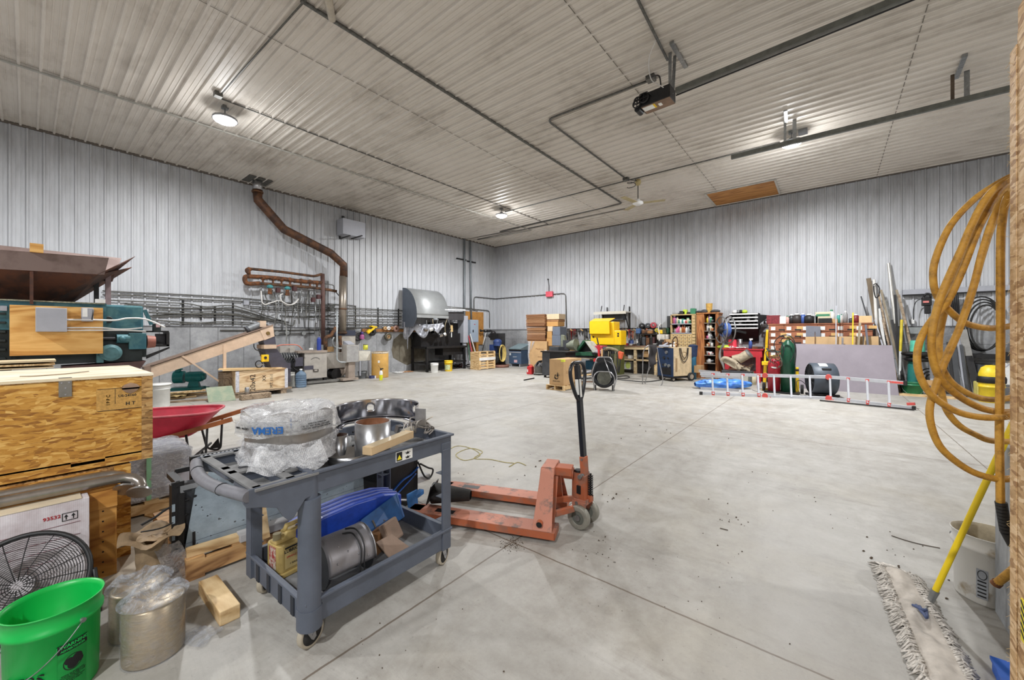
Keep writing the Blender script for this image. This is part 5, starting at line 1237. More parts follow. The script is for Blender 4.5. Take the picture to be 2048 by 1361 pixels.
for s in(-1,1):
 ln=.93 if s<0 else .78
 mb=MB();mb.bar((s*.12,-.62,.16),(s*.34,ln-.18,.535 if s<0 else .50),.045,.05)
 if s<0:mb.cyl((s*.34,ln-.18,.535),(s*.365,ln,.57),.022,.016,None,10)
 mb.build('handle',mat('brown_handle',(150,84,40),.5,0,.14,5),t)
mb=MB()
for s in(-1,1):mb.tube(elbowed([(s*.24,.14,.40),(s*.30,.20,.03),(s*.30,.34,.0),(s*.30,.36,.42)],.06),.013,None,8)
mb.bar((-.3,.24,.10),(.3,.24,.10),.02,.02);mb.prism([(-.06,.03),(.06,.03),(.04,.16)],.29,.295,None,'YZ',T=Matrix.Translation((0,.28,0)));mb.prism([(-.06,.03),(.06,.03),(.04,.16)],-.295,-.29,None,'YZ',T=Matrix.Translation((0,.28,0)))
mb.build('leg_frame',mBlkM,t)
mb=MB();mb.lathe([(.10,-.04),(.17,-.045),(.19,0),(.17,.045),(.10,.04)],(0,-.78,.19),None,28,'X');mb.lathe([(.0,-.02),(.10,-.02),(.1,.02),(0,.02)],(0,-.78,.19),mRed,20,'X');mb.bar((-.08,-.78,.19),(-.12,-.5,.22),.02,.02,mBlkM);mb.bar((.08,-.78,.19),(.12,-.5,.22),.02,.02,mBlkM);mb.build('wheel',mRub,t)
p=onZ(376,782,.12)
t=thing('electric_pump','teal electric pump with motor sitting on boards near the left wall','pump',(p.x,p.y,.14),R(-30));t.scale=(1.2,1.2,1.2)
mPm=mat('pump_teal',(24,118,118),.4,.1,.12,6)
mb=MB();mb.bb((-.12,-.26,0),(.12,.26,.06));mb.bb((-.2,-.34,.0),(-.1,.3,.035));mb.box((0,.1,.12),(.12,.2,.14),None,taper=.7);mb.build('base',mPm,t,bev=.008)
mb=MB();mb.cyl((0,-.02,.26),(0,.24,.26),.095,.095,None,22);mb.cyl((0,.24,.26),(0,.29,.26),.08,.06,None,18)
for k in range(10):a=2*PI*k/10;mb.bar((math.cos(a)*.098,0,.26+math.sin(a)*.098),(math.cos(a)*.098,.22,.26+math.sin(a)*.098),.006,.012)
mb.build('motor',mPm,t)
mb=MB();mb.cyl((0,-.22,.26),(0,-.06,.26),.12,.12,None,24);mb.cyl((0,-.16,.30),(0,-.16,.42),.05,.05,None,14);mb.cyl((0,-.16,.41),(0,-.16,.43),.075,.075,None,16);mb.build('pump_casing',mPm,t)
p=F(400,800)
for k,(px,py,L_,W_,rz,z,m,lab) in enumerate(((352,796,1.5,.14,75,.0,mOldW,'weathered board on the floor under the teal pump, nearest'),(392,792,1.3,.12,62,.035,mPineX,'pale board lying across others right of the teal pump'),(350,788,1.2,.2,95,.0,mPine,'wide board on the floor left of the teal pump'),(388,803,.9,.1,70,.0,mOldW,'narrow weathered board beside the greenish plate'),(330,800,1.1,.12,84,.0,mPineX,'pale board beside the white lidded pail'))):
 q_=F(px,py);mb=MB();mb.bb((-L_/2,-W_/2,z),(L_/2,W_/2,z+.035))
 solo('loose_board',mb,m,lab,'board',(q_.x,q_.y,0),R(rz),group='loose boards by the pump')
q_=F(358,797);mb=MB();mb.grid(lambda u,v:Vector((.36*(u-.5)*(1-.3*v),.5*(v-.5),.04+.05*noise.noise(Vector((u*4,v*5,2)))+.02)),14,16)
solo('straw_mat',mb,mat('shredded_wood',(196,170,116),.9,0,.35,60),'ragged scrap of shredded wood packing on the boards','packing scrap',(q_.x,q_.y,.02),R(60),solid=.01)
a,b,c,d=F(417,806),F(472,801),onZ(464,772,.30),onZ(412,776,.30)
mb=MB();mb.slab(a,b,c,d,.006);solo('green_plate',mb,mat('greenish_plate',(140,146,120),.6,0,.22,5,rgb2=(118,134,110)),'pale greenish square plate leaning back on the boards','plate')
q_=F(318,806);bucket('lidded_pail','white lidded plastic pail beside the OSB crate corner','bucket',(-10.6,1.68,0),mat('white_plastic',(226,226,222),.4,0,.05),h=.46,rt=.19,rb=.17,wire=False)
mb=MB();mb.lathe([(0,0),(.195,0),(.2,-.03),(.196,.01),(0,.012)],seg=30);solo('pail_lid',mb,mat('white_plastic',(226,226,222)),'white lid closing the plastic pail by the OSB crate','lid',(-10.6,1.68,.465))
# ================= tape rack, hood machine and panels =================
XT2=XL+.16
mb=MB();mb.bb((XL+.05,L(722,655).y,L(722,664).z),(XL+.10,L(850,655).y,L(722,658).z));solo('rack_rail',mb,mat('rust_rail',(146,98,50),.7,0,.2,8),'rusty horizontal rail on the left wall carrying tape rolls','rail')
def roll(px,py,r,w,m,mc,label,X=XT2,inner=.45):
 a=onX(px,py,X);t=thing('tape_roll',label,'tape roll',tuple(a),0)
 mb=MB();mb.lathe([(r*inner,-w/2),(r,-w/2),(r,w/2),(r*inner,w/2),(r*inner,-w/2)],(0,0,0),None,28,'X');mb.build('winding',m,t)
 mb=MB();mb.lathe([(r*inner*.8,-w/2-.01),(r*inner,-w/2-.01),(r*inner,w/2+.01),(r*inner*.8,w/2+.01),(r*inner*.8,-w/2-.01)],(0,0,0),mc,20,'X');mb.build('core',mc,t);return t
roll(776,674,.145,.08,mat('olive_tape',(76,72,58),.4,0,.2),mCard,'dark olive tape roll hanging left of the rusted patch')
roll(792,658,.13,.07,mat('rusty_disc',(136,104,92),.5,.2,.15),mRust,'reddish grey disc roll on the rusty rail',inner=.3)
roll(828,673,.15,.08,mRub,mCard,'black tape roll hanging under the curved hood')
for i,px in enumerate((770,777,784)):roll(px,657,.07,.06,(mCard,mWht,mCardD)[i],mCardD,('brown','white','tan')[i]+' small round roll end on the rusty rail',inner=.3)
t=xt('tape_gun','yellow and black tape dispenser hanging on the left wall','tape dispenser',744,664,XT2)
mb=MB();a=onX(744,664,XT2);mb.lathe([(.05,-.04),(.15,-.04),(.15,.04),(.05,.04)],a,mRub,28,'X');mb.build('tape',mRub,t,world=True)
mb=MB();mb.bar(onX(735,667,XT2+.06),onX(749,656,XT2+.06),.03,.07);mb.bar(onX(741,653,XT2),onX(752,655,XT2),.16,.05);mb.bar(onX(735,666,XT2+.05),onX(740,660,XT2+.05),.1,.1);mb.build('frame',mYel,t,world=True)
t=xt('hanging_bottle','purple and pink spray bottle hanging left of the tape dispenser','bottle',724,678,XT2)
mb=MB();a=onX(724,679,XT2);mb.lathe([(0,0),(.075,0),(.08,.02),(.075,.14),(.04,.17)],a,mat('pink_label',(168,88,140),.5,0,.2,20),16);mb.lathe([(.03,.17),(.05,.2),(.05,.27),(0,.27)],a,mat('violet_cap',(74,60,120),.5),12);mb.build('bottle',mWht,t,world=True)
roll(716,673,.17,.05,mat('dark_disc',(58,56,58),.6),mDG,'dark disc hanging behind the purple bottle',X=XT2-.06)
mSt=mat('oil_stain',(104,98,84),.8,0,.14,6,rgb2=(92,84,70))
mb=MB();k=0
pts=[(783,700),(787,680),(800,668),(830,670),(856,680),(858,728),(846,722),(830,724),(814,731),(800,724),(786,716)]
P3=[L(a,b,.038) for a,b in pts];k=mb._a(P3);mb._f(list(range(k,k+len(P3))),None);k=mb._a([p_+Vector((.002,0,0)) for p_ in P3]);mb._f(list(range(k+len(P3)-1,k-1,-1)),None)
o=mb.build('trim_4',mSt);o['kind']='structure'
XH=-12.15
t=thing('hooded_machine','dark machine on a table under a large curved grey hood','machine',(XH,9.6,0))
mHd=mat('hood_grey',(150,152,152),.45,.3,.05,3);mHs=mat('hood_side',(92,100,112),.5,.2,.06,3)
y0h,y1h=onX(803,600,XH).y,onX(893,640,XH-.2).y
yA=onX(804,660,XH).y
def hood_pt(k,n=16):
 a=(PI/2)*k/n;return(XH-.85+.9*math.sin(a),2.2+1.08*math.cos(a))
out=[(XH-1.05,1.0)]+[hood_pt(k) for k in range(17)]+[(XH+.05,1.62),(XH-.1,1.5),(XH-.5,1.9-.4)]
yh0,yh1=onX(805,600,XH-.85).y,onX(892,600,XH-.1).y
mb=MB();mb.prism([(x_,z_) for x_,z_ in[(XH-.85,1.72)]+[hood_pt(k) for k in range(17)]+[(XH+.05,2.1),(XH-.2,1.75)]],yh0,yh0+.02,None,'XZ');mb.build('hood_side',mHs,t,world=True)
mb=MB()
mb.grid(lambda u,v:(hood_pt(u*16)[0],yh0+(yh1-yh0)*v,hood_pt(u*16)[1]),25,3)
mb.bb((XH+.045,yh0,2.1),(XH+.055,yh1,2.2));mb.build('hood',mHd,t,world=True,solid=.006)
mb=MB()
def skirt(u,v):
 y=yh0-.02+(1.35)*(u**1.3);x=XH-.8+.85*min(1,u*1.6)
 z=1.95-.10*math.sin(u*3)-(.5-.25*u)*v*(1+.4*math.sin(u*17));return Vector((x+.05*math.sin(u*23+v*3),y,max(z,1.2)))
mb.grid(skirt,40,8);mb.build('plastic_skirt',mat('silvery_film',(176,178,186),.2,.4,.2,9,.6),t,world=True,solid=.01)
mb=MB();mb.grid(lambda u,v:Vector((XH-.6+.12*(v-.5)*(1.2-u),yh0+.05,1.9-1.0*u+.02*math.sin(v*8))),10,6);mb.build('hanging_strip',mat('silvery_film',(176,178,186)),t,world=True,solid=.012)
mb=MB()
for(x_,y_) in((XH+.1,9.7),(XH+.1,11.7),(XH-.8,9.7),(XH-.8,11.7)):mb.bb((x_-.06,y_-.05,0),(x_,y_+.05,.95))
mb.bb((XH-.85,9.65,.90),(XH+.12,11.8,.98));mb.bb((XH-.85,9.65,.30),(XH+.1,11.8,.34));mb.build('table_frame',mBlkM,t,world=True)
mb=MB();xb(mb,868,646,925,692,XH-.5,.4);mb.bb((XH-.9,9.7,.98),(XH-.3,11.8,1.5));xb(mb,886,692,928,710,XH+.0,.5);mb.build('machine_body',mBlkM,t,world=True)
mb=MB();mb.slab(onX(888,624,XH-.1),onX(928,624,XH-.1),onX(928,641,XH-.1),onX(892,641,XH-.1),.5);mb.build('upper_canopy',mat('charcoal_steel',(66,64,66),.5,.1,.1),t,world=True)
mb=MB();a,b=onX(889,620,XH),onX(930,621,XH);mb.cyl(a,b,.035,.035,None,10);mb.build('lamp_tube',mat('tube_white',(220,222,226),.4),t,world=True)
mb=MB();a=onX(903,664,XH+.05);mb.cyl(a,onX(903,651,XH+.05),.065,.05,None,14);mb.cyl(onX(903,675,XH+.05),a,.02,.02,mWht,10);mb.build('tan_cylinder',mat('tan_bottle',(196,168,118),.5),t,world=True)
rr=random.Random(5);
for k in range(7):
 mb=MB();px=852+k*8;mb.tube(spline([onX(px+rr.uniform(-3,3),640+i*9+rr.uniform(-3,3),XH+.0) for i in range(4)],4),.014,None,6);mb.build('cable',(mGalv,mBlk,mat('beige_cable',(150,138,110),.7))[k%3],t,world=True)
for k in range(6):
 mb=MB();a=onX(850+k*10+rr.uniform(-3,3),668+rr.uniform(-9,4),XH+.02);mb.box(a,(.1,.08+.08*rr.random(),.1),None,(rr.random(),rr.random(),0));mb.build('fitting',(mSteel,mWht,mDG)[k%3],t,world=True)
pixtube('top_pipe','thin pipe running over the hooded machine canopy','pipe',[(888,613),(930,617),(945,618)],XH-.3,.02,mGalvD,'thin pipes over the machine canopy',n=0)
pixtube('top_pipe','second thin pipe above the hooded machine canopy','pipe',[(889,616),(940,620),(955,623)],XH-.1,.018,mGalvD,'thin pipes over the machine canopy',n=0)
p_=onX(869,738,-11.75);bucket('paint_pail','white pail on the floor left under the hooded machine','bucket',(p_.x,p_.y,0),mat('white_plastic',(226,226,222)),h=.36,rt=.155,rb=.13,wire=False)
p_=onX(897,737,-11.75);t=bucket('label_pail','yellow pail with white label under the hooded machine table','bucket',(p_.x,p_.y,0),mYel,h=.42,rt=.17,rb=.14,wire=False)
mb=MB();
mb.grid(lambda u,v:Vector((.157*math.cos(-1.9+1.6*u),.157*math.sin(-1.9+1.6*u),.06+.2*v)),10,2);mb.build('label',mat('picture_label',(196,204,150),.5,0,.3,30),t)
rr=random.Random(9)
for k in range(5):
 p_=F(912+k*5,735-k%2);mb=MB();mb.tube(spline([(rr.uniform(-.3,.3),rr.uniform(-.35,.35),.03+.16*(i%2)*rr.random()) for i in range(5)],5),.022,None,6)
 solo('floor_hose',mb,(mRub,mBlkM,mat('maroon_hose',(90,50,44),.7))[k%3],['black','dark steel','maroon','second black','second dark'][k]+' hose piece heaped on the floor right of the yellow pail','hose',(p_.x,p_.y+.1,0),group='hose pieces under the machine table')
for i,(px,r_,w0,w1,yt_) in enumerate(((929,.045,913,932,519.5),(942.5,.045,934,951,525))):
 ybot=688 if i==0 else 640
 pixtube('vertical_conduit',('left' if i==0 else 'right')+' thick grey conduit rising to the ceiling near the back corner','conduit',[(px-2*i,478+5*i),(px,ybot)],XL+.12,r_,mat('pale_conduit',(132,138,142),.5,.3,.08),'thick vertical conduits near the corner',n=0,seg=12)
 a,b=L(w0,yt_-2.5,.05),L(w1,yt_+2.5,.05);mb=MB();mb.bar(Vector((XL+.06,a.y,a.z)),Vector((XL+.06,b.y,a.z)),.05,.05)
 solo('strut_channel',mb,mBlkM,('left' if i==0 else 'right')+' short strut behind the thick conduits high on the wall','strut',group='short struts high on the wall')
t=thing('wall_board','ochre plywood backboard on the wall beside the breaker panels','board',(XL+.05,L(948,650).y,L(948,680).z))
mb=MB();xb(mb,931,624,967,690,XL+.08,.03);xb(mb,945,690,957,712,XL+.08,.03);mb.build('board',mat('ochre_board',(182,128,62),.65,0,.12,4),t,world=True)
XP2=-12.6
t=xt('breaker_panel','pale blue-grey breaker panel with closed door, right of two','electrical panel',950,685,XP2)
mb=MB();xb(mb,941,640,957,685,XP2,.25);mb.build('box',mat('panel_blue_grey',(158,170,184),.5,.1,.03),t,bev=.008,world=True)
mb=MB();xb(mb,942.5,641,955.5,684,XP2+.012,.012);dr_=mb.build('door',mat('panel_blue_grey',(158,170,184)),t,bev=.004,world=True)
mb=MB();xb(mb,946,660,947.5,665,XP2+.03,.02);mb.build('latch',mBlk,dr_,loc=tuple(-Vector(t['_w'])))
mb=MB();xb(mb,948,648.5,951,649.8,XP2+.014,.003);mb.build('red_label',mInkR,t,world=True)
t=xt('breaker_panel','narrow pale grey panel seen edge-on, left of two','electrical panel',931,686,-12.3)
mb=MB();xb(mb,927,632,936,686,-12.3,.4);mb.build('box',mGreyP,t,bev=.008,world=True)
mb=MB();xb(mb,927,686,933,735,-12.35,.08);solo('steel_post',mb,mGreyP,'slim grey steel post under the left breaker panel','post')
def lean(name,label,cat,a,b,r,m,parts=None,group=None,seg=10):
 t=thing(name,label,cat,tuple(a),0,group);mb=MB();mb.cyl((0,0,0),Vector(b)-Vector(a),r,r,None,seg);mb.build('handle',m,t);return t
t=lean('broom','push broom with pale handle and red head leaning on the panels','broom',onX(957,728,-12.2),onX(940,668,-12.55),.025,mWC)
mb=MB();mb.box((0,.0,-.16),(.14,.3,.34),mRed,taper=.4);mb.build('bristles',mRed,t)
t=lean('broom','red-handled broom leaning against the panels, left of the push broom','broom',onX(948,725,-12.0),onX(937,672,-12.5),.028,mat('crimson',(176,50,60),.5))
mb=MB();mb.box((0,0,-.1),(.1,.28,.3),mat('crimson',(176,50,60)),taper=.5);mb.build('bristles',mRed,t)
t=lean('shovel','grey steel shovel standing blade down by the brooms','shovel',onX(940,722,-12.05),onX(934,668,-12.5),.022,mGrn)
mb=MB();mb.slab((0,-.05,0),(0,.25,-.04),(.12,.38,-.18),(.1,-.08,-.16),.02,mGreyP);mb.build('blade',mGreyP,t)
p_=F(973,738)
t=thing('slatted_crate','pale slatted wooden crate standing on edge by the corner','crate',(-11.15,onX(973,738,-11.1).y,0))
mb=MB();xx=-11.1;ya_,yb_=onX(958,700,xx).y,onX(990,700,xx).y;zt_=onX(974,704,xx).z
for k in range(7):z_=.03+k*(zt_-.08)/6;mb.bb((xx-.02,ya_,z_),(xx,yb_,z_+.075),mPine)
for y_ in(ya_,(ya_+yb_)/2-.05,yb_-.1):mb.bb((xx,y_,.02),(xx+.02,y_+.1,zt_),mPine)
for y_ in(ya_,yb_-.05):mb.bb((xx-.5,y_,.0),(xx,y_+.05,zt_),mPineX)
mb.bb((xx-.5,ya_,zt_-.04),(xx,yb_,zt_));mb.bb((xx+.02,ya_,.38),(xx+.03,yb_,.50),mWht);mb.build('slats',mPine,t,world=True)
t=thing('wall_valve_set','dark piping and valves on the wall above the slatted crate','valve',(XL+.2,L(970,660).y,1.5))
mb=MB();mb.tube(elbowed([onX(*q_,XL+.25) for q_ in((960,660),(970,664),(985,662),(985,672))],.05),.03,None,8);mb.tube([onX(972,666,XL+.3),onX(966,690,XL+.4)],.025,mWC,8)
for px in(962,968,975,980):mb.ball(onX(px,662,XL+.27),.06,None,8,rings=6)
mb.build('piping',mBlkM,t,world=True)
t=thing('air_compressor','dark air compressor with blue cover and coiled yellow hose near the corner','compressor',(*F(995,735).xy,0))
c_=Vector((*F(995,735).xy,0))
mb=MB();mb.box((-.3,.5,.75),(.5,.06,1.5),mBlkM,(0,0,.6));mb.cyl((0,.3,.35),(0,-.25,.35),.2,.2,None,20);mb.bb((-.15,-.2,.5),(.15,.2,.62));mb.build('tank',mRub,t)
mb=MB();mb.ball((0,0,1.12),.2,None,16,(1,1,.7));mb.cyl((0,0,.95),(0,0,1.1),.19,.19,None,16);mb.bb((-.3,-.2,.55),(-.1,.1,1.0));mb.build('cover',mat('deep_blue',(42,62,112),.5,0,.15),t)
mb=MB();mb.bb((-.35,-.1,1.2),(-.1,.15,1.5));mb.ball((-.25,0,1.5),.12);mb.ball((-.42,.0,1.38),.1);mb.build('pump_head',mBlkM,t)
mb=MB()
for k in range(5):a0=.10+.03*k;mb.tube([Vector((.22+.02*k,a0*math.cos(q),.62+.36*math.sin(q))) for q in[2*PI*i/24 for i in range(24)]],.02,None,6,True)
mb.build('yellow_hose',mat('dull_yellow_hose',(196,172,100),.6),t)
mb=MB();mb.lathe([(.0,0),(.36,0),(.38,.12),(.34,.12),(.32,.04)],(.1,.1,0),None,24);mb.build('base_tray',mat('rusty_tray',(130,92,78),.7,.1),t)
pixtube('wall_conduit','thin conduit rising beside the breaker panels and bending to the corner','conduit',[(948,622),(948,594),(990,598)],XL+.05,.02,mGalvD,n=0,elbow=.15)
pixtube('wall_conduit','thin conduit bending down to the valves by the corner','conduit',[(930,617),(979,622),(979,656)],XL+.05,.02,mGalvD,n=0,elbow=.15)
pixtube('wall_conduit','thin conduit on the back wall left of the red alarm box','conduit',[(991,598),(1091,590)],YB-.05,.02,mGalvD,n=0,plane='Y')
pixtube('wall_conduit','thin conduit from the red alarm box bending down the back wall','conduit',[(1104,589),(1131,587),(1133,655)],YB-.05,.018,mGalvD,n=0,elbow=.15,plane='Y')
t=yt('alarm_box','small red fire alarm box with a wire antenna on the back wall','alarm',1097,594,YB-.1)
mb=MB();yb(mb,1091,583,1104,594,YB-.16,.12);mb.build('box',mat('alarm_red',(226,96,112),.4,0,.08),t,bev=.02,world=True)
mb=MB();mb.tube([onY(*q_,YB-.06) for q_ in((1098,583),(1098,572),(1096,560))],.012,None,6);mb.ball(onY(1096,559,YB-.06),.035);mb.build('antenna',mBlkM,t,world=True)
# ================= along the back wall, left to right =================
def cY(px,Y):p=onY(px,700,Y);return Vector((p.x,p.y,0))
def zY(px,py,Y):return onY(px,py,Y).z
def cbx(name,label,cat,c,wx,wy,h,m,z=0,bev=.004,group=None,part='body'):
 """axis-square box thing whose nearest lower corner (max x, min y) is c"""
 t=thing(name,label,cat,(c.x-wx/2,c.y+wy/2,z),0,group)
 mb=MB();mb.bb((-wx/2,-wy/2,0),(wx/2,wy/2,h));mb.build(part,m,t,bev=bev);t['_h']=h;return t
Yb=13.9
mBC=mat('slate_blue_paint',(78,98,124),.5,.1,.08)
c=cY(1042,13.85);wx=c.x-cY(1018,13.85).x
t=thing('parts_washer','slate blue steel parts washer with sloped lid standing near the corner','parts washer',(c.x-wx/2,14.2,0))
mb=MB();mb.bb((-wx/2,-.35,.12),(wx/2,.38,.75));mb.build('body',mBC,t,bev=.01)
mb=MB();mb.slab((-wx/2-.01,-.36,.77),(wx/2+.01,-.36,.77),(wx/2+.01,.38,.98),(-wx/2-.01,.38,.98),.04);mb.bb((-wx/2,-.36,.70),(wx/2,-.34,.77),mBlkM);mb.slab((wx/2,-.35,.75),(wx/2,.38,.75),(wx/2,.38,.97),(wx/2,.30,.95),.01);mb.build('lid',mat('grey_green_lid',(128,146,152),.5,.1),t)
mb=MB();mb.bb((-wx/2,-.365,.62),(wx/2,-.35,.66));mb.build('front_lip',mGreyP,t)
for x in(-wx/2+.08,wx/2-.12):mb=MB();mb.bb((x,-.33,0),(x+.05,.33,.12));mb.build('leg',mGreyP,t)
mb=MB();mb.bb((-.05,-.353,.18),(.13,-.35,.3));mb.build('warning_label',mat('pinkish_label',(214,176,182),.6,0,.1,40),t)
mb=MB();mb.bb((-wx/2+.03,-.353,.5),(-wx/2+.11,-.35,.6));mb.build('paper_label',mPaper,t)
text_part('SAFETY',.07,'lettering',mWht,t,lambda x,y,z:Vector((x,-.352-z,.43+y)))
c=cY(1094,13.3);wx=c.x-cY(1057,13.3).x;h=zY(1075,683,13.3)
t=cbx('carton','big brown printed pallet carton under the flat cardboard stacks','box',c,wx,.95,h-.1,mCard,.1)
mb=MB();mb.bb((-wx/2,-.48,-.1),(wx/2,.47,0));mb.build('pallet_base',mOldW,t)
mb=MB();mb.grid(lambda u,v:Vector((-wx/2-.02+.36*u*(1-.5*v),-.485-.02*math.sin(u*9),h-.1-.42*v-.1*math.sin(u*4)*v)),12,10);mb.grid(lambda u,v:Vector((-wx/2+.03*math.sin(9*v),-.49,(h-.12)*(1-v)))+Vector((.07*u,0,0)),3,12);mb.build('draped_film',m_film('cloudy_film',.8,(226,222,220)),t)
text_part('Medicine',.11,'lettering',mat('print_brown',(128,88,52),.8),t,lambda x,y,z:Vector((.1+x,-.4765-z,h-.42+y)))
text_part('FRAGILE',.06,'lettering',mat('print_brown',(128,88,52)),t,lambda x,y,z:Vector((.12+x,-.4765-z,.42+y)))
mb=MB();mb.bb((wx/2-.12,-.478,h-.62),(wx/2+.0,-.475,h-.46));mb.bb((wx/2-.1,-.478,h-.76),(wx/2-.0,-.475,h-.64),mat('lime_label',(214,214,70)));mb.build('label',mPaper,t)
z=h
mFl=[]
for k in range(3):mFl.append(mat('flat_card_%d'%k,((150,108,72),(136,94,62),(162,120,84))[k],.85,0,.18,30,.2,stretch=(.15,.15,6)))
zz=[(683,679),(679,670),(670,663),(663,655),(654,646),(646,640),(640,634),(634,629)]
lab=['lowest','second','third','fourth','fifth','sixth','seventh','topmost']
for i,(a,b) in enumerate(zz):
 c=cY(1091 if i<4 else 1090,13.35);x0=cY(1052.5 if i<4 else 1051,13.35).x;z0,z1=zY(1072,a,13.35),zY(1072,b,13.35)
 mb=MB();n=5
 for k in range(n):
  q_=z0+(z1-z0)*k/n;r=random.Random(i*9+k);mb.bb((x0+r.uniform(0,.05),13.35+r.uniform(0,.04),q_),(c.x-r.uniform(0,.05),14.3,q_+(z1-z0)/n*.86))
 o=mb.build('flat_carton_bundle',mFl[i%3]);tag(o,lab[i]+' bundle of flattened brown cartons in the tall stack near the corner','cardboard','bundles of flattened cartons')
def pixbox(name,label,cat,px0,py0,px1,py1,Y,d,m,group=None,bev=.004):
 a,b=onY(px0,py0,Y).x,onY(px1,py0,Y).x;cc=(px0+px1)/2;z0,z1=zY(cc,py1,Y),zY(cc,py0,Y)
 mb=MB();mb.bb((-(b-a)/2,-d/2,0),((b-a)/2,d/2,z1-z0));return solo(name,mb,m,label,cat,((a+b)/2,Y+d/2,z0),0,group,bev)
G='small cartons right of the flat stacks'
pixbox('carton','pale cream carton on the very top right of the cardboard stack','box',1090,628.5,1118,639,13.5,.5,mat('cream_card',(206,182,150),.8,0,.05),G)
pixbox('carton','ochre carton beneath the pale cream carton on the stack','box',1089,644,1116,653,13.5,.5,mat('ochre_card',(188,142,84),.8,0,.05),G)
pixbox('carton','dark shadowed carton layer between cream and ochre cartons','box',1091,639.2,1117,643.8,13.52,.5,mCardD,G)
pixbox('carton','small pale carton beside the slate crates','box',1095,653.3,1105,663,13.4,.4,mat('cream_card',(206,182,150)),G)
pixbox('carton','small ochre carton below the small pale one','box',1094,663.5,1104,677,13.4,.4,mat('ochre_card',(188,142,84)),G)
pixbox('carton','ochre carton low beside the printed pallet carton','box',1093,677.3,1104,692,13.4,.4,mat('ochre_card',(188,142,84)),G)
mSlC=mat('slate_crate',(98,106,120),.6,0,.05)
pixbox('storage_tote','upper of two slate grey storage totes','tote',1105,654,1120,671,13.1,.5,mSlC,'slate totes',.01)
pixbox('storage_tote','lower of two slate grey storage totes','tote',1104,671.3,1121,692,13.1,.5,mSlC,'slate totes',.01)
pixbox('tool_chest','grey metal tool chest with dark mesh front on the black cabinet','tool chest',1098,694,1117,713,11.6,.4,mDG,bev=.01)
t=thing('spray_can','white and orange spray can standing before the tool chest','spray can',(onY(1107,713,11.4).x,11.4,zY(1107,713.5,11.4)))
mb=MB();mb.lathe([(0,0),(.045,0),(.045,.13)],seg=14,m=mWht);mb.lathe([(.045,.13),(.045,.17),(.02,.2),(0,.2)],seg=14,m=mat('coral',(214,112,88),.5));mb.build('can',mWht,t)
c=cY(1100,11.0);t=thing('steel_cabinet','black steel cabinet on castors with a grey front behind the pallet carton','cabinet',(c.x+.1,11.3,0))
mb=MB();mb.bb((-.42,-.3,.08),(-.1,-.29,.86),mDG);mb.bb((-.42,-.29,.08),(.5,.35,.86));mb.build('body',mBlkM,t,bev=.01)
mb=MB();mb.bb((-.46,-.34,.86),(.6,.38,.90));mb.build('top',mBlkM,t)
for x in(-.35,.42):
 for y in(-.22,.25):mb=MB();mb.cyl((x,y-.02,.04),(x,y+.02,.04),.04);mb.build('castor',mRub,t)
p=F(1061,749)
t=thing('fuel_can','red plastic fuel can on the floor left of the grey shop vacuum','fuel can',(p.x,p.y,0))
mb=MB();mb.box((0,0,.15),(.24,.20,.30),None,taper=.85);mb.build('body',mRed,t,bev=.03)
mb=MB();mb.tube(elbowed([(-.07,0,.29),(-.07,0,.34),(.08,0,.34),(.08,0,.29)],.03),.014,None,8);mb.build('grip',mRed,t)
mb=MB();mb.cyl((-.05,-.04,.29),(-.07,-.06,.34),.02);mb.build('spout',mBlk,t)
mb=MB();mb.bb((-.08,-.098,.08),(-.04,-.092,.18));mb.build('label',mPaper,t)
p=F(1079,750)
t=thing('shop_vacuum','dusty grey shop vacuum with hose on castors beside the fuel can','vacuum',(p.x,p.y,0));t.scale=(.95,.95,.95)
mV=mat('dusty_vac',(112,110,106),.6,.1,.15,8)
mb=MB();mb.lathe([(0,.06),(.17,.06),(.19,.10),(.185,.30),(.19,.32)],seg=24);mb.lathe([(.21,.03),(.23,.03),(.23,.07),(.19,.08)],seg=24);mb.build('drum',mV,t)
mb=MB();mb.lathe([(.195,.32),(.195,.36),(.14,.42),(.12,.46),(0,.47)],seg=24);mb.bb((-.09,-.02,.46),(.09,.02,.50));mb.build('head',mat('vac_head',(84,82,82),.6,0,.15),t)
mb=MB();mb.tube(spline([(.12,-.12,.38),(.22,-.15,.34),(.24,-.05,.44),(.12,.05,.52),(.02,-.12,.50),(.0,-.2,.36)],6),.028,None,8);mb.build('hose',mBlkM,t)
for a in range(4):mb=MB();x,y=.2*math.cos(a*PI/2+.7),.2*math.sin(a*PI/2+.7);mb.cyl((x-.012,y,.03),(x+.012,y,.03),.03);mb.build('castor',mRub,t)
mb=MB();a,b=F(1048,762),F(1068,758);mb.cyl((a.x,a.y,.02),(b.x,b.y,.02),.018)
solo('iron_bar',mb,mBlkM,'short black iron bar lying alone on the floor','bar')
c=F(1127,782);t=thing('carton','brown carton with a black printed emblem on a small pallet','box',(c.x,c.y,.13));H_=.68
mb=MB();mb.bb((-.44,0,0),(0,.95,H_));mb.build('shell',mCard,t,bev=.005)
mb=MB();mb.bb((-.2,-.001,H_-.001),(-.02,.10,H_+.003));mb.bb((-.08,-.003,H_-.06),(0.002,.09,H_+.002));mb.build('yellow_label',mat('lime_label',(214,214,70)),t)
e=MB();cx_,cz_=-.22,.22
for k,(a0,a1,r) in enumerate(((200,330,.06),(150,260,.045),(-20,60,.05))):
 e.tube([(cx_+r*math.cos(R(a0+(a1-a0)*i/8)),-.002,cz_+r*math.sin(R(a0+(a1-a0)*i/8))) for i in range(9)],.011,None,5)
for k in range(4):e.bar((cx_+.01,-.002,cz_+.01),(cx_+.10-.02*k,-.002,cz_+.05+.025*k),.012,.003,up=(0,1,0))
e.ball((cx_-.03,-.002,cz_+.04),.018);e.build('emblem',mInk,t)
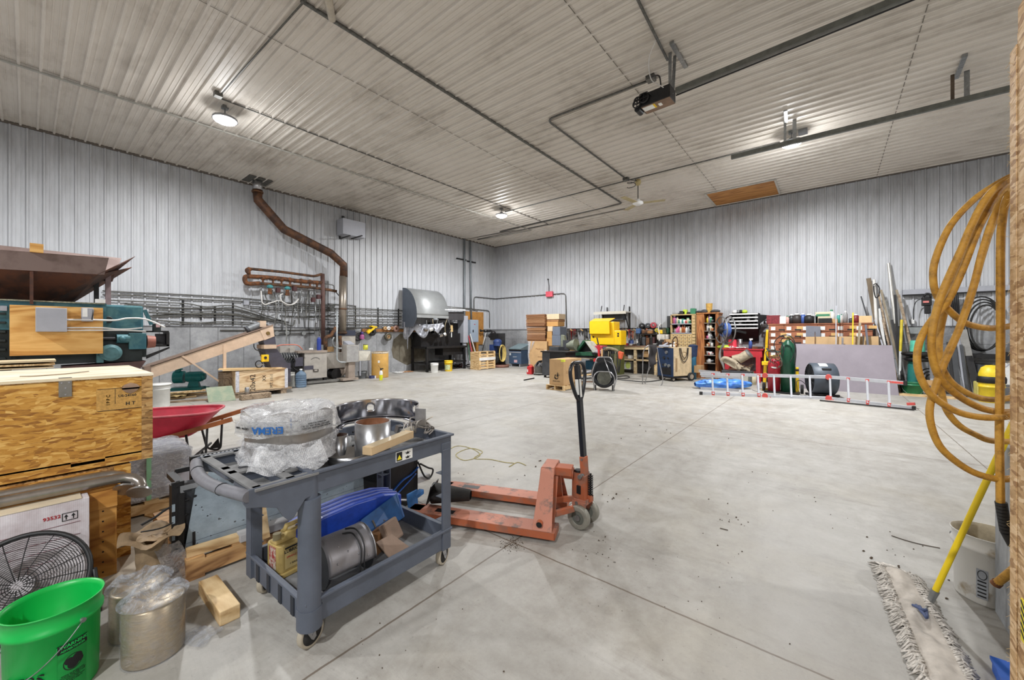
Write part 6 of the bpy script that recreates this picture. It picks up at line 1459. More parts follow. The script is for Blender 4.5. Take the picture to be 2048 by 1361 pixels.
text_part('FRESH HEN',.045,'lettering',mInk,t,lambda x,y,z:Vector((cx_+x,-.002-z,.10+y)))
text_part('C-12',.09,'lettering',mat('print_brown',(128,88,52)),t,lambda x,y,z:Vector((.002+z,.22+x,.33+y)))
pallet('small_pallet','small pine pallet under the emblem carton',(c.x-.24,c.y+.45,0),R(90),1.0,.55,mPine,nb=6)
c=onY(1150,735,12.4)
t=thing('scrap_table','cluttered dark steel table behind the emblem carton','table',(-7.2,12.6,0))
xa,xb_=cY(1122,12.3).x,cY(1205,12.3).x;zt_=zY(1160,713,12.3)
mb=MB();mb.bb((xa+7.2,-.35,zt_-.05),(xb_+7.2,.5,zt_));mb.build('top',mBlkM,t)
for x in(xa+7.25,xb_+7.1):
 for y in(-.3,.42):mb=MB();mb.bb((x-.03,y-.03,0),(x+.03,y+.03,zt_-.05));mb.build('leg',mDG,t)
def Yt(px,py,Y=12.3):return onY(px,py,Y)
t=thing('green_hopper','green triangular metal hopper lying tilted on the cluttered table','hopper',tuple(Yt(1168,714)))
w0=Vector(t['_w']);mGH=mat('hopper_green',(44,92,66),.5,.1,.2,8)
A_,B_,C_,D_=Yt(1145,714),Yt(1192,706),Yt(1169,681),Yt(1147,704)
mb=MB();mb.slab(Yt(1144,712),Yt(1190,712),Yt(1191,705),Yt(1148,704),-.5);mb.slab(Yt(1150,704),Yt(1154,704),Yt(1170,683),Yt(1166,681),-.5);mb.build('body',mGH,t,world=True)
mb=MB();mb.slab(Yt(1186,706),Yt(1191,705),Yt(1174,684),Yt(1170,683),-.5);mb.build('pale_side',mat('pale_grey_edge',(196,198,190),.5,.1),t,world=True)
mb=MB();mb.slab(Yt(1154,703,12.6),Yt(1186,703,12.6),Yt(1172,686,12.6),Yt(1168,685,12.6),.1);mb.build('dark_core',mBlkM,t,world=True)
t=thing('funnel_housing','greenish grey upright plate and funnel housing on the cluttered table','housing',tuple(Yt(1130,710)))
mGG=mat('grey_green',(122,126,110),.6,.1,.15,8)
mb=MB();mb.slab(Yt(1121,706),Yt(1136,702),Yt(1127,672),Yt(1122,670),-.15);mb.build('plate',mGG,t,world=True)
mb=MB();a,b=Yt(1136,692),Yt(1153,690);mb.cyl(a,b,.13,.22,None,20);mb.bb(a-Vector((.15,.1,.15)),a+Vector((.1,.1,.2)),mDG);mb.build('funnel',mGG,t,world=True)
pixbox('cardboard_box','small open cardboard box at the back of the cluttered table','box',1128,695,1142,712,12.75,.3,mCard)
rr=random.Random(11)
for k,(px,py,lab_) in enumerate(((1127,711,'brass coloured'),(1133,712,'yellow striped'),(1140,712,'pale'),(1190,710,'dark'),(1197,707,'grey'))):
 a=Yt(px,py);mb=MB();mb.box((0,0,.03),(.22,.12,.05),None,(0,.2,rr.random()));mb.cyl((-.1,0,.06),(.1,.03,.08),.02)
 solo('machine_scrap',mb,(mRustP,mYel,mPine,mBlkM,mGreyP)[k],lab_+' piece of machine scrap on the cluttered table','scrap part',tuple(a),group='scrap on the cluttered table')
pixbox('blue_bin','teal blue bin under the cluttered table','bin',1171,722,1186,740,12.8,.4,mat('bin_blue',(58,110,140),.6),bev=.01)
pixbox('blue_bin','blue-grey bin under the cluttered table, left of the teal one','bin',1124,714,1150,733,12.8,.4,mat('bin_slate',(72,92,120),.6),bev=.01)
for k in range(4):
 a=F(1170+3*k,768-3*k);mb=MB();mb.bar((-.25,-.1,.05+.06*k),(.25,.15,.06+.07*k),.08,.03)
 solo('angle_iron',mb,(mRustP,mBlkM,mPine,mGreyP)[k],('lowest','second','third','topmost')[k]+' metal strip heaped on the floor behind the jack handle','metal strip',(a.x,a.y,0),R(20*k),group='metal strips heaped on the floor')
YM=13.4
t=thing('yellow_machine','bright yellow sheet-metal press cabinet with folded front','machine',(onY(1208,690,YM).x,YM,.9));
mYb=mat('bright_yellow',(250,200,20),.35,0,.03)
a=onY(1181,690,YM).x;b=onY(1228,690,YM).x;b2=onY(1237,690,YM+.4).x
z0,z1,z2,z3=zY(1205,690,YM),zY(1205,668,YM),zY(1205,644,YM),zY(1205,636,YM+.3)
mb=MB();mb.bb((a,YM,z0),(b,YM+.5,z2));mb.bb((b-.02,YM+.02,z0),(b+.26,YM+.5,z1+.12));mb.build('body',mYb,t,world=True,bev=.02)
mb=MB();mb.slab((a+.02,YM-.09,z1+.0),(b-.12,YM-.09,z1),(b-.15,YM-.07,z2),(a+.0,YM-.07,z2),.02);mb.slab((a,YM-.07,z2),(b-.15,YM-.07,z2),(b-.1,YM+.3,z2+.12),(a+.02,YM+.3,z2+.12),.02);mb.slab((a+.02,YM-.09,z1),(b-.12,YM-.09,z1),(b-.12,YM,z1-.05),(a+.02,YM,z1-.05),.01);mb.build('folded_hood',mYb,t,world=True)
mb=MB();q_=b+.15;mb.bb((q_-.03,YM+.012,z0+.3),(q_+.03,YM+.02,z0+.36),mInk);mb.bb((q_-.03,YM+.012,z0+.38),(q_+.03,YM+.02,z0+.44),mInk);mb.cyl((a+.12,YM-.01,z1-.12),(a+.12,YM,z1-.12),.035,m=mInk);mb.build('switches',mInk,t,world=True)
mb=MB();mb.bb((a+.05,YM+.05,0),(b+.2,YM+.45,z0),mat('olive_stand',(88,92,46),.6));mb.build('stand',mat('olive_stand',(88,92,46)),t,world=True)
t=thing('wall_bracket_shelf','cream folding shelf on black brackets above the yellow machine','shelf',tuple(onY(1222,630,YB-.1)))
YS=YB-.6;x0,x1=onY(1188,626,YS).x,onY(1252,624,YS).x;zs=zY(1215,626,YS)
mb=MB();mb.bb((x0,YS,zs),(x1,YB-.05,zs+.04));mb.bb((x0,YS-.02,zs-.06),(x1,YS,zs+.05));mb.build('board',mat('cream_shelf',(206,202,190),.5,0,.05),t,world=True)
mb=MB();mb.bb((x0+.25,YS+.2,zs-.28),(x1-.2,YB-.1,zs),mDG);
for x in(x0+.3,x1-.1):mb.bar((x,YS,zs+.06),(x,YS+.08,zs+.28),.03,.03);mb.bar((x,YS+.1,zs-.02),(x,YB-.03,zs-.7),.03,.03);mb.bar((x,YB-.04,zs-.7),(x,YB-.04,zs+.25),.03,.03)
mb.build('bracket',mBlkM,t,world=True)
t=thing('hand_truck','red upright frame with black grip beside the yellow machine','hand truck',tuple(onY(1199,760,11.6)))
t=None or t
Yh=12.0
mb=MB();mb.bar(onY(1200,740,Yh),onY(1197,690,Yh),.06,.06);mb.bar(onY(1204,722,Yh),onY(1204,698,Yh),.05,.04,mat('pale_orange',(214,170,120),.6));mb.build('upright',mRed,t,world=True)
mb=MB();mb.cyl(onY(1197,690,Yh),onY(1194,676,Yh),.022,.022,None,10);mb.build('grip',mBlk,t,world=True)
mb=MB();yb(mb,1187,718,1199,724,Yh-.1,.2);mb.build('foot_plate',mRed,t,world=True)
t=thing('pink_red_housing','dusty red machine housing behind the red upright frame','housing',tuple(onY(1195,705,12.6)))
mb=MB();yb(mb,1186,692,1205,706,12.6,.4);mb.build('box',mat('magenta_red',(178,44,72),.5,0,.2,14),t,world=True,bev=.02)
mb=MB();yb(mb,1205,694,1213,716,12.5,.3);yb(mb,1206,716,1212,728,12.5,.2);mb.build('motor',mDG,t,world=True,bev=.03)
p=F(1208,781);t=thing('portable_blower','black round wheeled blower with chrome carrying frame','blower',(p.x,p.y,0),R(25));t.scale=(1.05,1,1.22)
mb=MB();mb.lathe([(.0,.16),(.26,.16),(.31,.10),(.32,0),(.31,-.12),(.28,-.18),(.25,-.17),(.23,.0),(0,.0)],(0,.1,.36),None,36,'Y',mats=[None]*6+[mDG,mDG]);mb.build('drum',mBlk,t)
mb=MB();mb.bb((-.18,-.05,.60),(.18,.2,.72));mb.build('handle_box',mBlk,t,bev=.03)
mb=MB();mb.tube(elbowed([(-.22,-.22,.02),(-.3,-.15,.36),(-.17,-.1,.72),(.17,-.1,.72),(.32,-.15,.3),(.22,-.22,.02)],.08),.012,None,8);mb.tube(elbowed([(-.22,-.22,.02),(-.26,-.24,.3),(-.16,-.22,.42),(.16,-.22,.42),(.26,-.24,.3),(.22,-.22,.02)],.08),.012,None,8);mb.tube([(.0,-.1,.7),(.18,-.24,.3)],.012,None,8,);mb.build('chrome_frame',mSteel,t)
mb=MB();mb.grid(lambda u,v:Vector((.17*v*math.cos(2*PI*u),-.09,.27+.15*v*math.sin(2*PI*u))),24,3,None,True);mb.build('worn_face',mat('worn_olive',(92,92,82),.5,.1,.25,8),t)
for x in(-.22,.22):mb=MB();mb.cyl((x-.03,-.05,.06),(x+.03,-.05,.06),.06,.06,None,16);mb.build('wheel',mRub,t)
t=thing('cable_stand','dark stand hung with hoses and cables behind the blower','cable stand',tuple(cY(1226,12.3)))
mb=MB();mb.bar((-.2,0,.0),(-.1,0,1.0),.1,.1);mb.bb((-.3,-.1,.82),(.25,.15,.92));mb.build('stand',mBlkM,t)
for k in range(7):
 mb=MB();x=-.25+.08*k;mb.tube(spline([(x,-.14,.90),(x+.02,-.2,.6-.05*(k%3)),(x+.06,-.2,.22+.06*(k%2)),(x+.09,-.16,.6),(x+.05,-.12,.9)],6),.022,None,6);mb.build('hanging_cable',(mRub,mBlkM,mat('khaki_cable',(108,100,78),.7))[k%3],t)
mb=MB();mb.box((.3,-.1,.78),(.16,.14,.24),None,(0,.3,0));mb.build('orange_case',mat('orange_case',(214,96,60),.5),t,bev=.02)
mb=MB();mb.tube(spline([(-.25,-.1,.94),(-.1,-.15,1.0),(.1,-.1,.96),(.2,-.05,.9)],5),.05,None,8);mb.build('rag',mat('khaki_rag',(136,126,100),.9,0,.2,10),t)
YW=14.15
t=thing('workbench','long workbench of pale timber with shelves below, against the back wall','workbench',(onY(1290,740,YW).x,YW+.35,0));t['_w']=(t.location.x,t.location.y,0)
xa,xm,xe=cY(1237,YW).x,cY(1268,YW).x,cY(1345,YW).x
mBn=m_plywood('bench_timber',(206,182,142),(224,204,166),(178,150,110),'X',.8)
zt_=zY(1262,694,YW);zs_=zY(1262,719,YW)
mb=MB();mb.bb((xa-1.6,YW,zt_-.10),(xe,YW+.02,zt_));mb.build('front_rail',mBn,t,world=True)
mb=MB();mb.bb((xa-1.6,YW-.02,zt_),(xe,YB-.04,zt_+.04));mb.build('top',mat('bench_top',(142,112,92),.7,0,.18,8),t,world=True)
mb=MB();mb.bb((xa-1.6,YW+.02,zs_-.05),(xe,YB-.04,zs_));mb.build('shelf',mBn,t,world=True)
for x in(xa-1.0,xm-.02,cY(1308,YW).x,xe-.1):mb=MB();mb.bb((x,YW+.02,0),(x+.09,YW+.13,zt_-.02));mb.build('leg',mBn,t,world=True)
for x in(xa-1.0,xe-.1):mb=MB();mb.bb((x,YB-.14,0),(x+.09,YB-.05,zt_));mb.build('leg',mBn,t,world=True)
for(n_,l_,c_,px0,py0,px1,py1,m_) in(('paint_bucket','white square tub with yellow-green label under the bench','tub',1245,724,1261,739,mat('white_plastic',(226,226,222))),('tool_box','dark tool box under the right half of the bench','tool box',1276,727,1296,740,mBlkM),('cardboard_box','small cardboard box on the bench shelf','box',1285,703,1297,715,mCard),('wood_offcut','stacked offcuts on the left bench shelf','offcut',1240,713,1256,718,mOldW),('paper_bundle','grey paper bundle on the left bench shelf','bundle',1256,711,1266,718,mPaper),('parts_tray','dark parts tray on the bench shelf beside the cardboard box','tray',1272,710,1283,715,mDG),('tan_panel','square tan cardboard panel leaning behind the welder','panel',1328,679,1341,696,mCard),('grey_board','flat grey shelf board laid across the bench right end','board',1314,696,1336,701,mGreyP)):
 pixbox(n_,l_,c_,px0,py0,px1,py1,YW+.12 if n_ not in('tan_panel','grey_board') else YW-.3,.35 if n_!='tan_panel' else .04,m_)
mb=MB();mb.grid(lambda u,v:Vector((.10*v*math.cos(2*PI*u),0,.13*v*math.sin(2*PI*u))),18,2,None,True);a=onY(1256,731,YW+.115)
solo('tub_label',mb,mat('lime_round',(206,222,120),.5),'round lime label on the white tub under the bench','label',(a.x,a.y,a.z))
def onbench(px):return(onY(px,690,YW+.2).x,YW+.2,zt_+.04)
t=thing('coffee_tin','blue and white tin on the bench top','tin',onbench(1262));mb=MB();mb.lathe([(0,0),(.09,0),(.09,.07)],seg=16,m=mWht);mb.lathe([(.09,.07),(.09,.20),(0,.2)],seg=16,m=mat('tin_blue',(64,84,140),.5));mb.build('tin',mWht,t)
t=thing('white_bottle','slim white bottle on the bench top','bottle',onbench(1274));mb=MB();mb.lathe([(0,0),(.035,0),(.035,.16),(.015,.20),(.015,.24),(0,.24)],seg=12);mb.build('bottle',mWht,t)
pixbox('red_tool_case','long magenta-red tool case on the bench beside the yellow machine','tool case',1238,687,1255,691.5,YW+.15,.3,mat('magenta_red',(178,44,72)),bev=.02)
pixbox('dark_vise','black bench vise at the bench right part','vise',1316,682,1327,695,YW+.1,.3,mBlkM,bev=.03)
pixbox('white_papers','heap of white papers and cloth on the bench right end','papers',1313,669,1339,681,YW+.3,.3,mat('rumpled_white',(206,200,190),.8,0,.15,12,.5),bev=.05)
for k,(px,w,m_,lab_) in enumerate(((1281,5,mBlkM,'black'),(1287,7,mDG,'dark grey'),(1295,7,mRustP,'brown'),(1302,6,mBlkM,'narrow black'),(1307,5,mat('dark_red_valve',(74,40,40)),'dark red'))):
 pixbox('bench_tool',lab_+' upright power tool standing at the back of the bench','power tool',px-w/2,674+k%3,px+w/2,692,YW+.35,.2,m_,'upright tools at the back of the bench',.03)
mb=MB();mb.bb((cY(1127,YB-.06).x,YB-.07,zY(1200,660,YB)),(cY(1345,YB-.06).x,YB-.04,zY(1200,657,YB)));solo('tool_rail',mb,mBlkM,'long dark rail on the back wall from which tools hang','rail')
mb=MB();a=onY(1312,664,YB-.3);mb.bb((onY(1277,668,YB-.3).x,YB-.3,zY(1300,670,YB-.3)),(onY(1345,668,YB-.3).x,YB-.05,zY(1300,668,YB-.3)));solo('wall_shelf',mb,mBlkM,'thin dark wall shelf over the right half of the bench','shelf')
rr=random.Random(21);cols=[mBlkM,mSteel,mat('orange_grip',(206,104,52),.5),mDG,mat('tool_blue',(64,96,140),.5),mRustP,mBlkM,mSteel,mat('tool_red',(150,50,50),.5)]
kinds=[('hanging_clamp','clamp'),('hanging_wrench','wrench'),('hanging_hammer','hammer'),('hanging_saw','saw')]
for k in range(34):
 px=1127+k*5.2 if k<11 else 1238+(k-11)*4.0
 a=onY(px,659,YB-.1);kd=kinds[k%4];ln=rr.uniform(.22,.5);m_=cols[rr.randrange(len(cols))];mb=MB()
 if k%4==0:mb.bar((0,0,0),(0,0,-ln),.025,.03);mb.bar((0,-.0,-.03),(.10,0,-.03),.03,.03);mb.bar((0,0,-ln*.6),(.10,0,-ln*.6),.03,.03);mb.cyl((.09,0,-.02),(.09,0,-ln*.9),.01)
 elif k%4==1:mb.bar((0,0,-.03),(0,0,-ln),.03,.012);mb.lathe([(.02,-.008),(.05,-.008),(.05,.008),(.02,.008)],(0,0,-.02),None,10,'Y');mb.lathe([(.02,-.008),(.045,-.008),(.045,.008),(.02,.008)],(0,0,-ln),None,10,'Y')
 elif k%4==2:mb.cyl((0,0,-.05),(0,0,-ln),.016,.02);mb.bar((-.09,0,-.03),(.09,0,-.03),.05,.05,mSteel)
 else:mb.prism([(-.05,0),(.05,0),(.02,-ln),(-.0,-ln)],-.006,.006,None,'XZ');mb.bar((-.06,0,.0),(.06,0,-.06),.04,.05,mPineX)
 side='between the cardboard stack and the yellow machine' if k<11 else 'over the workbench'
 solo(kd[0],mb,m_,'small %s hanging from the dark wall rail %s'%(kd[1],side),kd[1],tuple(a),group='%s hanging %s'%({'clamp':'clamps','wrench':'wrenches','hammer':'hammers','saw':'saws'}[kd[1]],side))
for k,(px,py,r,m_,lab_) in enumerate(((1284,652,.10,mBlkM,'left black'),(1296,652,.10,mDG,'middle dark grey'),(1307,651,.11,mat('ring_red',(176,70,80),.5),'right red'),(1314,661,.07,mat('ring_yellow',(196,180,60),.5),'small yellow'))):
 a=onY(px,py,YB-.12);t=thing('cable_reel',lab_+' round reel hanging above the workbench','reel',tuple(a),group='round reels above the workbench')
 mb=MB();mb.lathe([(r*.45,-.04),(r,-.05),(r,.05),(r*.45,.04),(r*.45,-.04)],(0,0,0),None,22,'Y');mb.build('rim',m_,t);mb=MB();mb.lathe([(0,-.03),(r*.42,-.03),(r*.42,.03),(0,.03)],(0,0,0),None,16,'Y');mb.build('hub',mGalv,t)
for k,(px,py,w,hh,m_,lab_) in enumerate(((1277,662,.18,.2,mat('tool_blue',(64,96,140)),'blue and black grinder'),(1291,662,.25,.14,mRustP,'brown wooden plane'),(1300,663,.2,.12,mCardD,'tan box'),(1322,661,.2,.14,mYel,'yellow drill'),(1331,661,.2,.2,mat('olive_cloth',(92,88,56),.8),'olive bag'),(1336,657,.14,.22,mGrn,'green can'))):
 a=onY(px,668,YB-.25);mb=MB();mb.box((0,0,hh/2),(w,.16,hh));solo('shelf_item',mb,m_,lab_+' on the thin wall shelf over the bench',lab_.split()[-1],tuple(a),bev=.03)
t=thing('hose_hanger','thin bent rod stand draped with a dark coat and hoses left of the welder','hose stand',tuple(F(1300,770)))
Yq=onZ(1300,770).y;g=lambda px,py:onY(px,py,Yq)
mb=MB();mb.tube(elbowed([g(1285,772),g(1286,705),g(1292,693),g(1303,690),g(1314,694),g(1318,722),g(1326,758),g(1324,772),g(1306,775),g(1285,771)],.1),.014,None,6);mb.tube([g(1298,693),g(1298,735),g(1290,768)],.012,None,6);mb.build('rod_frame',mSteel,t,world=True)
mb=MB();mb.grid(lambda u,v:g(1299+13*u+1.5*math.sin(v*7),690+44*v*(1-.25*abs(u-.4)))+Vector((0,-.08*math.sin(u*PI)*(1+.4*math.sin(v*9)),0)),10,12);mb.build('coat',mat('dark_coat',(44,40,42),.8,0,.2,8),t,world=True,solid=.03)
mb=MB();mb.bar(g(1310,741),g(1313,716),.03,.03,mPine);mb.bar(g(1298,741),g(1304,728),.02,.02,mSteel);mb.build('stick',mPine,t,world=True)
mb=MB();mb.tube(spline([Vector((F(a,b).x,F(a,b).y,.015)) for a,b in((1235,755),(1252,753),(1259,756),(1250,758),(1235,758))],6),.014,None,6);mb.tube(spline([Vector((F(a,b).x,F(a,b).y,.015)) for a,b in((1232,760),(1262,763),(1290,765),(1318,762),(1330,758))],6),.014,None,6)
solo('floor_cable',mb,mRub,'dark welding cable looping over the floor left of the welder','cable')
c=F(1346,764);t=thing('welding_machine','beige-sided welding machine with dark blue front on a wheeled trolley','welder',(c.x,c.y,0),R(-28))
hh=(765-697)*12.0/785
mb=MB();mb.bb((-.65,0.02,.16),(0,.78,hh+.02));mb.build('case',mat('welder_beige',(204,182,146),.6,.1,.12,7),t,bev=.01)
mb=MB();mb.bb((-.66,0,.14),(.005,.02,hh));fp=mb.build('front_panel',mat('welder_blue',(30,52,84),.5,.1,.2,6),t,bev=.006)
mb=MB()
for(x,z_,r) in((-.36,.72,.045),(-.2,.72,.03),(-.30,.50,.05),(-.16,.48,.05),(-.4,.5,.03),(-.26,.9,.05)):mb.cyl((x,-.03,z_),(x,0,z_),r,r,(mBlk,mSteel,mGalv)[int(r*1000)%3],12)
mb.bb((-.45,-.01,.2),(-.08,.0,.42),mBlkM);mb.build('knobs',mBlk,fp)
mb=MB();mb.bb((.001,.10,.30),(.006,.17,.72),mat('vent_brown',(150,124,90),.6));mb.build('side_vent',mat('vent_brown',(150,124,90)),t)
mb=MB();mb.tube(arc((.01,.45,.80),.12,0,2*PI,20,(0,1,0),(0,0,1)),.007,None,5);mb.bar((.01,.36,.74),(.01,.54,.86),.012,.004);mb.build('faded_logo',mat('faded_logo',(170,146,110),.6),t)
mb=MB();mb.tube(spline([(.02,.25,hh),(.03,.30,.75),(.03,.42,.60),(.03,.56,.72),(.02,.62,hh)],6),.012,None,6);mb.tube(spline([(.02,.30,hh),(.03,.36,.80),(.03,.44,.72),(.03,.54,.82),(.02,.58,hh)],6),.010,None,6);mb.build('side_cable',mBlk,t)
mb=MB();mb.bb((-.62,-.05,.10),(0,.85,.14));mb.build('trolley',mBlkM,t)
for(x,y) in((.03,.72),(-.64,.72),(-.05,.05),(-.55,.05)):
 r=.13 if y>.5 else .07;mb=MB();mb.lathe([(.0,-.025),(r*.6,-.03),(r,-.025),(r,.025),(r*.6,.03),(0,.025)],(x,y,r),None,24,'X',mats=[mat('dusty_hub',(150,138,122),.6),mRub,mRub,mRub,mat('dusty_hub',(150,138,122))]);mb.build('wheel',mRub,t)
for k,(x,y,w,h_,m_,l_) in enumerate(((-.3,.1,.3,.07,mGreyP,'grey flat box'),(-.12,.3,.16,.08,mWht,'white cloth lump'),(-.1,.5,.15,.10,mCard,'tan paper lump'),(-.2,.7,.3,.12,mBlkM,'black cable heap'),(-.36,.45,.2,.16,mRustP,'brown tool'))):
 mb=MB();mb.box((0,0,h_/2),(w,.16,h_));mb.cyl((-.05,-.05,h_*.6),(.08,.08,h_+.06),.02);solo('welder_clutter',mb,m_,l_+' lying on top of the welding machine',l_.split()[-1],(c.x+x,c.y+y,hh+.022),R(20*k),bev=.02)
pixtube('welding_torch','brown welding wire feeder head with bent pipes above the welder','torch',[(1345,697),(1345,680),(1352,672),(1356,684),(1353,695)],12.8,.02,mRustP,plane='Y',n=0,elbow=.1)
t=thing('blue_canvas','dark blue gas bottle cover over a teal gas cylinder behind the welder','gas cylinder',tuple(cY(1386,13.7)));t.scale=(.9,.9,.86)
mb=MB();mb.lathe([(0,0),(.11,0),(.11,1.05),(.07,1.15),(0,1.17)],seg=20);mb.build('cylinder',mat('cylinder_teal',(52,110,140),.5),t)
mb=MB();mb.grid(lambda u,v:Vector(((.15-.03*v+.02*math.sin(4*PI*u))*math.cos(2*PI*u),(.17-.03*v)*math.sin(2*PI*u),1.28-.42*v)),20,8,None,True);mb.ball((0,0,1.26),.16,None,14,(1,1,.4));mb.build('cover',mat('navy_canvas',(40,56,88),.8,0,.15,12),t)
def bottle(name,label,cat,p,h,r,m,cap,group,kind=0):
 t=thing(name,label,cat,tuple(p),0,group);mb=MB()
 if kind==0:mb.lathe([(0,0),(r,0),(r,h*.65),(r*.45,h*.82),(r*.4,h*.9)],seg=12);mb.build('body',m,t);mb=MB();mb.lathe([(r*.45,h*.88),(r*.45,h),(0,h)],seg=10);mb.build('cap',cap,t)
 elif kind==1:mb.lathe([(0,0),(r,0),(r,h*.9),(r*.8,h*.92)],seg=12);mb.build('body',m,t);mb=MB();mb.lathe([(r*1.02,h*.86),(r*1.02,h),(0,h)],seg=12);mb.build('lid',cap,t)
 else:mb.lathe([(0,0),(r,0),(r,h*.6),(r*.5,h*.78)],seg=12);mb.build('body',m,t);mb=MB();mb.cyl((0,0,h*.76),(0,0,h*.86),r*.4);mb.box((r*.3,0,h*.93),(r*1.8,r*.7,h*.14));mb.build('trigger_head',cap,t)
 return t
cP={'pink':(214,110,150),'red':(186,60,52),'white':(226,224,220),'green':(60,130,96),'teal':(70,150,140),'blue':(60,90,160),'cream':(212,200,170),'yellow':(230,206,70),'amber':(170,96,50),'black':(36,36,38),'violet':(150,110,150),'grey':(150,150,150),'orange':(214,130,60),'lime':(190,214,60)}
def cm(k):return mat('plastic_'+k,cP[k],.4,0,.05)
Yd=14.3;x0,x1,x2=cY(1341,Yd).x,cY(1383,Yd).x,cY(1393,Yd).x
zt_=zY(1365,629,Yd);z1=zY(1365,647.5,Yd);z2=zY(1365,666,Yd)
t=thing('drawer_unit','beige parts cabinet of many small drawers with open bottle shelves above','cabinet',((x0+x2)/2,Yd+.2,0));mDr=mat('drawer_beige',(206,178,128),.6,0,.06,4)
mb=MB();mb.bb((x0,Yd,0),(x0+.03,YB-.05,zt_));mb.bb((x0,YB-.08,0),(x2,YB-.05,zt_),mat('dark_back',(50,38,34),.8));mb.bb((x0,Yd,zt_-.03),(x2,YB-.05,zt_));mb.bb((x0,Yd,z1-.03),(x1,YB-.05,z1),mGreyP);mb.bb((x0,Yd,z2-.03),(x1,YB-.05,z2),mGreyP);mb.bb((x1,Yd+.01,0),(x1+.02,YB-.05,zt_));mb.bb((x2-.02,Yd,0),(x2,YB-.05,zt_));mb.bb((x0,Yd+.02,0),(x2,YB-.1,z2-.04));mb.bb((x1,Yd+.02,0),(x2,YB-.1,zt_-.02));mb.build('case',mDr,t,world=True)
for i in range(14):
 zz0=z2-.05-(i+1)*.115
 for j in range(5):
  if zz0<.03:continue
  xx=x0+.04+j*(x1-x0-.04)/5;w=(x1-x0-.04)/5-.012
  mb=MB();mb.bb((xx,Yd-.004,zz0),(xx+w,Yd+.018,zz0+.10));mb.bb((xx+w*.3,Yd-.014,zz0+.06),(xx+w*.7,Yd-.004,zz0+.075),mDG)
  if j<5 and i<13:mb.build('drawer',mDr,t,world=True)
for i in range(18):
 zz0=zt_-.04-(i+1)*.108
 if zz0<.03:continue
 mb=MB();mb.bb((x1+.03,Yd-.004,zz0),(x2-.03,Yd+.018,zz0+.09));mb.bb((x1+.08,Yd-.012,zz0+.06),(x2-.08,Yd-.004,zz0+.08),mDk);mb.build('drawer',mDr,t,world=True)
sh=[('pink','white',2,.30),('violet','blue',0,.24),('cream','white',0,.24),('green','white',1,.15),('white','cream',1,.16),('teal','green',1,.17),('white','teal',1,.15),('red','white',1,.12),('cream','green',1,.20),('green','white',1,.12)]
for i,(b_,c_,kd,h_) in enumerate(sh):bottle('shelf_bottle','%s container with %s cap on the upper open shelf of the drawer cabinet%s'%(b_,c_,', right side' if i>5 else ''),'bottle',(x0+.09+i*(x1-x0-.12)/10,Yd+.12,z1),h_,.045,cm(b_),cm(c_),'bottles on the upper cabinet shelf',kd)
sh=[('grey','red',0,.16),('pink','pink',0,.18),('pink','white',1,.27),('cream','white',0,.20),('amber','red',0,.27),('amber','white',0,.25),('white','grey',0,.22),('grey','white',2,.22),('black','grey',1,.10)]
for i,(b_,c_,kd,h_) in enumerate(sh):bottle('shelf_bottle','%s bottle with %s cap on the lower open shelf of the drawer cabinet%s'%(b_,c_,', right side' if i>4 else ''),'bottle',(x0+.12+i*(x1-x0-.12)/9,Yd+.12,z2),h_,.043,cm(b_),cm(c_),'bottles on the lower cabinet shelf',kd)
for i,(px,w,h_,k_,l_) in enumerate(((1352,.2,.07,'grey','low grey tray'),(1366,.2,.12,'black','black case'),(1371,.13,.17,'lime','lime yellow box'),(1378,.12,.08,'black','small black box'),(1387,.17,.2,'green','dark square tin'))):
 mb=MB();mb.box((0,0,h_/2),(w,.2,h_));solo('shelf_box',mb,cm(k_),l_+' on top of the beige drawer cabinet','box',(cY(px,Yd+.2).x,Yd+.2,zt_),bev=.02)
t=thing('dark_crate','dark grey ribbed case standing left of the drawer cabinet shelves','case',(cY(1337,Yd).x,Yd+.3,zY(1337,655,Yd)))
mb=MB();mb.box((0,0,.2),(.22,.3,.42),None,(0,-.0,.0));mb.build('case',mDG,t,bev=.02)
mb=MB();mb.bb((-.1,-.02,0),(.30,.25,.18));mb.bb((-.1,-.02,-.3),(-.04,.2,0))
pixbox('low_carton','pale tan wooden box at the foot of the wood bookcase','box',1388,732,1402,746,13.6,.4,mCard)
Yk=14.2;x0,x1,x2=cY(1393,Yk).x,cY(1406,Yk).x,cY(1437,Yk).x;zt_=zY(1415,628,Yk)
mWd=m_plywood('cherry_wood',(158,96,48),(184,122,70),(122,70,34),'Z',.6)
t=thing('bookcase','tall reddish brown wooden bookcase with open shelves of bottles','bookcase',((x1+x2)/2,Yk+.2,0))
mb=MB();mb.bb((x0,Yk,0),(x1,Yk+.03,zt_));mb.bb((x0,Yk,0),(x0+.03,YB-.1,zt_));mb.build('broad_side',mWd,t,world=True)
mb=MB();mb.bb((x1,Yk,0),(x1+.03,YB-.1,zt_));mb.bb((x2-.09,Yk,0),(x2,Yk+.03,zt_));mb.bb((x2-.03,Yk,0),(x2,YB-.1,zt_));mb.bb((x0,Yk-.02,zt_),(x2+.02,YB-.08,zt_+.04));mb.build('frame',mWd,t,world=True)
mb=MB();mb.bb((x0,YB-.13,0),(x2,YB-.1,zt_));mb.build('back_panel',mat('dark_back',(50,38,34)),t,world=True)
zs=[zY(1422,y_,Yk) for y_ in(646,662,678,694,711,727)]
for z_ in zs:mb=MB();mb.bb((x1+.03,Yk+.01,z_-.02),(x2-.03,YB-.13,z_));mb.build('shelf',mat('shelf_grey_edge',(140,128,116),.6),t,world=True)
names=('top','second','third','fourth','fifth','lowest')
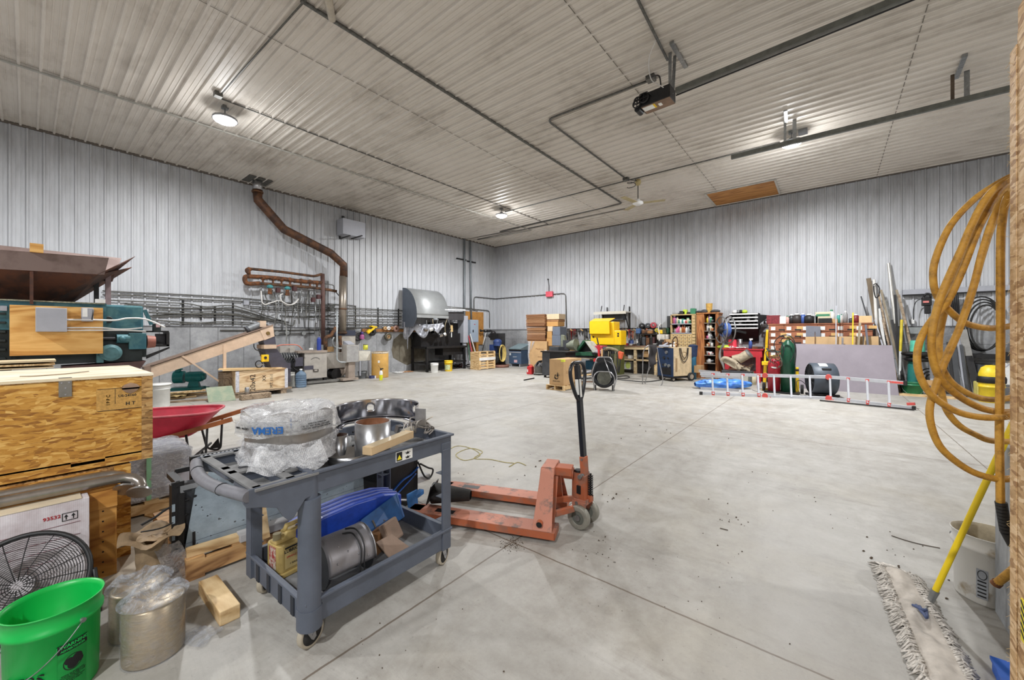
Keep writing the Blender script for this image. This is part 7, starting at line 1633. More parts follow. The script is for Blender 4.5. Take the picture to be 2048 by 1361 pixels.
items=[[('yellow','yellow',0,.22),('violet','violet',0,.27),('green','white',1,.20),('black','grey',1,.1)],[('white','white',0,.27),('black','white',1,.12),('cream','white',1,.2),('amber','cream',1,.10)],[('pink','pink',1,.10),('white','white',0,.27),('grey','white',0,.2),('black','black',1,.08)],[('cream','amber',1,.10),('amber','cream',1,.15),('grey','grey',1,.30),('white','grey',1,.14)],[('grey','white',1,.12),('red','white',1,.10),('white','grey',1,.12),('grey','red',1,.08)],[('grey','grey',1,.10),('white','grey',1,.14),('grey','white',1,.10),('black','grey',1,.1)]]
for s_i,z_ in enumerate(zs):
 for i,(b_,c_,kd,h_) in enumerate(items[s_i]):
  bottle('shelf_bottle','%s container with %s cap, number from the left side %s, on the %s shelf of the wooden bookcase'%(b_,c_,('first','second','third','last')[i],names[s_i]) if 0 else '%s container, %s from the left on the %s shelf of the wooden bookcase'%(b_,('first','second','third','last')[i],names[s_i]),'bottle',(x1+.12+i*(x2-x1-.34)/3,Yk+.14,z_),h_,.05,cm(b_),cm(c_),'containers in the wooden bookcase',kd)
mb=MB();mb.grid(lambda u,v:Vector(((.085+.02*v)*math.cos(2*PI*u),(.085+.02*v)*math.sin(2*PI*u),.32*v)),20,4,None,True);mb.cyl((0,0,0),(0,0,.3),.07)
solo('paper_sack',mb,mat('sack_yellow',(206,164,84),.7,0,.15,14),'tan-yellow roll standing on top of the wooden bookcase','roll',(cY(1417,Yk+.2).x,Yk+.3,zt_+.04))
for i,(px,l_) in enumerate(((1398,'small dark cap'),(1408,'dark grey helmet'),(1430,'dark folded cloth'))):
 mb=MB();mb.ball((0,0,.05),.12 if i<2 else .16,None,12,(1,.9,.6 if i==1 else .35));solo('headgear',mb,mDG,l_+' lying on top of the wooden bookcase',l_.split()[-1],(cY(px,Yk+.2).x,Yk+.25,zt_+.04))
a=onY(1450,660,14.0);t=thing('hose_reel','large upright steel hose reel with blue hose between bookcase and bin rack','hose reel',tuple(a),R(-55))
mb=MB()
for y_ in(-.12,.12):mb.tube([(.42*math.cos(q),y_,.42*math.sin(q)) for q in[2*PI*i/36 for i in range(36)]],.022,None,8,True)
for k in range(4):q=PI*k/4;mb.bar((-.42*math.cos(q),-.12,-.42*math.sin(q)),(.42*math.cos(q),-.12,.42*math.sin(q)),.02,.02,up=(0,1,0))
mb.build('rim',mGalv,t)
mb=MB();mb.cyl((0,-.1,0),(0,.1,0),.22,.22,None,24);mb.build('blue_hose',mat('hose_blue',(74,104,170),.5,0,.2,30),t)
mb=MB();mb.cyl((0,-.2,0),(0,-.12,0),.1,.14,None,16);mb.bar((.0,.18,0),(.3,.5,-.1),.06,.06);mb.build('hub',mBlkM,t)
pixtube('black_duct','dark hose hanging down from the steel reel to the floor','hose',[(1447,690),(1442,700),(1440,715),(1446,730),(1452,745)],14.0,.04,mat('grey_hose',(140,140,136)),plane='Y')
Yr=YB-.55;x0,x1=onY(1459,650,Yr).x,onY(1516,650,Yr).x;z0,z1=zY(1487,658,Yr),zY(1487,627,Yr)
t=thing('bin_rack','black steel bin rack of pigeonholes with white edges on the back wall','bin rack',((x0+x1)/2,Yr,z0))
mb=MB();mb.bb((x0,YB-.08,z0),(x1,YB-.05,z1));mb.bb((x0,Yr,z0),(x0+.02,YB-.05,z1));mb.bb((x1-.02,Yr,z0),(x1,YB-.05,z1));mb.bb((x0,Yr,z1-.02),(x1,YB-.05,z1))
for j in range(1,7):x_=x0+(x1-x0)*j/7;mb.bb((x_-.005,Yr+.03,z0),(x_+.005,YB-.06,z1))
mb.build('case',mBlkM,t,world=True)
for i in range(5):
 z_=z0+(z1-z0)*i/4.4;mb=MB();mb.bb((x0,Yr+.0,z_),(x1,YB-.06,z_+.015));mb.build('shelf',mBlkM,t,world=True)
 mb=MB();mb.bb((x0,Yr-.01,z_),(x1,Yr+.0,z_+.04));mb.build('white_edge',mWht,t,world=True)
mb=MB();mb.slab((x0,Yr+.02,z0),(x1,Yr+.02,z0),(x1-.03,YB-.05,z0-.42),(x0+.05,YB-.05,z0-.42),.01);mb.bb((x0+.05,YB-.09,z0-.42),(x1-.03,YB-.05,z0));mb.slab((x1-.01,Yr,z0+.1),(x1+.28,Yr+.2,z0+.38),(x1+.26,Yr+.3,z0+.42),(x1,Yr+.1,z1-.05),.01);mb.build('underside',mBlkM,t,world=True)
rr=random.Random(4)
for k in range(9):
 i=rr.randrange(1,4);j=rr.randrange(7);mb=MB();mb.box((0,0,.04),(.08,.1,.07),None,(0,.3*rr.random(),rr.random()));solo('small_part',mb,(mWht,mGalv)[k%2],'small %s part lying in the black bin rack'%('white','grey')[k%2],'part',(x0+(x1-x0)*(j+.5)/7,Yr+.12,z0+(z1-z0)*i/4.4+.016),group='small %s parts in the bin rack'%('white','grey')[k%2])
for k,(px,l_,m_) in enumerate(((1470,'white lump',mWht),(1477,'grey ring',mGalv),(1481,'dark fitting',mBlkM),(1489,'lime capped bottle',cm('lime')))):
 mb=MB();mb.ball((0,0,.06),.08,None,10,(1.1,.8,.8));solo('rack_top_item',mb,m_,l_+' on top of the black bin rack',l_.split()[-1],(onY(px,627,Yr+.2).x,Yr+.2,z1))
pixtube('wall_bracket','black L-shaped wall bracket right of the bin rack','bracket',[(1529,648),(1529,641),(1538,641)],14.4,.03,mBlkM,plane='Y',n=0)
Yt_=13.9;x0,x1=cY(1447,Yt_).x,cY(1524,Yt_).x;zt_=zY(1480,700,Yt_);zl=zY(1480,714,Yt_)
mRT=mat('table_red',(190,46,56),.5,.1,.1,6)
t=thing('red_table','red steel work table below the bin rack','table',((x0+x1)/2,Yt_+.3,0))
mb=MB();mb.bb((x0,Yt_,zl),(x1,Yt_+.03,zt_));mb.bb((x0,Yt_+.03,zl),(x0+.03,Yt_+.7,zt_));mb.bb((x1-.03,Yt_+.03,zl),(x1,Yt_+.7,zt_));mb.build('apron',mRT,t,world=True)
mb=MB();mb.bb((x0-.03,Yt_-.03,zt_),(x1+.03,Yt_+.75,zt_+.03));mb.build('top',mRT,t,world=True)
for x in(x0+.04,x1-.16):
 for y in(Yt_,Yt_+.6):mb=MB();mb.bb((x,y,0),(x+.12,y+.1,zl));mb.build('leg',mRT,t,world=True)
mb=MB();mb.bb((x0+.1,Yt_+.1,.28),(x1-.1,Yt_+.65,.32));mb.build('shelf',mRT,t,world=True)
def ont(px):return(cY(px,Yt_+.25).x,Yt_+.25,zt_+.03)
t=thing('red_canister','red plastic canister on the red table','canister',ont(1465));mb=MB();mb.cyl((0,0,0),(0,0,.28),.13,.115,None,20);mb.build('body',mat('bright_pink_red',(226,66,84),.4),t,bev=.01);mb=MB();mb.bb((-.06,-.125,.0),(.04,-.115,.08));mb.build('label',mPaper,t)
bottle('steel_flask','steel flask standing behind the red canister on the table','flask',ont(1480),.30,.07,mSteel,mGalv,None,1)
bottle('cleaner_bottle','blue spray bottle on the red table','spray bottle',ont(1501),.32,.05,cm('blue'),mWht,None,2)
mb=MB();mb.bb((-.15,-.08,0),(.13,.08,.07));solo('wood_tray',mb,mRustP,'low brown tray at the right end of the red table','tray',ont(1516))
mb=MB();mb.ball((0,0,.04),.2,None,14,(1.1,.8,.35));solo('lime_cloth',mb,cm('lime'),'lime green cloth lying on the left end of the red table','cloth',ont(1449))
mb=MB();mb.grid(lambda u,v:Vector((.6*(u-.5),.3*(v-.5),.02+.06*abs(noise.noise(Vector((u*5,v*3,5)))))),14,8);solo('white_cloth',mb,mat('white_red_cloth',(226,214,210),.8,0,.1,12),'crumpled white cloth spread on the red table','cloth',ont(1471),solid=.01)
p=(cY(1475,13.2).x,13.2,0)
t=thing('waste_bin','grey bin heaped with scrap and a dusty gearbox motor, before the red table','bin',p);mb=MB();mb.prism([(-.36,-.2),(.36,-.2),(.36,.2),(-.36,.2)],0,.38,None,'XY');mb.build('tub',mat('bin_dark_grey',(92,96,92),.6,0,.12),t,bev=.03)
mb=MB();mb.bb((-.38,-.22,.35),(.38,.22,.40));mb.bb((.06,-.206,.0),(.3,-.202,.26),mat('pale_patch',(170,168,156),.6));mb.build('rim',mDG,t,bev=.01)
t=thing('gear_motor','dusty beige gearbox with motor lying tilted on the scrap bin','motor',(p[0],p[1],.40));mGm=mat('dusty_beige_metal',(176,162,138),.65,.1,.16,9)
mb=MB();mb.cyl((.02,0,.32),(.30,0,.52),.13,.13,None,18);mb.cyl((.28,0,.5),(.32,0,.53),.145,.14,mGalv,18);mb.build('motor',mGm,t)
mb=MB();mb.box((-.1,0,.18),(.5,.24,.18),None,(0,.55,0));mb.tube(spline([(-.4,-.1,.28),(-.3,-.12,.36),(-.05,-.12,.25),(.1,-.12,.05)],5),.06,None,8);mb.box((.12,0,.08),(.4,.25,.12),None,(0,.2,.2));mb.cyl((-.12,-.02,.34),(.08,-.02,.38),.1,.12,None,14);mb.build('gearbox',mGm,t,bev=.01)
mb=MB();
for k in range(8):r=random.Random(k);mb.bar((r.uniform(-.3,.1),r.uniform(-.15,.1),.04),(r.uniform(.0,.5),r.uniform(-.2,.1),r.uniform(.03,.25)),.03,.02)
mb.build('scrap_pieces',mRustP,t)
bottle('chemical_jug','white and yellow jug on the floor beside the scrap bin','jug',(cY(1503,13.4).x,13.4,0),.36,.13,cm('cream'),cm('green'),None)
mb=MB();mb.box((0,0,.05),(.5,.12,.08));solo('grey_channel',mb,mGreyP,'short pale channel on the floor at the bookcase foot','channel',(cY(1436,13.4).x,13.4,0))
t=thing('yellow_straps','yellow webbing straps hanging at the left of the drawer bank','straps',tuple(onY(1534,660,13.9)))
for k in range(5):mb=MB();mb.tube(spline([onY(1533+k*.8,660,13.9-.02*k),onY(1531+k,690,13.88-.02*k),onY(1531+k*1.3,715,13.9)],5),.02,None,6,ry=.008);mb.build('strap',mYel,t,world=True)
mb=MB();mb.tube(spline([onY(1531,742,13.85),onY(1530,715,13.85),onY(1534,690,13.85)],5),.03,None,6);mb.build('strap',mYel,t,world=True)
Yw=13.95;x0,x1=cY(1537,Yw).x,cY(1746,Yw).x;zt_=zY(1560,650,Yw)
mDW=mat('drawer_brown',(158,98,68),.6,0,.18,3,rgb2=(132,78,52))
t=thing('drawer_bank','long bank of reddish brown wooden drawers with white labels','drawer cabinet',((x0+x1)/2,Yw+.3,0))
mb=MB();mb.bb((x0,Yw+.03,0),(x1,Yw+.7,zt_));mb.bb((x0-.02,Yw,zt_),(x1+.02,Yw+.72,zt_+.03));mb.build('case',mDW,t,world=True)
nc=6;nr=6;w=(x1-x0)/nc
for j in range(nc):
 for i in range(nr):
  zz1=zt_-.02-i*.19;mb=MB();mb.bb((x0+j*w+.01,Yw,zz1-.17),(x0+(j+1)*w-.01,Yw+.03,zz1))
  dr_=mb.build('drawer',mDW,t,world=True)
  mb=MB();mb.bb((x0+j*w+.06,Yw-.004,zz1-.14),(x0+j*w+.17,Yw,zz1-.04));mb.build('label',mWht,dr_,loc=tuple(-Vector(t['_w'])))
  if(i+j)%3!=0:mb=MB();mb.bb((x0+j*w+.3,Yw-.003,zz1-.11),(x0+j*w+.46,Yw,zz1-.03));mb.build('masking_tape',mat('tape_tan',(206,166,106),.7),dr_,loc=tuple(-Vector(t['_w'])))
  mb=MB();mb.bb((x0+(j+.82)*w-.06,Yw-.004,zz1-.15),(x0+(j+.82)*w+.09,Yw,zz1-.11));mb.build('finger_slot',mInk,dr_,loc=tuple(-Vector(t['_w'])))
tops=[(1547,.34,.26,mat('maroon_case',(126,40,48),.5,0,.3,20),'maroon and white oil jugs crate'),(1566,.16,.22,cm('white'),'white carton of cans'),(1575,.14,.24,mat('pinkish',(222,170,160),.5),'pinkish white bottle'),(1583,.16,.28,cm('black'),'tall black jug'),(1594,.26,.30,mat('brown_black',(50,42,40),.5),'broad dark brown jug'),(1606,.17,.30,cm('blue'),'bright blue canister'),(1619,.30,.28,mBlkM,'black coiled gun set'),(1629,.17,.24,mGalv,'grey metal box'),(1646,.34,.32,cm('cream'),'cream box with green stripe'),(1650,.3,.14,mBlkM,'black tool in front of the cream box'),(1663,.16,.38,cm('white'),'tall white jug'),(1665,.22,.12,mCard,'small tan box'),(1677,.1,.26,cm('teal'),'teal capped bottle'),(1683,.08,.25,cm('white'),'slim white can'),(1691,.1,.34,cm('grey'),'grey spray can with blue cap'),(1702,.1,.16,mDG,'dark squat bottle'),(1712,.18,.24,mat('maroon_case',(126,40,48)),'maroon canister behind the yellow level')]
for k,(px,w_,h_,m_,l_) in enumerate(tops):
 t=thing('stored_container',l_+' on top of the brown drawer bank','container',(cY(px,Yw+.25).x,Yw+(.25 if 'front' not in l_ else .1),zt_+.03),group='things on the drawer bank')
 mb=MB()
 if 'box' in l_ or 'crate' in l_ or 'carton' in l_:mb.box((0,0,h_/2),(w_,.2,h_));mb.build('body',m_,t,bev=.01);
 else:mb.lathe([(0,0),(w_/2,0),(w_/2,h_*.7),(w_*.22,h_*.88)],seg=16);mb.build('body',m_,t);mb=MB();mb.lathe([(w_*.2,h_*.86),(w_*.2,h_),(0,h_)],seg=12);mb.build('cap',mWht if 'white' not in l_ else cm('green'),t)
 if 'green stripe' in l_:mb=MB();mb.bb((-.15,-.103,.2),(.15,-.1,.26));mb.build('stripe',cm('green'),t)
pixbox('blank_carton','blank tan carton on the right end of the drawer bank','box',1718,632,1744,654,Yw+.1,.45,mat('blank_card',(214,184,138),.8,0,.04))
def sheet(name,label,px0,py0,px1,py1,Y,m,th=.02,zb=0.0,dx=0):
 a,b=onY(px0,py0,Y),onY(px1,py1,Y);t_=zY((px0+px1)/2,(py0+py1)/2,Y)
 mb=MB();mb.slab((a.x,Y-.25,zb),(b.x,Y-.25,zb),(b.x+dx,Y,b.z),(a.x,Y,a.z),-th);return solo(name,mb,m,label,'panel')
sheet('hardboard_panel','wide brown hardboard panel leaning on the drawer bank',1611,674,1757,673,13.75,mat('hardboard',(184,152,110),.75,0,.05,3))
sheet('steel_plate','dark slate steel plate behind the hardboard',1612,652,1641,653,13.85,mat('slate_plate',(104,106,116),.5,.3,.05))
mb=MB();a,b=F(1603,775),F(1793,783);A1=onY(1590,688,13.45);B1=onY(1784,691,13.45)
mb.slab((A1.x,13.2,0),(B1.x+.1,13.2,0),(B1.x,13.45,B1.z),(A1.x,13.45,A1.z),-.02);solo('grey_sheet',mb,mat('mauve_grey_sheet',(142,134,142),.42,.1,.05,3),'large mauve-grey sheet standing in front of the drawer bank','panel')
bars=[(1672,698,1672,612,13.6,.05,mGreyP,'tall grey flat bar'),(1685,698,1685,676,13.55,.08,mat('rounded_grey',(120,116,116),.5),'short grey round-topped tube'),(1705,698,1706,626,13.55,.05,mYel,'bright yellow spirit level'),(1716,698,1720,646,13.6,.09,mat('khaki_plank',(150,138,116),.7),'khaki flat plank'),(1736,698,1731,650,13.58,.08,mat('slate_plate',(104,106,116)),'slate blue flat bar'),(1726,698,1727,670,13.6,.03,mDG,'thin dark strip'),(1630,698,1630,664,13.62,.03,mRustP,'thin rusty bar'),(1684,650,1684,632,13.9,.02,mRustP,'thin brown rod'),(1665,698,1665,690,13.6,.03,mDG,'short dark stub')]
for(px0,py0,px1,py1,Y,w_,m_,l_) in bars:
 a,b=onY(px0,py0,Y),onY(px1,py1,Y);d_=(a-b);k_=b.z/max(.01,b.z-a.z);base=b+d_*k_;mb=MB();mb.bar(Vector((base.x,Y-.16,0))-b,Vector((0,0,0)),w_,w_*.5)
 solo('metal_bar',mb,m_,l_+' leaning between the grey sheet and the drawer bank','bar',tuple(b))
bun=[(1777,527,1800,772,.05,mat('bright_alu',(196,194,188),.35,.5,.06),'tall bright round pole, tallest of the bundle',1),(1737,557,1760,700,.10,mat('dark_plank',(112,98,80),.8,0,.2,8,stretch=(1,1,.2)),'short dark weathered plank at the left top',0),(1748,560,1752,660,.035,mWC,'slim white pipe with wire on top',1),(1755,618,1775,772,.11,mWht,'wide white plastic trim',0),(1768,620,1790,772,.05,mWht,'narrower white trim right of the wide one',0),(1757,588,1790,760,.04,mOldW,'brown strip leaning right',0),(1762,580,1798,750,.05,mat('taupe_bar',(136,124,104),.6),'taupe bar crossing behind the bright pole',0),(1772,600,1800,740,.03,mGalvD,'thin grey angle',0),(1793,580,1836,770,.05,mat('taupe_bar',(136,124,104)),'long taupe bar leaning to the right',0),(1798,590,1830,745,.04,mOldW,'brown bar behind the long taupe bar',0),(1722,593,1734,625,.03,mDG,'thin dark stick at the far left',0),(1790,590,1796,770,.05,mBlkM,'black bar behind the bright pole',0),(1812,720,1830,760,.03,mWC,'short pale pipe low at the right',1),(1784,640,1802,765,.05,mBlkM,'dark channel beside the yellow and white rod',0),(1750,640,1784,770,.03,mGreyP,'thin pale grey strip',0),(1765,640,1792,765,.035,mOldW,'brown strip between the white trims',0)]
for k,(px0,py0,px1,py1,w_,m_,l_,rd) in enumerate(bun):
 Yq=14.78-.03*k;b=onY(px0,py0,Yq);a=onY(px1,py1,Yq);k_=b.z/max(.05,b.z-a.z);base=b+(a-b)*k_;base=Vector((base.x,Yq-.5,.0))
 if 'stick' in l_:base=onY(1738,650,14.5);base.z=zt_+.03
 mb=MB()
 if rd:mb.cyl(base-b,(0,0,0),w_,w_*(.7 if k==0 else 1),None,12)
 else:mb.bar(base-b,(0,0,0),w_,w_*.35,up=(0,1,0))
 solo('leaning_bar' if not rd else 'leaning_pipe',mb,m_,l_+', in the bundle leaning on the back wall','bar' if not rd else 'pipe',tuple(b),group='bundle of bars leaning on the back wall')
pixtube('wire_coil','small wire loop hanging on the top of the slim white pipe','wire',[(1746,571),(1752,568),(1759,577),(1758,590),(1752,596),(1748,584),(1747,572)],14.6,.012,mBlkM,plane='Y')
b=onY(1803.5,640,14.2);m_=onY(1801,703,14.1);a=onY(1799,757,14.0);a.z=0;t=thing('pole','yellow and white pole standing in front of the leaning bundle','pole',tuple(a));mb=MB();mb.cyl((0,0,0),m_-a,.028,.028,None,10);mb.build('white_section',mWht,t);mb=MB();mb.cyl(m_-a,b-a,.03,.03,None,10);mb.build('yellow_section',mat('mustard',(206,184,50),.5),t)
cc=F(1560,786);t=thing('gas_cart','yellow cylinder cart holding the red and green gas cylinders','cart',(cc.x,cc.y,0))
g=lambda px,py,d=0:onY(px,py,cc.y+d)
mb=MB()
for px in(1528,1595):mb.bar(g(px,790,.25),g(px+(3 if px<1550 else-1),728 if px<1550 else 735,.25),.07,.07)
mb.bar(g(1524,727,.2),g(1546,727,.2),.12,.1);mb.bar(g(1524,788,.2),g(1596,788,.2),.12,.05);mb.bar(g(1524,780,.2),g(1545,778,.2),.1,.05);mb.build('frame',mYel,t,world=True,bev=.01)
mb=MB();mb.bar(g(1536,742,.0),g(1598,741,.0),.02,.05);mb.build('retaining_strap',mBlkM,t,world=True)
mb=MB();mb.bb((-.32,-.2,.0),(.4,.25,.035));mb.build('base_plate',mBlkM,t)
for x in(-.36,.44):mb=MB();mb.lathe([(0,-.03),(.11,-.03),(.11,.03),(0,.03)],(x,.18,.11),None,22,'X');mb.build('wheel',mRub,t)
mb=MB();mb.tube(elbowed([g(1533,697,.2),g(1540,704,.2),g(1583,704,.2),g(1591,695,.2)],.05),.02,None,8);mb.build('push_handle',mBlkM,t,world=True)
def cyl_(name,label,px,r,h,m_,dy,lab=None):
 x=onY(px,740,cc.y+dy).x;t=thing(name,label,'gas cylinder',(x,cc.y+dy,.036))
 mb=MB();mb.lathe([(0,0),(r,0),(r,h*.84),(r*.85,h*.92),(r*.35,h*.98),(r*.3,h)],seg=26);mb.build('body',m_,t)
 mb=MB();mb.cyl((0,0,h),(0,0,h+.09),.03,.03,None,12);mb.cyl((-.07,0,h+.06),(.07,0,h+.06),.02);mb.cyl((.06,-.05,h+.07),(.06,.0,h+.07),.035,.035,None,14);mb.build('valve_regulator',mat('brass',(166,140,80),.35,.7),t)
 if lab:mb=MB();mb.grid(lambda u,v:Vector(((r+.002)*math.cos(-1.9+.8*u),(r+.002)*math.sin(-1.9+.8*u),lab+.04*v)),8,2);mb.build('label',mWht,t)
 return t
cyl_('gas_cylinder','short red acetylene cylinder on the yellow cart',1548,.135,.82,mat('cylinder_red',(158,30,44),.4,.1,.1),.02,.58)
cyl_('gas_cylinder','tall dark green oxygen cylinder on the yellow cart',1576,.155,1.30,mat('cylinder_green',(22,74,52),.35,.1,.1),.04)
t=thing('torch_hose','dark looping torch hoses hung around both gas cylinders','hose',tuple(g(1560,720,-.1)))
for k,pts in enumerate(([(1548,722),(1560,720),(1568,700),(1562,682),(1572,676),(1588,686),(1590,705),(1580,725)],[(1548,728),(1535,716),(1532,704),(1546,700),(1558,708),(1564,726),(1556,735)],[(1555,712),(1548,690),(1556,676),(1572,670),(1586,678),(1592,700),(1590,730)],[(1540,735),(1552,738),(1564,730),(1556,716),(1544,716),(1540,728)])):
 mb=MB();mb.tube(spline([g(a_,b_,-.16-.02*k) for a_,b_ in pts],6),.011,None,6);mb.build('hose',(mBlk,mat('green_hose',(70,96,78),.6),mRub,mat('maroon_hose',(90,50,44)))[k],t,world=True)
p=F(1643,793);t=thing('barrel_fan','dark slate barrel fan on the floor in front of the grey sheet','fan',(p.x,p.y,0),R(18))
rf=.37;mb=MB();mb.lathe([(rf*.92,-.24),(rf,-.22),(rf,.22),(rf*.92,.24),(rf*.9,.2),(rf*.9,-.22)],(0,0,rf+.05),None,44,'X');mb.build('drum',mat('fan_slate',(74,82,92),.5,.1,.1,6),t)
mb=MB()
for r in[.05+.035*k for k in range(9)]:mb.tube([(-.24,r*math.cos(q),rf+.05+r*math.sin(q)) for q in[2*PI*i/30 for i in range(30)]],.003,None,4,True)
for k in range(8):q=PI*k/8;mb.tube([(-.24,-.33*math.cos(q),rf+.05-.33*math.sin(q)),(-.245,.33*math.cos(q),rf+.05+.33*math.sin(q))],.004,None,4)
mb.build('grille',mBlkM,t)
mb=MB();mb.cyl((-.2,0,rf+.05),(.05,0,rf+.05),.08,.1,mDG,16)
for k in range(4):q=PI*k/2+.4;mb.bar((-.1,.06*math.cos(q),rf+.05+.06*math.sin(q)),(-.06,.31*math.cos(q),rf+.05+.31*math.sin(q)),.02,.14)
mb.build('blades',mBlkM,t)
mb=MB();q=R(112);mb.bb((-.08,-.30,rf+.20),(.1,-.25,rf+.32));mb.build('switch_box',mBlk,t,bev=.01)
mb=MB();mb.grid(lambda u,v:Vector((-.1+.2*u*.8,-(rf+.003)*math.sin(R(12+22*v)),rf+.05+(rf+.003)*math.cos(R(12+22*v)))),3,6);mb.build('label',mPaper,t)
mb=MB();mb.bb((-.26,-.22,0),(-.2,.22,.05));mb.bb((.2,-.22,0),(.26,.22,.05));mb.cyl((-.28,-.2,.05),(.28,-.2,.05),.03);mb.build('feet',mBlkM,t)
mb=MB();mb.tube(spline([(-.25,-.1,.05),(-.45,-.1,.02),(-.5,0,.30),(-.4,.05,.35),(-.3,.0,.25)],6),.008,None,6);mb.build('power_cord',mBlk,t)
mAl=mat('aluminium',(200,202,208),.35,.55,.05,6);mLR=mat('ladder_red',(206,84,78),.5)
t=thing('ladder','aluminium multi-position ladder with red joints lying on its side on the floor','ladder',(*F(1600,797).xy,0));
P0,P1,P2,P3_=F(1400,790),F(1530,795),F(1657,800),F(1830,821)
def lad(px,z):
 s_=[P0,P1,P2,P3_];xs=[1400,1530,1657,1830]
 for i in range(3):
  if px<=xs[i+1] or i==2:f=(px-xs[i])/(xs[i+1]-xs[i]);q=s_[i]+(s_[i+1]-s_[i])*f;break
 rr_=ray(px,667);back=Vector((rr_.x,rr_.y,0))*(.10*z/.5);return Vector((q.x,q.y,z))+back
for(x0_,x1_,z_,nm) in((1400,1530,.03,'rail'),(1400,1530,.50,'rail'),(1530,1657,.03,'rail'),(1530,1657,.50,'rail'),(1657,1830,.03,'rail'),(1657,1815,.50,'rail')):
 mb=MB();mb.bar(lad(x0_,z_),lad(x1_,z_),.03,.075);mb.build(nm,mAl,t,world=True,bev=.006)
for(a_,b_) in(((1402,752),(1480,756)),((1401,777),(1478,781)),((1398,742),(1440,746))):
 mb=MB();z_=.48 if a_[1]<760 else .12;p_,q_=onZ(*a_,z_),onZ(*b_,z_);mb.bar(p_,q_,.03,.06);mb.build('rear_rail',mAl,t,world=True)
for px in(1427,1457,1487,1518,1550,1584,1622,1662,1702,1742,1784):
 mb=MB();mb.bar(lad(px,.03),lad(px-2,.50),.035,.05);mb.build('rung',mAl,t,world=True)
 if px<1520 or px>1650:
  mb=MB();mb.bar(lad(px-3,.04),lad(px+3,.04),.04,.09);mb.build('red_joint',mLR,t,world=True);mb=MB();mb.bar(lad(px-4,.50),lad(px+3,.50),.04,.05);mb.build('red_joint',mLR,t,world=True)
for px in(1530,1657):mb=MB();mb.cyl(lad(px,.03)+Vector((.0,-.04,0)),lad(px,.03)+Vector((0,.05,0)),.06,.06,mLR,14);mb.cyl(lad(px,.5)+Vector((0,-.04,0)),lad(px,.5)+Vector((0,.05,0)),.06,.06,mLR,14);mb.bar(lad(px,.04),lad(px+12,.0),.02,.03);mb.build('hinge',mLR,t,world=True)
for px,z_ in((1402,.03),(1828,.03),(1813,.5)):mb=MB();mb.bar(lad(px-3,z_),lad(px+3,z_),.05,.09);mb.build('rubber_foot',mRub,t,world=True)
mb=MB();mb.bar(lad(1816,.10),lad(1830,.12),.05,.05);mb.bar(lad(1788,.50),lad(1812,.50),.05,.04);mb.build('lock_lever',mLR,t,world=True)
mb=MB();mb.bar(F(1640,800)+Vector((0,-.25,.02)),F(1828,822)+Vector((.0,-.02,.02)),.05,.02);solo('floor_strip',mb,mBlkM,'thin black strip lying along the floor before the ladder','strip')
t0=F(1448,778);mb=MB()
def tarp(u,v):
 a=2*PI*u;n_=noise.noise(Vector((math.cos(a)*2,math.sin(a)*2,v*6)));l=-.78+1.5*v
 r=.17*(math.sin(PI*min(1,max(0,v*.96+.02)))**.35)*(1+.5*n_);return Vector((l,r*.9*math.cos(a),.13+r*.75*math.sin(a)))
mb.grid(tarp,36,30,None,True);solo('blue_tarp',mb,mat('tarp_blue',(86,146,216),.35,0,.16,9,.3,rgb2=(56,110,200)),'crumpled bright blue tarp bundled on the floor behind the ladder','tarp',(t0.x,t0.y,-.0),R(38))
mb=MB();a,b=onY(1805,588,YB-.08),onY(2030,578,YB-.08);mb.bb((a.x,YB-.14,a.z-.03),(b.x,YB-.03,a.z+.10));mb.bb((a.x,YB-.15,a.z-.06),(b.x,YB-.03,a.z-.03),mBlkM);solo('hanging_rail',mb,mGreyP,'long pale steel rail on the back wall carrying coils and tools','rail')
zr_=a.z
def coil(label,px,py,rx,rz_,n,m_,Y=YB-.25,r=.025):
 c_=onY(px,py,Y);t=thing('hose_coil',label,'hose coil',tuple(c_));
 for k in range(n):
  mb=MB();mb.tube([Vector(((rx-.03*k)*math.cos(q)+.02*k,-.03*k,(rz_-.04*k)*math.sin(q)-.03*k)) for q in[2*PI*i/32 for i in range(32)]],r,None,8,True);mb.build('loop',m_,t)
 return t
coil('large coil of black hose hanging on the pale rail behind the yellow hoses',1962,648,.34,.66,4,mRub,r=.018)
coil('smaller black cable loop low behind the yellow hoses',1858,752,.16,.18,3,mRub,YB-.5,.015)
t=thing('hoist','black hoist with a red label hanging from the pale rail','hoist',tuple(onY(1853,610,YB-.3)))
mb=MB();yb(mb,1845,594,1864,612,YB-.3,.2);yb(mb,1850,612,1862,628,YB-.3,.15);mb.build('body',mBlkM,t,world=True,bev=.02)
mb=MB();yb(mb,1846,602,1858,606,YB-.31,.01);mb.build('label',mat('red_white_label',(206,120,116),.5),t,world=True)
mb=MB();mb.tube(spline([onY(1844,598,YB-.25),onY(1832,604,YB-.25),onY(1827,620,YB-.25),onY(1827,640,YB-.25)],5),.01,None,6);mb.tube(elbowed([onY(1848,594,YB-.3),onY(1852,587,YB-.3),onY(1860,588,YB-.3),onY(1862,596,YB-.3)],.03),.02,None,8);mb.build('cord',mBlk,t,world=True)
t=thing('chain_bundle','bundle of dark chains hanging on the pale rail','chain',tuple(onY(1908,600,YB-.2)))
for k in range(5):mb=MB();mb.tube(spline([onY(1902+3*k,588,YB-.2),onY(1900+4*k,606,YB-.25),onY(1905+3*k,625+2*k,YB-.22)],5),.022,None,6);mb.build('strand',mBlkM,t,world=True)
pixbox('outlet_box','small white outlet box with a cord on the back wall','outlet',1823,638,1829,648,YB-.12,.08,mWht)
t=thing('shop_vacuum','teal and black upright shop vacuum behind the yellow hoses','vacuum',(cY(1835,13.9).x,13.9,0))
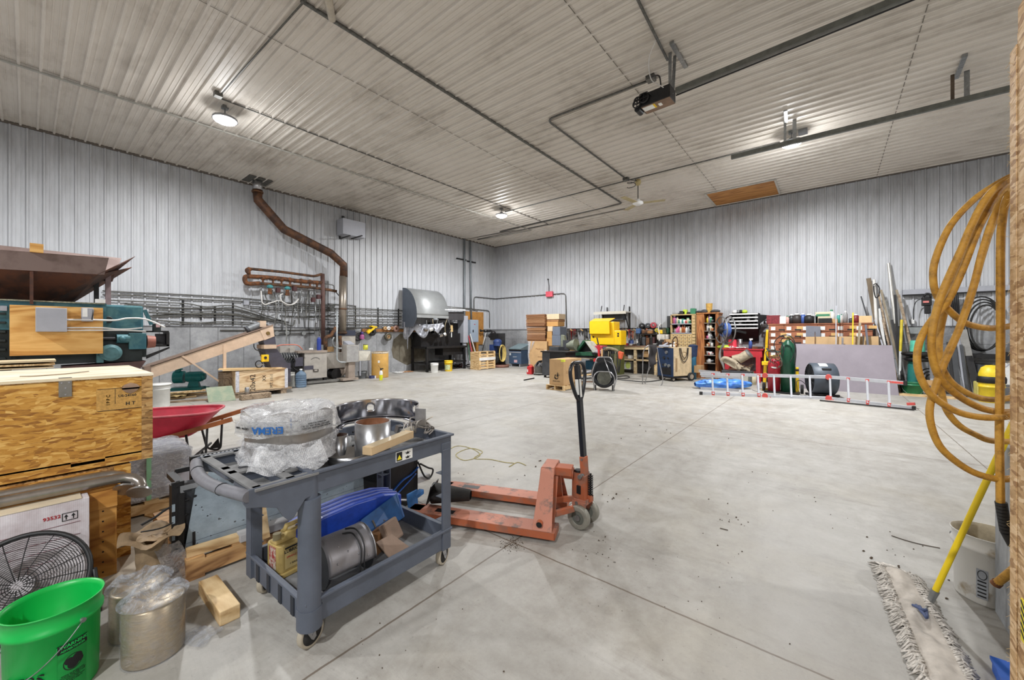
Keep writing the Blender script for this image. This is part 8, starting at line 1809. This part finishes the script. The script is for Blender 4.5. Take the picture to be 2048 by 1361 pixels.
mb=MB();mb.cyl((-.1,0,0),(-.05,0,.9),.09,.12,None,18);mb.cyl((0,0,1.0),(0,0,1.32),.14,.13,mat('mint',(96,196,168),.5),20);mb.build('column',mat('teal_dark',(40,120,112),.5),t)
mb=MB();mb.lathe([(.1,.9),(.28,.95),(.30,1.0),(.27,1.03),(.12,1.05)],seg=30);mb.lathe([(.2,.8),(.26,.86),(.2,.9)],seg=24);mb.build('disc',mBlkM,t)
pixbox('grey_block','grey concrete block shape on the shelf behind the teal machine','block',1816,655,1845,668,14.4,.3,mat('block_grey',(136,140,140),.8))
for k,(px0,py0,px1,py1,w_,m_,l_) in enumerate(((1912,668,1936,768,.16,mGreyP,'wide grey plank'),(1925,660,1948,770,.14,mat('conc_plank',(142,140,136),.8),'light grey plank'),(1905,680,1912,740,.10,mDG,'dark slate board'),(1896,685,1903,760,.05,mBlkM,'black bar'),(1934,700,1952,775,.12,mBlkM,'black plank'),(1922,690,1930,720,.05,mDG,'short dark strip'),(1858,678,1861,760,.05,mGreyP,'narrow grey post'))):
 Yq=14.55-.04*k;b=onY(px0,py0,Yq);a=onY(px1,py1,Yq-.2);mb=MB();mb.bar(Vector((a.x,Yq-.45,0))-b,(0,0,0),w_,.03,up=(0,1,0));solo('leaning_board',mb,m_,l_+' leaning on the back wall behind the yellow hoses','board',tuple(b),group='boards behind the yellow hoses')
pixbox('black_workbench','black steel table edge behind the yellow hoses','table',1952,710,2022,718,14.1,.6,mBlkM)
pixbox('charger_box','black charger unit with a grey label by the OSB wall','charger',2008,705,2024,722,13.9,.3,mBlkM)
pixbox('metal_bin','dark metal bin behind the yellow vacuum','bin',1956,730,1990,750,14.2,.4,mDG)
pixbox('white_box','white and grey appliance behind the vertical hose','appliance',2000,726,2024,770,14.0,.4,mat('white_paint',(226,226,224)))
p=(cY(1983,13.2).x,13.2,0);t=bucket('yellow_bucket','yellow pail under the yellow vacuum head','bucket',p,mat('hazard_yellow',(226,196,40),.45,0,.08,8),h=.42,rt=.2,rb=.18,wire=False)
t=thing('yellow_vacuum','yellow dome vacuum head with black rim on a yellow pail','vacuum',(p[0],p[1],.421));mb=MB();mb.lathe([(0,0),(.21,0),(.215,.10),(.2,.14)],seg=26);mb.build('rim',mBlk,t);mb=MB();mb.lathe([(.19,.14),(.19,.2),(.15,.33),(.08,.38),(0,.39)],seg=24);mb.build('dome',mat('hazard_yellow',(226,196,40)),t);mb=MB();mb.tube([(.1,0,.36),(.2,0,.36),(.24,0,.42)],.014,None,6);mb.build('cable',mGreyP,t)
pixbox('yellow_crate','pale yellow plastic box left of the yellow vacuum','box',1955,755,1973,790,13.5,.35,mat('pale_yellow',(214,200,110),.5),bev=.02).location.z=.001
t=bucket('green_pail','dark green pail on the floor by the right foot of the ladder','bucket',(cY(1825,13.6).x,13.6,0),mat('pail_green',(20,110,70),.45),h=.30,rt=.2,rb=.18)
mb=MB();a,b=F(1795,772),F(1880,775);mb.bb((-.7,-.1,0),(.8,.12,.04));solo('floor_board',mb,mPineX,'pale board lying on the floor at the foot of the leaning bundle','board',(cY(1835,13.3).x,13.35,0))
pixbox('brick_block','tan and white small block on the floor behind the hoses','block',1854,762,1868,772,13.6,.2,mCard);pixbox('brick_block','brown small block on the floor behind the hoses','block',1846,762,1853,771,13.6,.2,mCardD)
# ================= ceiling fittings =================
mTrk=mat('track_steel',(112,114,108),.45,.6,.12,10)
def ctube(name,label,cat,pts,r,m,off=.04,group=None,elbow=.0,seg=8):
 p3=[onZ(a,b,ZC-off) for a,b in pts];mb=MB();mb.tube(elbowed(p3,elbow) if elbow else p3,r,None,seg)
 return solo(name,mb,m,label,cat,group=group)
G='conduits on the ceiling'
ctube('ceiling_conduit','long grey ceiling conduit crossing the middle of the ceiling to a bend','conduit',[(602,1),(1244,407),(1000,464)],.026,mGalvD,group=G,elbow=.12)
ctube('ceiling_conduit','pale ceiling conduit nearest the left wall','conduit',[(-60,100),(1064,461),(955,480)],.02,mat('pale_strip_metal',(176,174,166),.5,.2),group=G,elbow=.1)
ctube('ceiling_conduit','thin ceiling conduit running past the far lamp','conduit',[(436,195),(1098,449),(935,478)],.014,mGalvD,off=.03,group=G,elbow=.1)
ctube('ceiling_conduit','ceiling conduit from a lamp towards the top edge','conduit',[(620,-10),(436,195)],.012,mGalvD,off=.03,group=G)
ctube('ceiling_conduit','ceiling conduit making a rounded bend left of the door opener','conduit',[(1300,160),(1093,240),(1252,358)],.02,mGalvD,group=G,elbow=.18)
ctube('ceiling_conduit','long ceiling conduit running towards the far lamp','conduit',[(1560,285),(1275,356),(1010,424)],.018,mGalvD,group=G)
ctube('ceiling_conduit','ceiling conduit dropping from the top edge to the door opener','conduit',[(1272,-8),(1306,62),(1335,120)],.02,mGalvD,group=G)
ctube('ceiling_conduit','short thin conduit behind the far lamp','conduit',[(955,479),(1250,418)],.012,mGalvD,off=.03,group=G)
mb=MB();a=Ce(663,38,.2);mb.cyl(a+Vector((0,0,.2)),a+Vector((0,0,-.12)),.07,.07,None,16)
mb=MB();a,b=onZ(653,-20,ZC-.06),onZ(664,38,ZC-.06);mb.tube([a,b],.05,None,12);solo('vent_pipe',mb,mat('cream_pipe',(186,176,160),.6),'short cream pipe coming down from the ceiling at the top edge','pipe')
def cbox(px,py,s,label,m=mGalvD):a=Ce(px,py,.05);mb=MB();mb.box(a,(s,s,.08));return solo('junction_box',mb,m,label,'junction box',bev=.004)
cbox(436,190,.12,'small ceiling junction box above the nearest left lamp');cbox(1252,359,.14,'dark ceiling junction box left of the ceiling fan');cbox(1302,157,.14,'ceiling junction box above the door opener');cbox(1606,264,.16,'ceiling junction box right of the lamp on the track',mLampBody)
zr=ZC-.62
def rz(px,py,z=zr):return onZ(px,py,z)
t=thing('door_opener','black overhead garage door opener hanging from perforated straps','door opener',tuple(rz(1325,195)))
a0,a1=rz(1352,186),rz(1290,212)
d=(rz(1800,0)-rz(1352,180));d.z=0;d.normalize();s_=Vector((-d.y,d.x,0))
c=rz(1330,190);Tm=Matrix.Translation(Vector((0,0,0)))@Matrix(((d.x,s_.x,0,0),(d.y,s_.y,0,0),(0,0,1,0),(0,0,0,1)))
mb=MB();mb.T=Tm;mb.bb((-.32,-.13,-.10),(.16,.13,.10));mb.build('motor_housing',mBlkM,t,bev=.01)
mb=MB();mb.T=Tm;mb.bb((-.30,-.12,-.106),(.155,.12,-.10),mat('underside_brown',(130,104,84),.6,0,.15,8));lo=mb.build('bottom_cover',mat('underside_brown',(130,104,84)),t)
mb=MB();mb.T=Tm;mb.bb((-.29,-.10,-.110),(-.12,.02,-.106),mPaper);mb.bb((-.12,-.10,-.110),(-.09,.02,-.1065),mYel);mb.bb((-.05,-.06,-.110),(.0,.02,-.106),mPaper);mb.build('label',mPaper,lo)
for k,(x_,r_) in enumerate(((-.24,.085),(-.35,.06),(-.36,.07))):
 mb=MB();mb.T=Tm;cc=Vector((x_,-.15,.02-.05*(k==2)))
 mb.lathe([(r_*.75,-.012),(r_,-.012),(r_,.012),(r_*.75,.012),(r_*.75,-.012)],cc,None,24,'Y');mb.bar(cc-Vector((r_,0,0)),cc+Vector((r_,0,0)),.012,.012);mb.bar(cc-Vector((0,0,r_)),cc+Vector((0,0,r_)),.012,.012,up=(1,0,0));mb.build('pulley',mBlkM,t)
mb=MB();mb.T=Tm;mb.cyl((-.36,-.13,-.1),(-.36,.02,-.1),.05,.05,None,14);mb.tube([(-.36,-.16,.0),(-.30,-.17,.09),(-.18,-.17,.09),(-.1,-.14,.0)],.006,None,6);mb.build('belt_wheel',mBlk,t)
w0=Vector(t['_w'])
mb=MB();
for k,(dx) in enumerate((0,.16)):p0=Tm@Vector((.14,-.06+.12*k,.08));q0=Vector((p0.x+.03*k,p0.y,ZC-w0.z));mb.bar(p0,q0,.05,.006,up=tuple(s_))
mb.build('hanger_strap',mGalv,t)
mb=MB();a,b=Ce(1343,85,.03)-w0,Ce(1372,134,.03)-w0;mb.bar(a,b,.06,.04);mb.build('ceiling_angle',mGalv,t)
mb=MB();g0,g1=rz(1352,182),rz(1810,-6);g1=g0+(g1-g0)*1.25;mb.bar(g0-w0,g1-w0,.075,.07);mb.build('rail',mTrk,t)
mb=MB();o_=Vector((0,0,-.07));mb.tube([g0+o_-w0,g1+o_-w0],.01,None,6);mb.build('chain',mBlkM,t)
mb=MB();mb.tube(spline([Ce(1312,80,.05)-w0,Ce(1298,118,.2)-w0,Ce(1302,158,.3)-w0,rz(1322,172,zr+.1)-w0,rz(1346,188,zr+.0)-w0],6),.008,None,6);mb.build('white_cable',mWC,t)
mb=MB();mb.tube(spline([Ce(1302,155,.08)-w0,Ce(1318,152,.25)-w0,rz(1322,178,zr+.1)-w0],6),.012,None,6);mb.build('cable',mBlk,t)
zt2=ZC-.50
t=thing('door_track','long dark steel door track hung below the ceiling at the right','door track',tuple(onZ(1462,314,zt2)))
w0=Vector(t['_w']);e0,e1=onZ(1462,314,zt2),onZ(2040,171,zt2);e1=e0+(e1-e0)*1.6
mb=MB();mb.bar(e0-w0,e1-w0,.008,.09);mb.bar(e0-w0+Vector((0,.03,.04)),e1-w0+Vector((0,.03,.04)),.06,.008);mb.bar(e0-w0+Vector((0,.03,-.04)),e1-w0+Vector((0,.03,-.04)),.06,.008);mb.build('track',mTrk,t)
for px,tops in((1568,((1571,220),(1572,243))),(1903,((1930,110),(1912,156)))):
 bpt=onZ(px+2,288 if px<1700 else 200,zt2+.05)
 for k in(0,1):
  mb=MB();p0=bpt+Vector((.16*k,0,0));q0=Vector((p0.x,p0.y,ZC));mb.bar(p0-w0,q0-w0,.045+.02*k,.006,m=(mat('brown_strap',(92,78,64),.6,.2) if k==0 and px>1700 else mGalv),up=(0,1,0));mb.build('hanger',mGalv,t)
 a,b=onZ(*tops[0],ZC-.03),onZ(*tops[1],ZC-.03);mb=MB();mb.bar(a-w0,b-w0,.06,.05);mb.build('ceiling_angle',mGalv,t)
c=Ce(1276,372);c=onZ(1276,358,ZC);
t=thing('ceiling_fan','small white three-blade ceiling fan near the back wall','ceiling fan',tuple(c))
mb=MB();mb.lathe([(0,-.02),(.07,-.03),(.085,-.12),(.05,-.18),(.0,-.2)],seg=16);mb.build('canopy',mat('aged_cream',(186,168,120),.6),t)
mb=MB();mb.cyl((0,0,-.18),(0,0,-.62),.014);mb.build('downrod',mGalvD,t)
mb=MB();mb.lathe([(0,-.56),(.05,-.58),(.06,-.62),(.14,-.66),(.15,-.70),(.08,-.74),(0,-.745)],seg=24);hb=mb.build('motor',mWht,t)
for k,a in enumerate((2.45,4.5,.4)):
 mb=MB();dd=Vector((math.cos(a),math.sin(a),0));mb.bar(dd*.1+Vector((0,0,-.69)),dd*.72+Vector((0,0,-.67)),.15,.008);mb.build('blade',mat('blade_cream',(176,162,122),.6,0,.1),t)
mb=MB();mb.tube([(-.05+.11*math.cos(q),-.35+.12*math.sin(q),-.13-.02*q) for q in[i*.35 for i in range(30)]],.009,None,6);mb.tube([(-.1,-.3,-.1),(0,-.12,-.08),(0,0,-.1)],.009,None,6);mb.build('coiled_cable',mBlk,t)
a,b,c,d=Ce(1414,388,.03),Ce(1546,359,.03),Ce(1560,388,.03),Ce(1432,412,.03)
mb=MB();zz=ZC-.035;x0,x1=min(a.x,d.x),max(b.x,c.x);y0,y1=(a.y+b.y)/2,(c.y+d.y)/2
mb.bb((x0,y0,zz),(x1,y1,zz+.012));t=solo('ceiling_hatch',mb,m_plywood('hatch_wood',(178,122,62),(196,142,80),(140,90,42),'X',.5),'orange-brown wooden access hatch in the ceiling by the back wall','hatch')
mb=MB()
for(p0,p1) in(((x0,y0),(x1,y0)),((x1,y0),(x1,y1)),((x0,y1),(x1,y1)),((x0,y0),(x0,y1))):mb.bar((*p0,zz),(*p1,zz),.05,.03)
mb.build('frame',mat('white_trim',(196,192,184),.5),t)
mb=MB()
for x_ in(-10.1,-6.4,-2.7,1.0,4.7):mb.bb((x_,YF,ZC-.0205),(x_+.012,YB,ZC-.0195))
solo_=mb.build('seam_shade_strips',mat('seam_shadow',(112,106,96),.6));solo_['kind']='structure'  # thin darker strips paint the shade along the ceiling sheet seams
# ================= more of the small clutter by the back wall =================
rr=random.Random(77)
def lump(px,py,Y,w,h,m,name,label,cat,g=None):
 a=onY(px,py,Y);mb=MB();mb.box((0,0,h/2),(w,min(.16,w),h),None,(0,0,rr.uniform(-.4,.4)));mb.cyl((-w*.3,0,h*.8),(w*.4,.02,h*1.05),min(w,h)*.14)
 return solo(name,mb,m,label,cat,tuple(a),group=g,bev=.012)
zb_=None
for px,w,h,m_,l_ in((1243,.14,.10,mBlkM,'black squat tool'),(1249,.10,.16,mGalv,'grey upright fitting'),(1269,.12,.08,mRustP,'brown block'),(1277,.1,.12,mDG,'dark jar'),(1311,.14,.10,mGalv,'grey casting'),(1333,.16,.14,mCardD,'brown lump')):
 lump(px,693,YW+.15,w,h,m_,'bench_item',l_+' lying on the workbench top','tool')
for px,py,w,h,m_,l_ in((1246,712,.2,.08,mCardD,'brown coil'),(1275,717,.16,.1,mBlkM,'black fitting'),(1300,717,.22,.1,mDG,'grey motor part'),(1312,717,.18,.14,mRustP,'rusty casting')):
 lump(px,py+1.5,YW+.2,w,h,m_,'shelf_part',l_+' on the shelf under the workbench','part')
for px,w,h,m_,l_ in((1123,.12,.1,mBlkM,'black bracket'),(1148,.16,.08,mGalv,'silver tube'),(1176,.12,.10,mRustP,'rusty bearing'),(1184,.14,.07,mBlkM,'black shaft')):
 lump(px,713.5,12.45,w,h,m_,'machine_scrap',l_+' on the cluttered table top','scrap part')
pixtube('bench_hose','pale hose arching up from the bench behind the welder','hose',[(1318,690),(1319,670),(1317,655),(1322,648)],14.3,.02,mWC,plane='Y')
pixtube('floor_cable','thin black cable straggling on the floor by the blue tarp','cable',[(1505,781,0),(1515,784,0),(1535,789,0),(1560,790,0)],0,.008,mBlk,plane='Z')
for k,(px,py,l_) in enumerate(((800,742,'left'),(812,741,'right'))):
 a=F(px,py);mb=MB();mb.grid(lambda u,v:Vector((.3*(u-.5),.5*(v-.5),.01+.05*abs(noise.noise(Vector((u*4,v*4,k)))))),10,10)
 solo('floor_rag',mb,(mWht,mCardD)[k],l_+' one of two rags on the floor along the stained wall','rag',(-12.7,onX(px,py,-12.7).y,0),solid=.01)
mb=MB();a,b=onX(705,661,XL+.1),onX(712,690,XL+.1)
for k,px in enumerate((521,548,566,582,598,611,618,629)):
 a,b=onX(px,582+(k%3)*3,XL+.12),onX(px+rr.uniform(-3,3),648+(k%4)*7,XL+.12)
 mb=MB();mb.tube([a,(a+b)/2+Vector((.03,rr.uniform(-.1,.1),0)),b],.014,None,6)
 solo('drop_hose',mb,(mGalvD,mat('grey_hose',(140,140,136)),mGalv)[k%3],'thin grey drop hose running down the wall behind the manifold valves','hose',group='drop hoses behind the manifold')
 # ================= OSB partition end, hanging hose, mop and bucket at the right =================
mOW=m_osb('osb_partition',3,(1,0,0),((160,120,78),(196,158,110),(212,176,130),(232,204,164)))
mb=MB();mb.bb((.528,.9,0),(.9,2.20,ZC));struct('wall_partition',mb,m_plywood('stud_wood',(200,170,126),(222,196,156),(166,134,92),'Z'))
mb=MB();mb.bb((.50,2.153,.0),(.527,2.212,2.50));mb.bb((.503,.9,.0),(.527,2.147,2.62));mb.bb((.515,2.15,2.5),(.527,2.205,2.56));struct('wall_partition_sheathing',mb,mOW)
mb=MB();mb.bb((.69,1.2,0),(.9,3.28,.93));struct('wall_partition_base',mb,mat('curb_concrete',(146,148,150),.85,0,.16,5,.2),bev=.006)
rr=random.Random(8);mb=MB()
for k in range(90):
 z_=rr.uniform(.3,2.55);y_=2.212;p_=Vector((.502,y_,z_));q_=p_+Vector((rr.uniform(-.012,-.002),rr.uniform(0,.006),rr.uniform(-.02,.012)));mb.bar(p_,q_,.0012,.0006)
o=mb.build('osb_splinters',mat('splinter',(206,176,122),.8));tag(o,'fine wood splinters fraying along the OSB partition edge','splinters',kind='stuff')
t=thing('caution_sticker','yellow and black caution sticker on the OSB partition face','sticker',(.499,2.085,.54))
mb=MB();mb.bb((0,-.03,-.07),(.003,.02,.07));mb.build('sheet',mat('sticker_yellow',(232,214,40),.6,var=0),t)
mb=MB()
for k in range(5):mb.box((-.0004,-.005,-.05+k*.025),(.001,.052,.008),mInk,(.5,0,0))
mb.build('stripe',mInk,t)
mHo=NT('ochre_hose');_n=mHo.noise(26,None,5,.75);_m=mHo.noise(4,None,3)
mHo=mHo.out(mHo.mix(mHo.math('MULTIPLY',_m,.35),mHo.ramp(_n,[(.3,(128,92,34)),(.5,(186,136,40)),(.7,(204,156,60))]),(140,108,62)),.62,bump=_n,bs=.15)
t=thing('air_hose','thick ochre air hose hanging in big loops from the OSB partition end','hose',tuple(P(2015,380,1.6)))
w0=Vector(t['_w'])
def hose(pts,y0,y1=None,r=.0120,m=None,nm='hose_loop'):
 n=len(pts);y1=y0 if y1 is None else y1
 p3=[P(x,y,y0+(y1-y0)*i/(n-1))-w0 for i,(x,y) in enumerate(pts)]
 mb=MB();mb.tube(spline(p3,7),r,None,14);return mb.build(nm,m or mHo,t)
hose([(2050,345),(2022,353),(1984,374),(1944,403),(1899,454),(1870,522),(1867,567),(1877,597),(1897,620),(1923,642),(1947,652),(1984,657),(2022,652),(2050,640)],1.62,1.60)
hose([(2050,350),(2022,358),(1992,376),(1968,404),(1944,449),(1923,499),(1899,552),(1878,604),(1865,660),(1863,694),(1868,728),(1880,757),(1902,781),(1939,806),(1977,821),(2023,825),(2055,815)],1.56,1.54,.0126)
hose([(2050,352),(2022,364),(1996,384),(1974,420),(1952,470),(1925,540),(1897,600),(1864,640),(1842,676),(1834,715),(1840,753),(1860,787),(1891,812),(1929,829),(1977,836),(2023,832),(2055,822)],1.66,1.47)
hose([(2050,360),(2022,368),(1990,400),(1960,452),(1925,530),(1895,605),(1882,655),(1878,695),(1883,732),(1902,764),(1935,787),(1967,798),(2006,799),(2040,790)],1.70,1.66)
hose([(2045,368),(2018,386),(1990,430),(1966,500),(1948,570),(1925,640),(1905,690),(1888,728),(1872,770),(1860,812),(1862,850),(1879,892),(1911,923),(1951,947),(1998,959),(2040,955)],1.60,1.50)
hose([(2045,372),(2012,402),(1985,450),(1962,520),(1940,600),(1915,665),(1892,712),(1881,745),(1884,790),(1895,824),(1919,852),(1951,870),(1982,882),(2035,884)],1.75,1.68)
hose([(2045,372),(2016,393),(2004,446),(2001,512),(2001,700),(1999,830),(1999,900),(2001,1012)],1.52,1.50,.0120,nm='hanging_end')
mb=MB();a,b=P(2002,1005,1.5)-w0,P(2012,1066,1.5)-w0
for k in range(9):q0,q1=a+(b-a)*k/9,a+(b-a)*(k+.8)/9;mb.cyl(q0,q1,.0165,.0165,None,14)
mb.cyl(b,P(2022,1092,1.5)-w0,.015,.01,None,12);mb.build('strain_relief',mRub,t)
mb=MB();mb.cyl(P(1990,1170,1.98),P(2030,1138,1.9),.017,.017,None,14);mb.cyl(P(1990,1170,1.98),P(1996,1165,1.97),.020,.020,mRust,14)
solo('hose_stub',mb,mHo,'rusty hose stub poking out low behind the OSB partition','hose end')
t=thing('dust_mop','dust mop with yellow pole and frayed grey cotton head on the floor','mop',tuple(F(1862,1235)))
w0=Vector(t['_w'])
a=onZ(1868,1188,.09);tp=P(2034,832,1.93)
mb=MB();mb.cyl(a,tp,.0135,.0135,None,16);mb.build('pole',mat('mop_yellow',(238,206,30),.35,0,.04),t,world=True)
mb=MB();d_=(tp-a).normalized();mb.cyl(a-d_*.07,a+d_*.02,.013,.018,None,14);mb.cyl(a-d_*.07,a-d_*.12+Vector((0,0,0)),.014,.010,None,10);mb.tube([a-d_*.07,F(1848,1238)+Vector((0,0,.04)),F(1862,1250)+Vector((0,0,.03))],.006,None,6);mb.build('socket',mGalv,t,world=True)
c0,c1,c2,c3=F(1764,1143),F(1822,1160),F(1965,1420),F(1872,1420)
def cnv(u,v):
 p=(c0*(1-u)+c1*u)*(1-v)+(c3*(1-u)+c2*u)*v;n_=noise.noise(Vector((u*3,v*12,2)))
 return Vector((p.x,p.y,.028+.014*math.sin(PI*u)+.018*n_))
mb=MB();mb.grid(cnv,14,60);mb.build('canvas',mat('mop_canvas',(196,188,178),.9,0,.14,9,.4),t,world=True,solid=.006)
mb=MB();rr=random.Random(2)
for s in(0,1):
 for k in range(420):
  v=rr.random();p=cnv(s,v);q=cnv(1-s,v);o_=(p-q);o_.z=0;o_.normalize();ln=rr.uniform(.02,.075);tw=rr.uniform(-.03,.03);al=(c3-c0).normalized()
  st=p+Vector((0,0,rr.uniform(-.012,.012)))-o_*.015
  mb.tube([st,st+o_*ln*.5+al*tw*.4+Vector((0,0,rr.uniform(0,.012))),st+o_*ln+al*tw+Vector((0,0,-st.z+.004+rr.uniform(0,.012)))],rr.uniform(.0025,.004),None,5)
for k in range(60):
 p=cnv(rr.random(),-.01);mb.tube([p,p+Vector((-.03,.03,0)),p+Vector((-.05+rr.uniform(-.02,.02),.05,-p.z+.005))],.003,None,5)
fr=mb.build('fringe',mat('mop_strands',(212,206,198),.95,0,.22,60),t,world=True);fr['kind']='stuff'
mb=MB()
for k in range(3):mb.tube(spline([cnv(.4+.1*k,.42)+Vector((0,0,.02)),cnv(.6,.47+.03*k)+Vector((0,0,.035)),cnv(.75,.44)+Vector((0,0,.02))],5),.007,None,6)
mb.build('blue_tie',mat('faded_blue',(84,96,132),.8),t,world=True)
mDW_=mat('dirty_pail',(206,204,198),.55,0,.1,7,rgb2=(150,134,108),thr=(.56,.72))
t=bucket('dirty_bucket','dirty white plastic pail standing behind the concrete base at the right','bucket',(.70,3.425,0),mDW_,rz=R(150),inside=mat('dirty_inside',(176,164,140),.7,0,.2,9))
lf=lambda x,y,z:Vector(((.137+z)*math.cos(R(-112)-R(150)+x/.137),(.137+z)*math.sin(R(-112)-R(150)+x/.137),.14+y))
mb=MB();patch(mb,-.022,.022,-.10,.06,lf,mat('pail_print',(150,154,160),.6));mb.grid(lambda u,v:lf((.018-.003*v)*math.cos(2*PI*u),.03+(.026-.004*v)*math.sin(2*PI*u),.001),20,2,mInk,True)
for k in range(5):patch(mb,-.017,.015,-.09+.02*k,-.082+.02*k,lf,mInk,4,.001)
mb.build('printed_panel',mInk,t)
mb=MB();mb.bb((-.04,-.14,0),(.05,.10,.05));mb.bb((-.045,-.15,.045),(.055,.11,.058));solo('blue_tote',mb,mat('tote_blue',(24,96,200),.4),'bright blue plastic tote corner at the bottom right edge','tote',(.60,2.60,0))
rr=random.Random(31);mb=MB()
def crumb(x,y,s):a=rr.uniform(0,6);mb.T=Matrix.Translation((x,y,s*.3))@Matrix.Rotation(a,4,'Z');mb.box((0,0,0),(s,s*rr.uniform(.4,1),s*.6),None,(rr.random(),rr.random(),0),taper=.5)
for px,py,n,sp,s in((1025,1088,150,.08,.006),(1450,1110,16,.5,.007),(1190,1100,20,.25,.008),(1560,980,14,.7,.009),(1470,1042,10,.1,.012),(1230,1000,8,.15,.014),(1790,1110,14,.3,.01),(1080,930,9,.4,.014),(1330,880,8,.9,.016),(960,950,9,.4,.01),(1380,1250,16,.5,.005),(780,1290,12,.3,.006),(1800,1150,10,.2,.012)):
 c_=F(px,py)
 for k in range(n):crumb(c_.x+rr.gauss(0,sp*.5),c_.y+rr.gauss(0,sp*.5),s*rr.uniform(.4,1.3))
mb.T=None
for pts in(((1783,1073),(1810,1082),(1840,1090),(1880,1098)),((1440,1058),(1448,1060),(1456,1062))):
 mb.tube(spline([F(*q_)+Vector((0,0,.004)) for q_ in pts],4),.003,None,5)
o=mb.build('floor_debris',mat('dirt_crumb',(84,70,56),.9,0,.2,30));tag(o,'small dark dirt crumbs and bits scattered over the concrete floor','debris',kind='stuff')
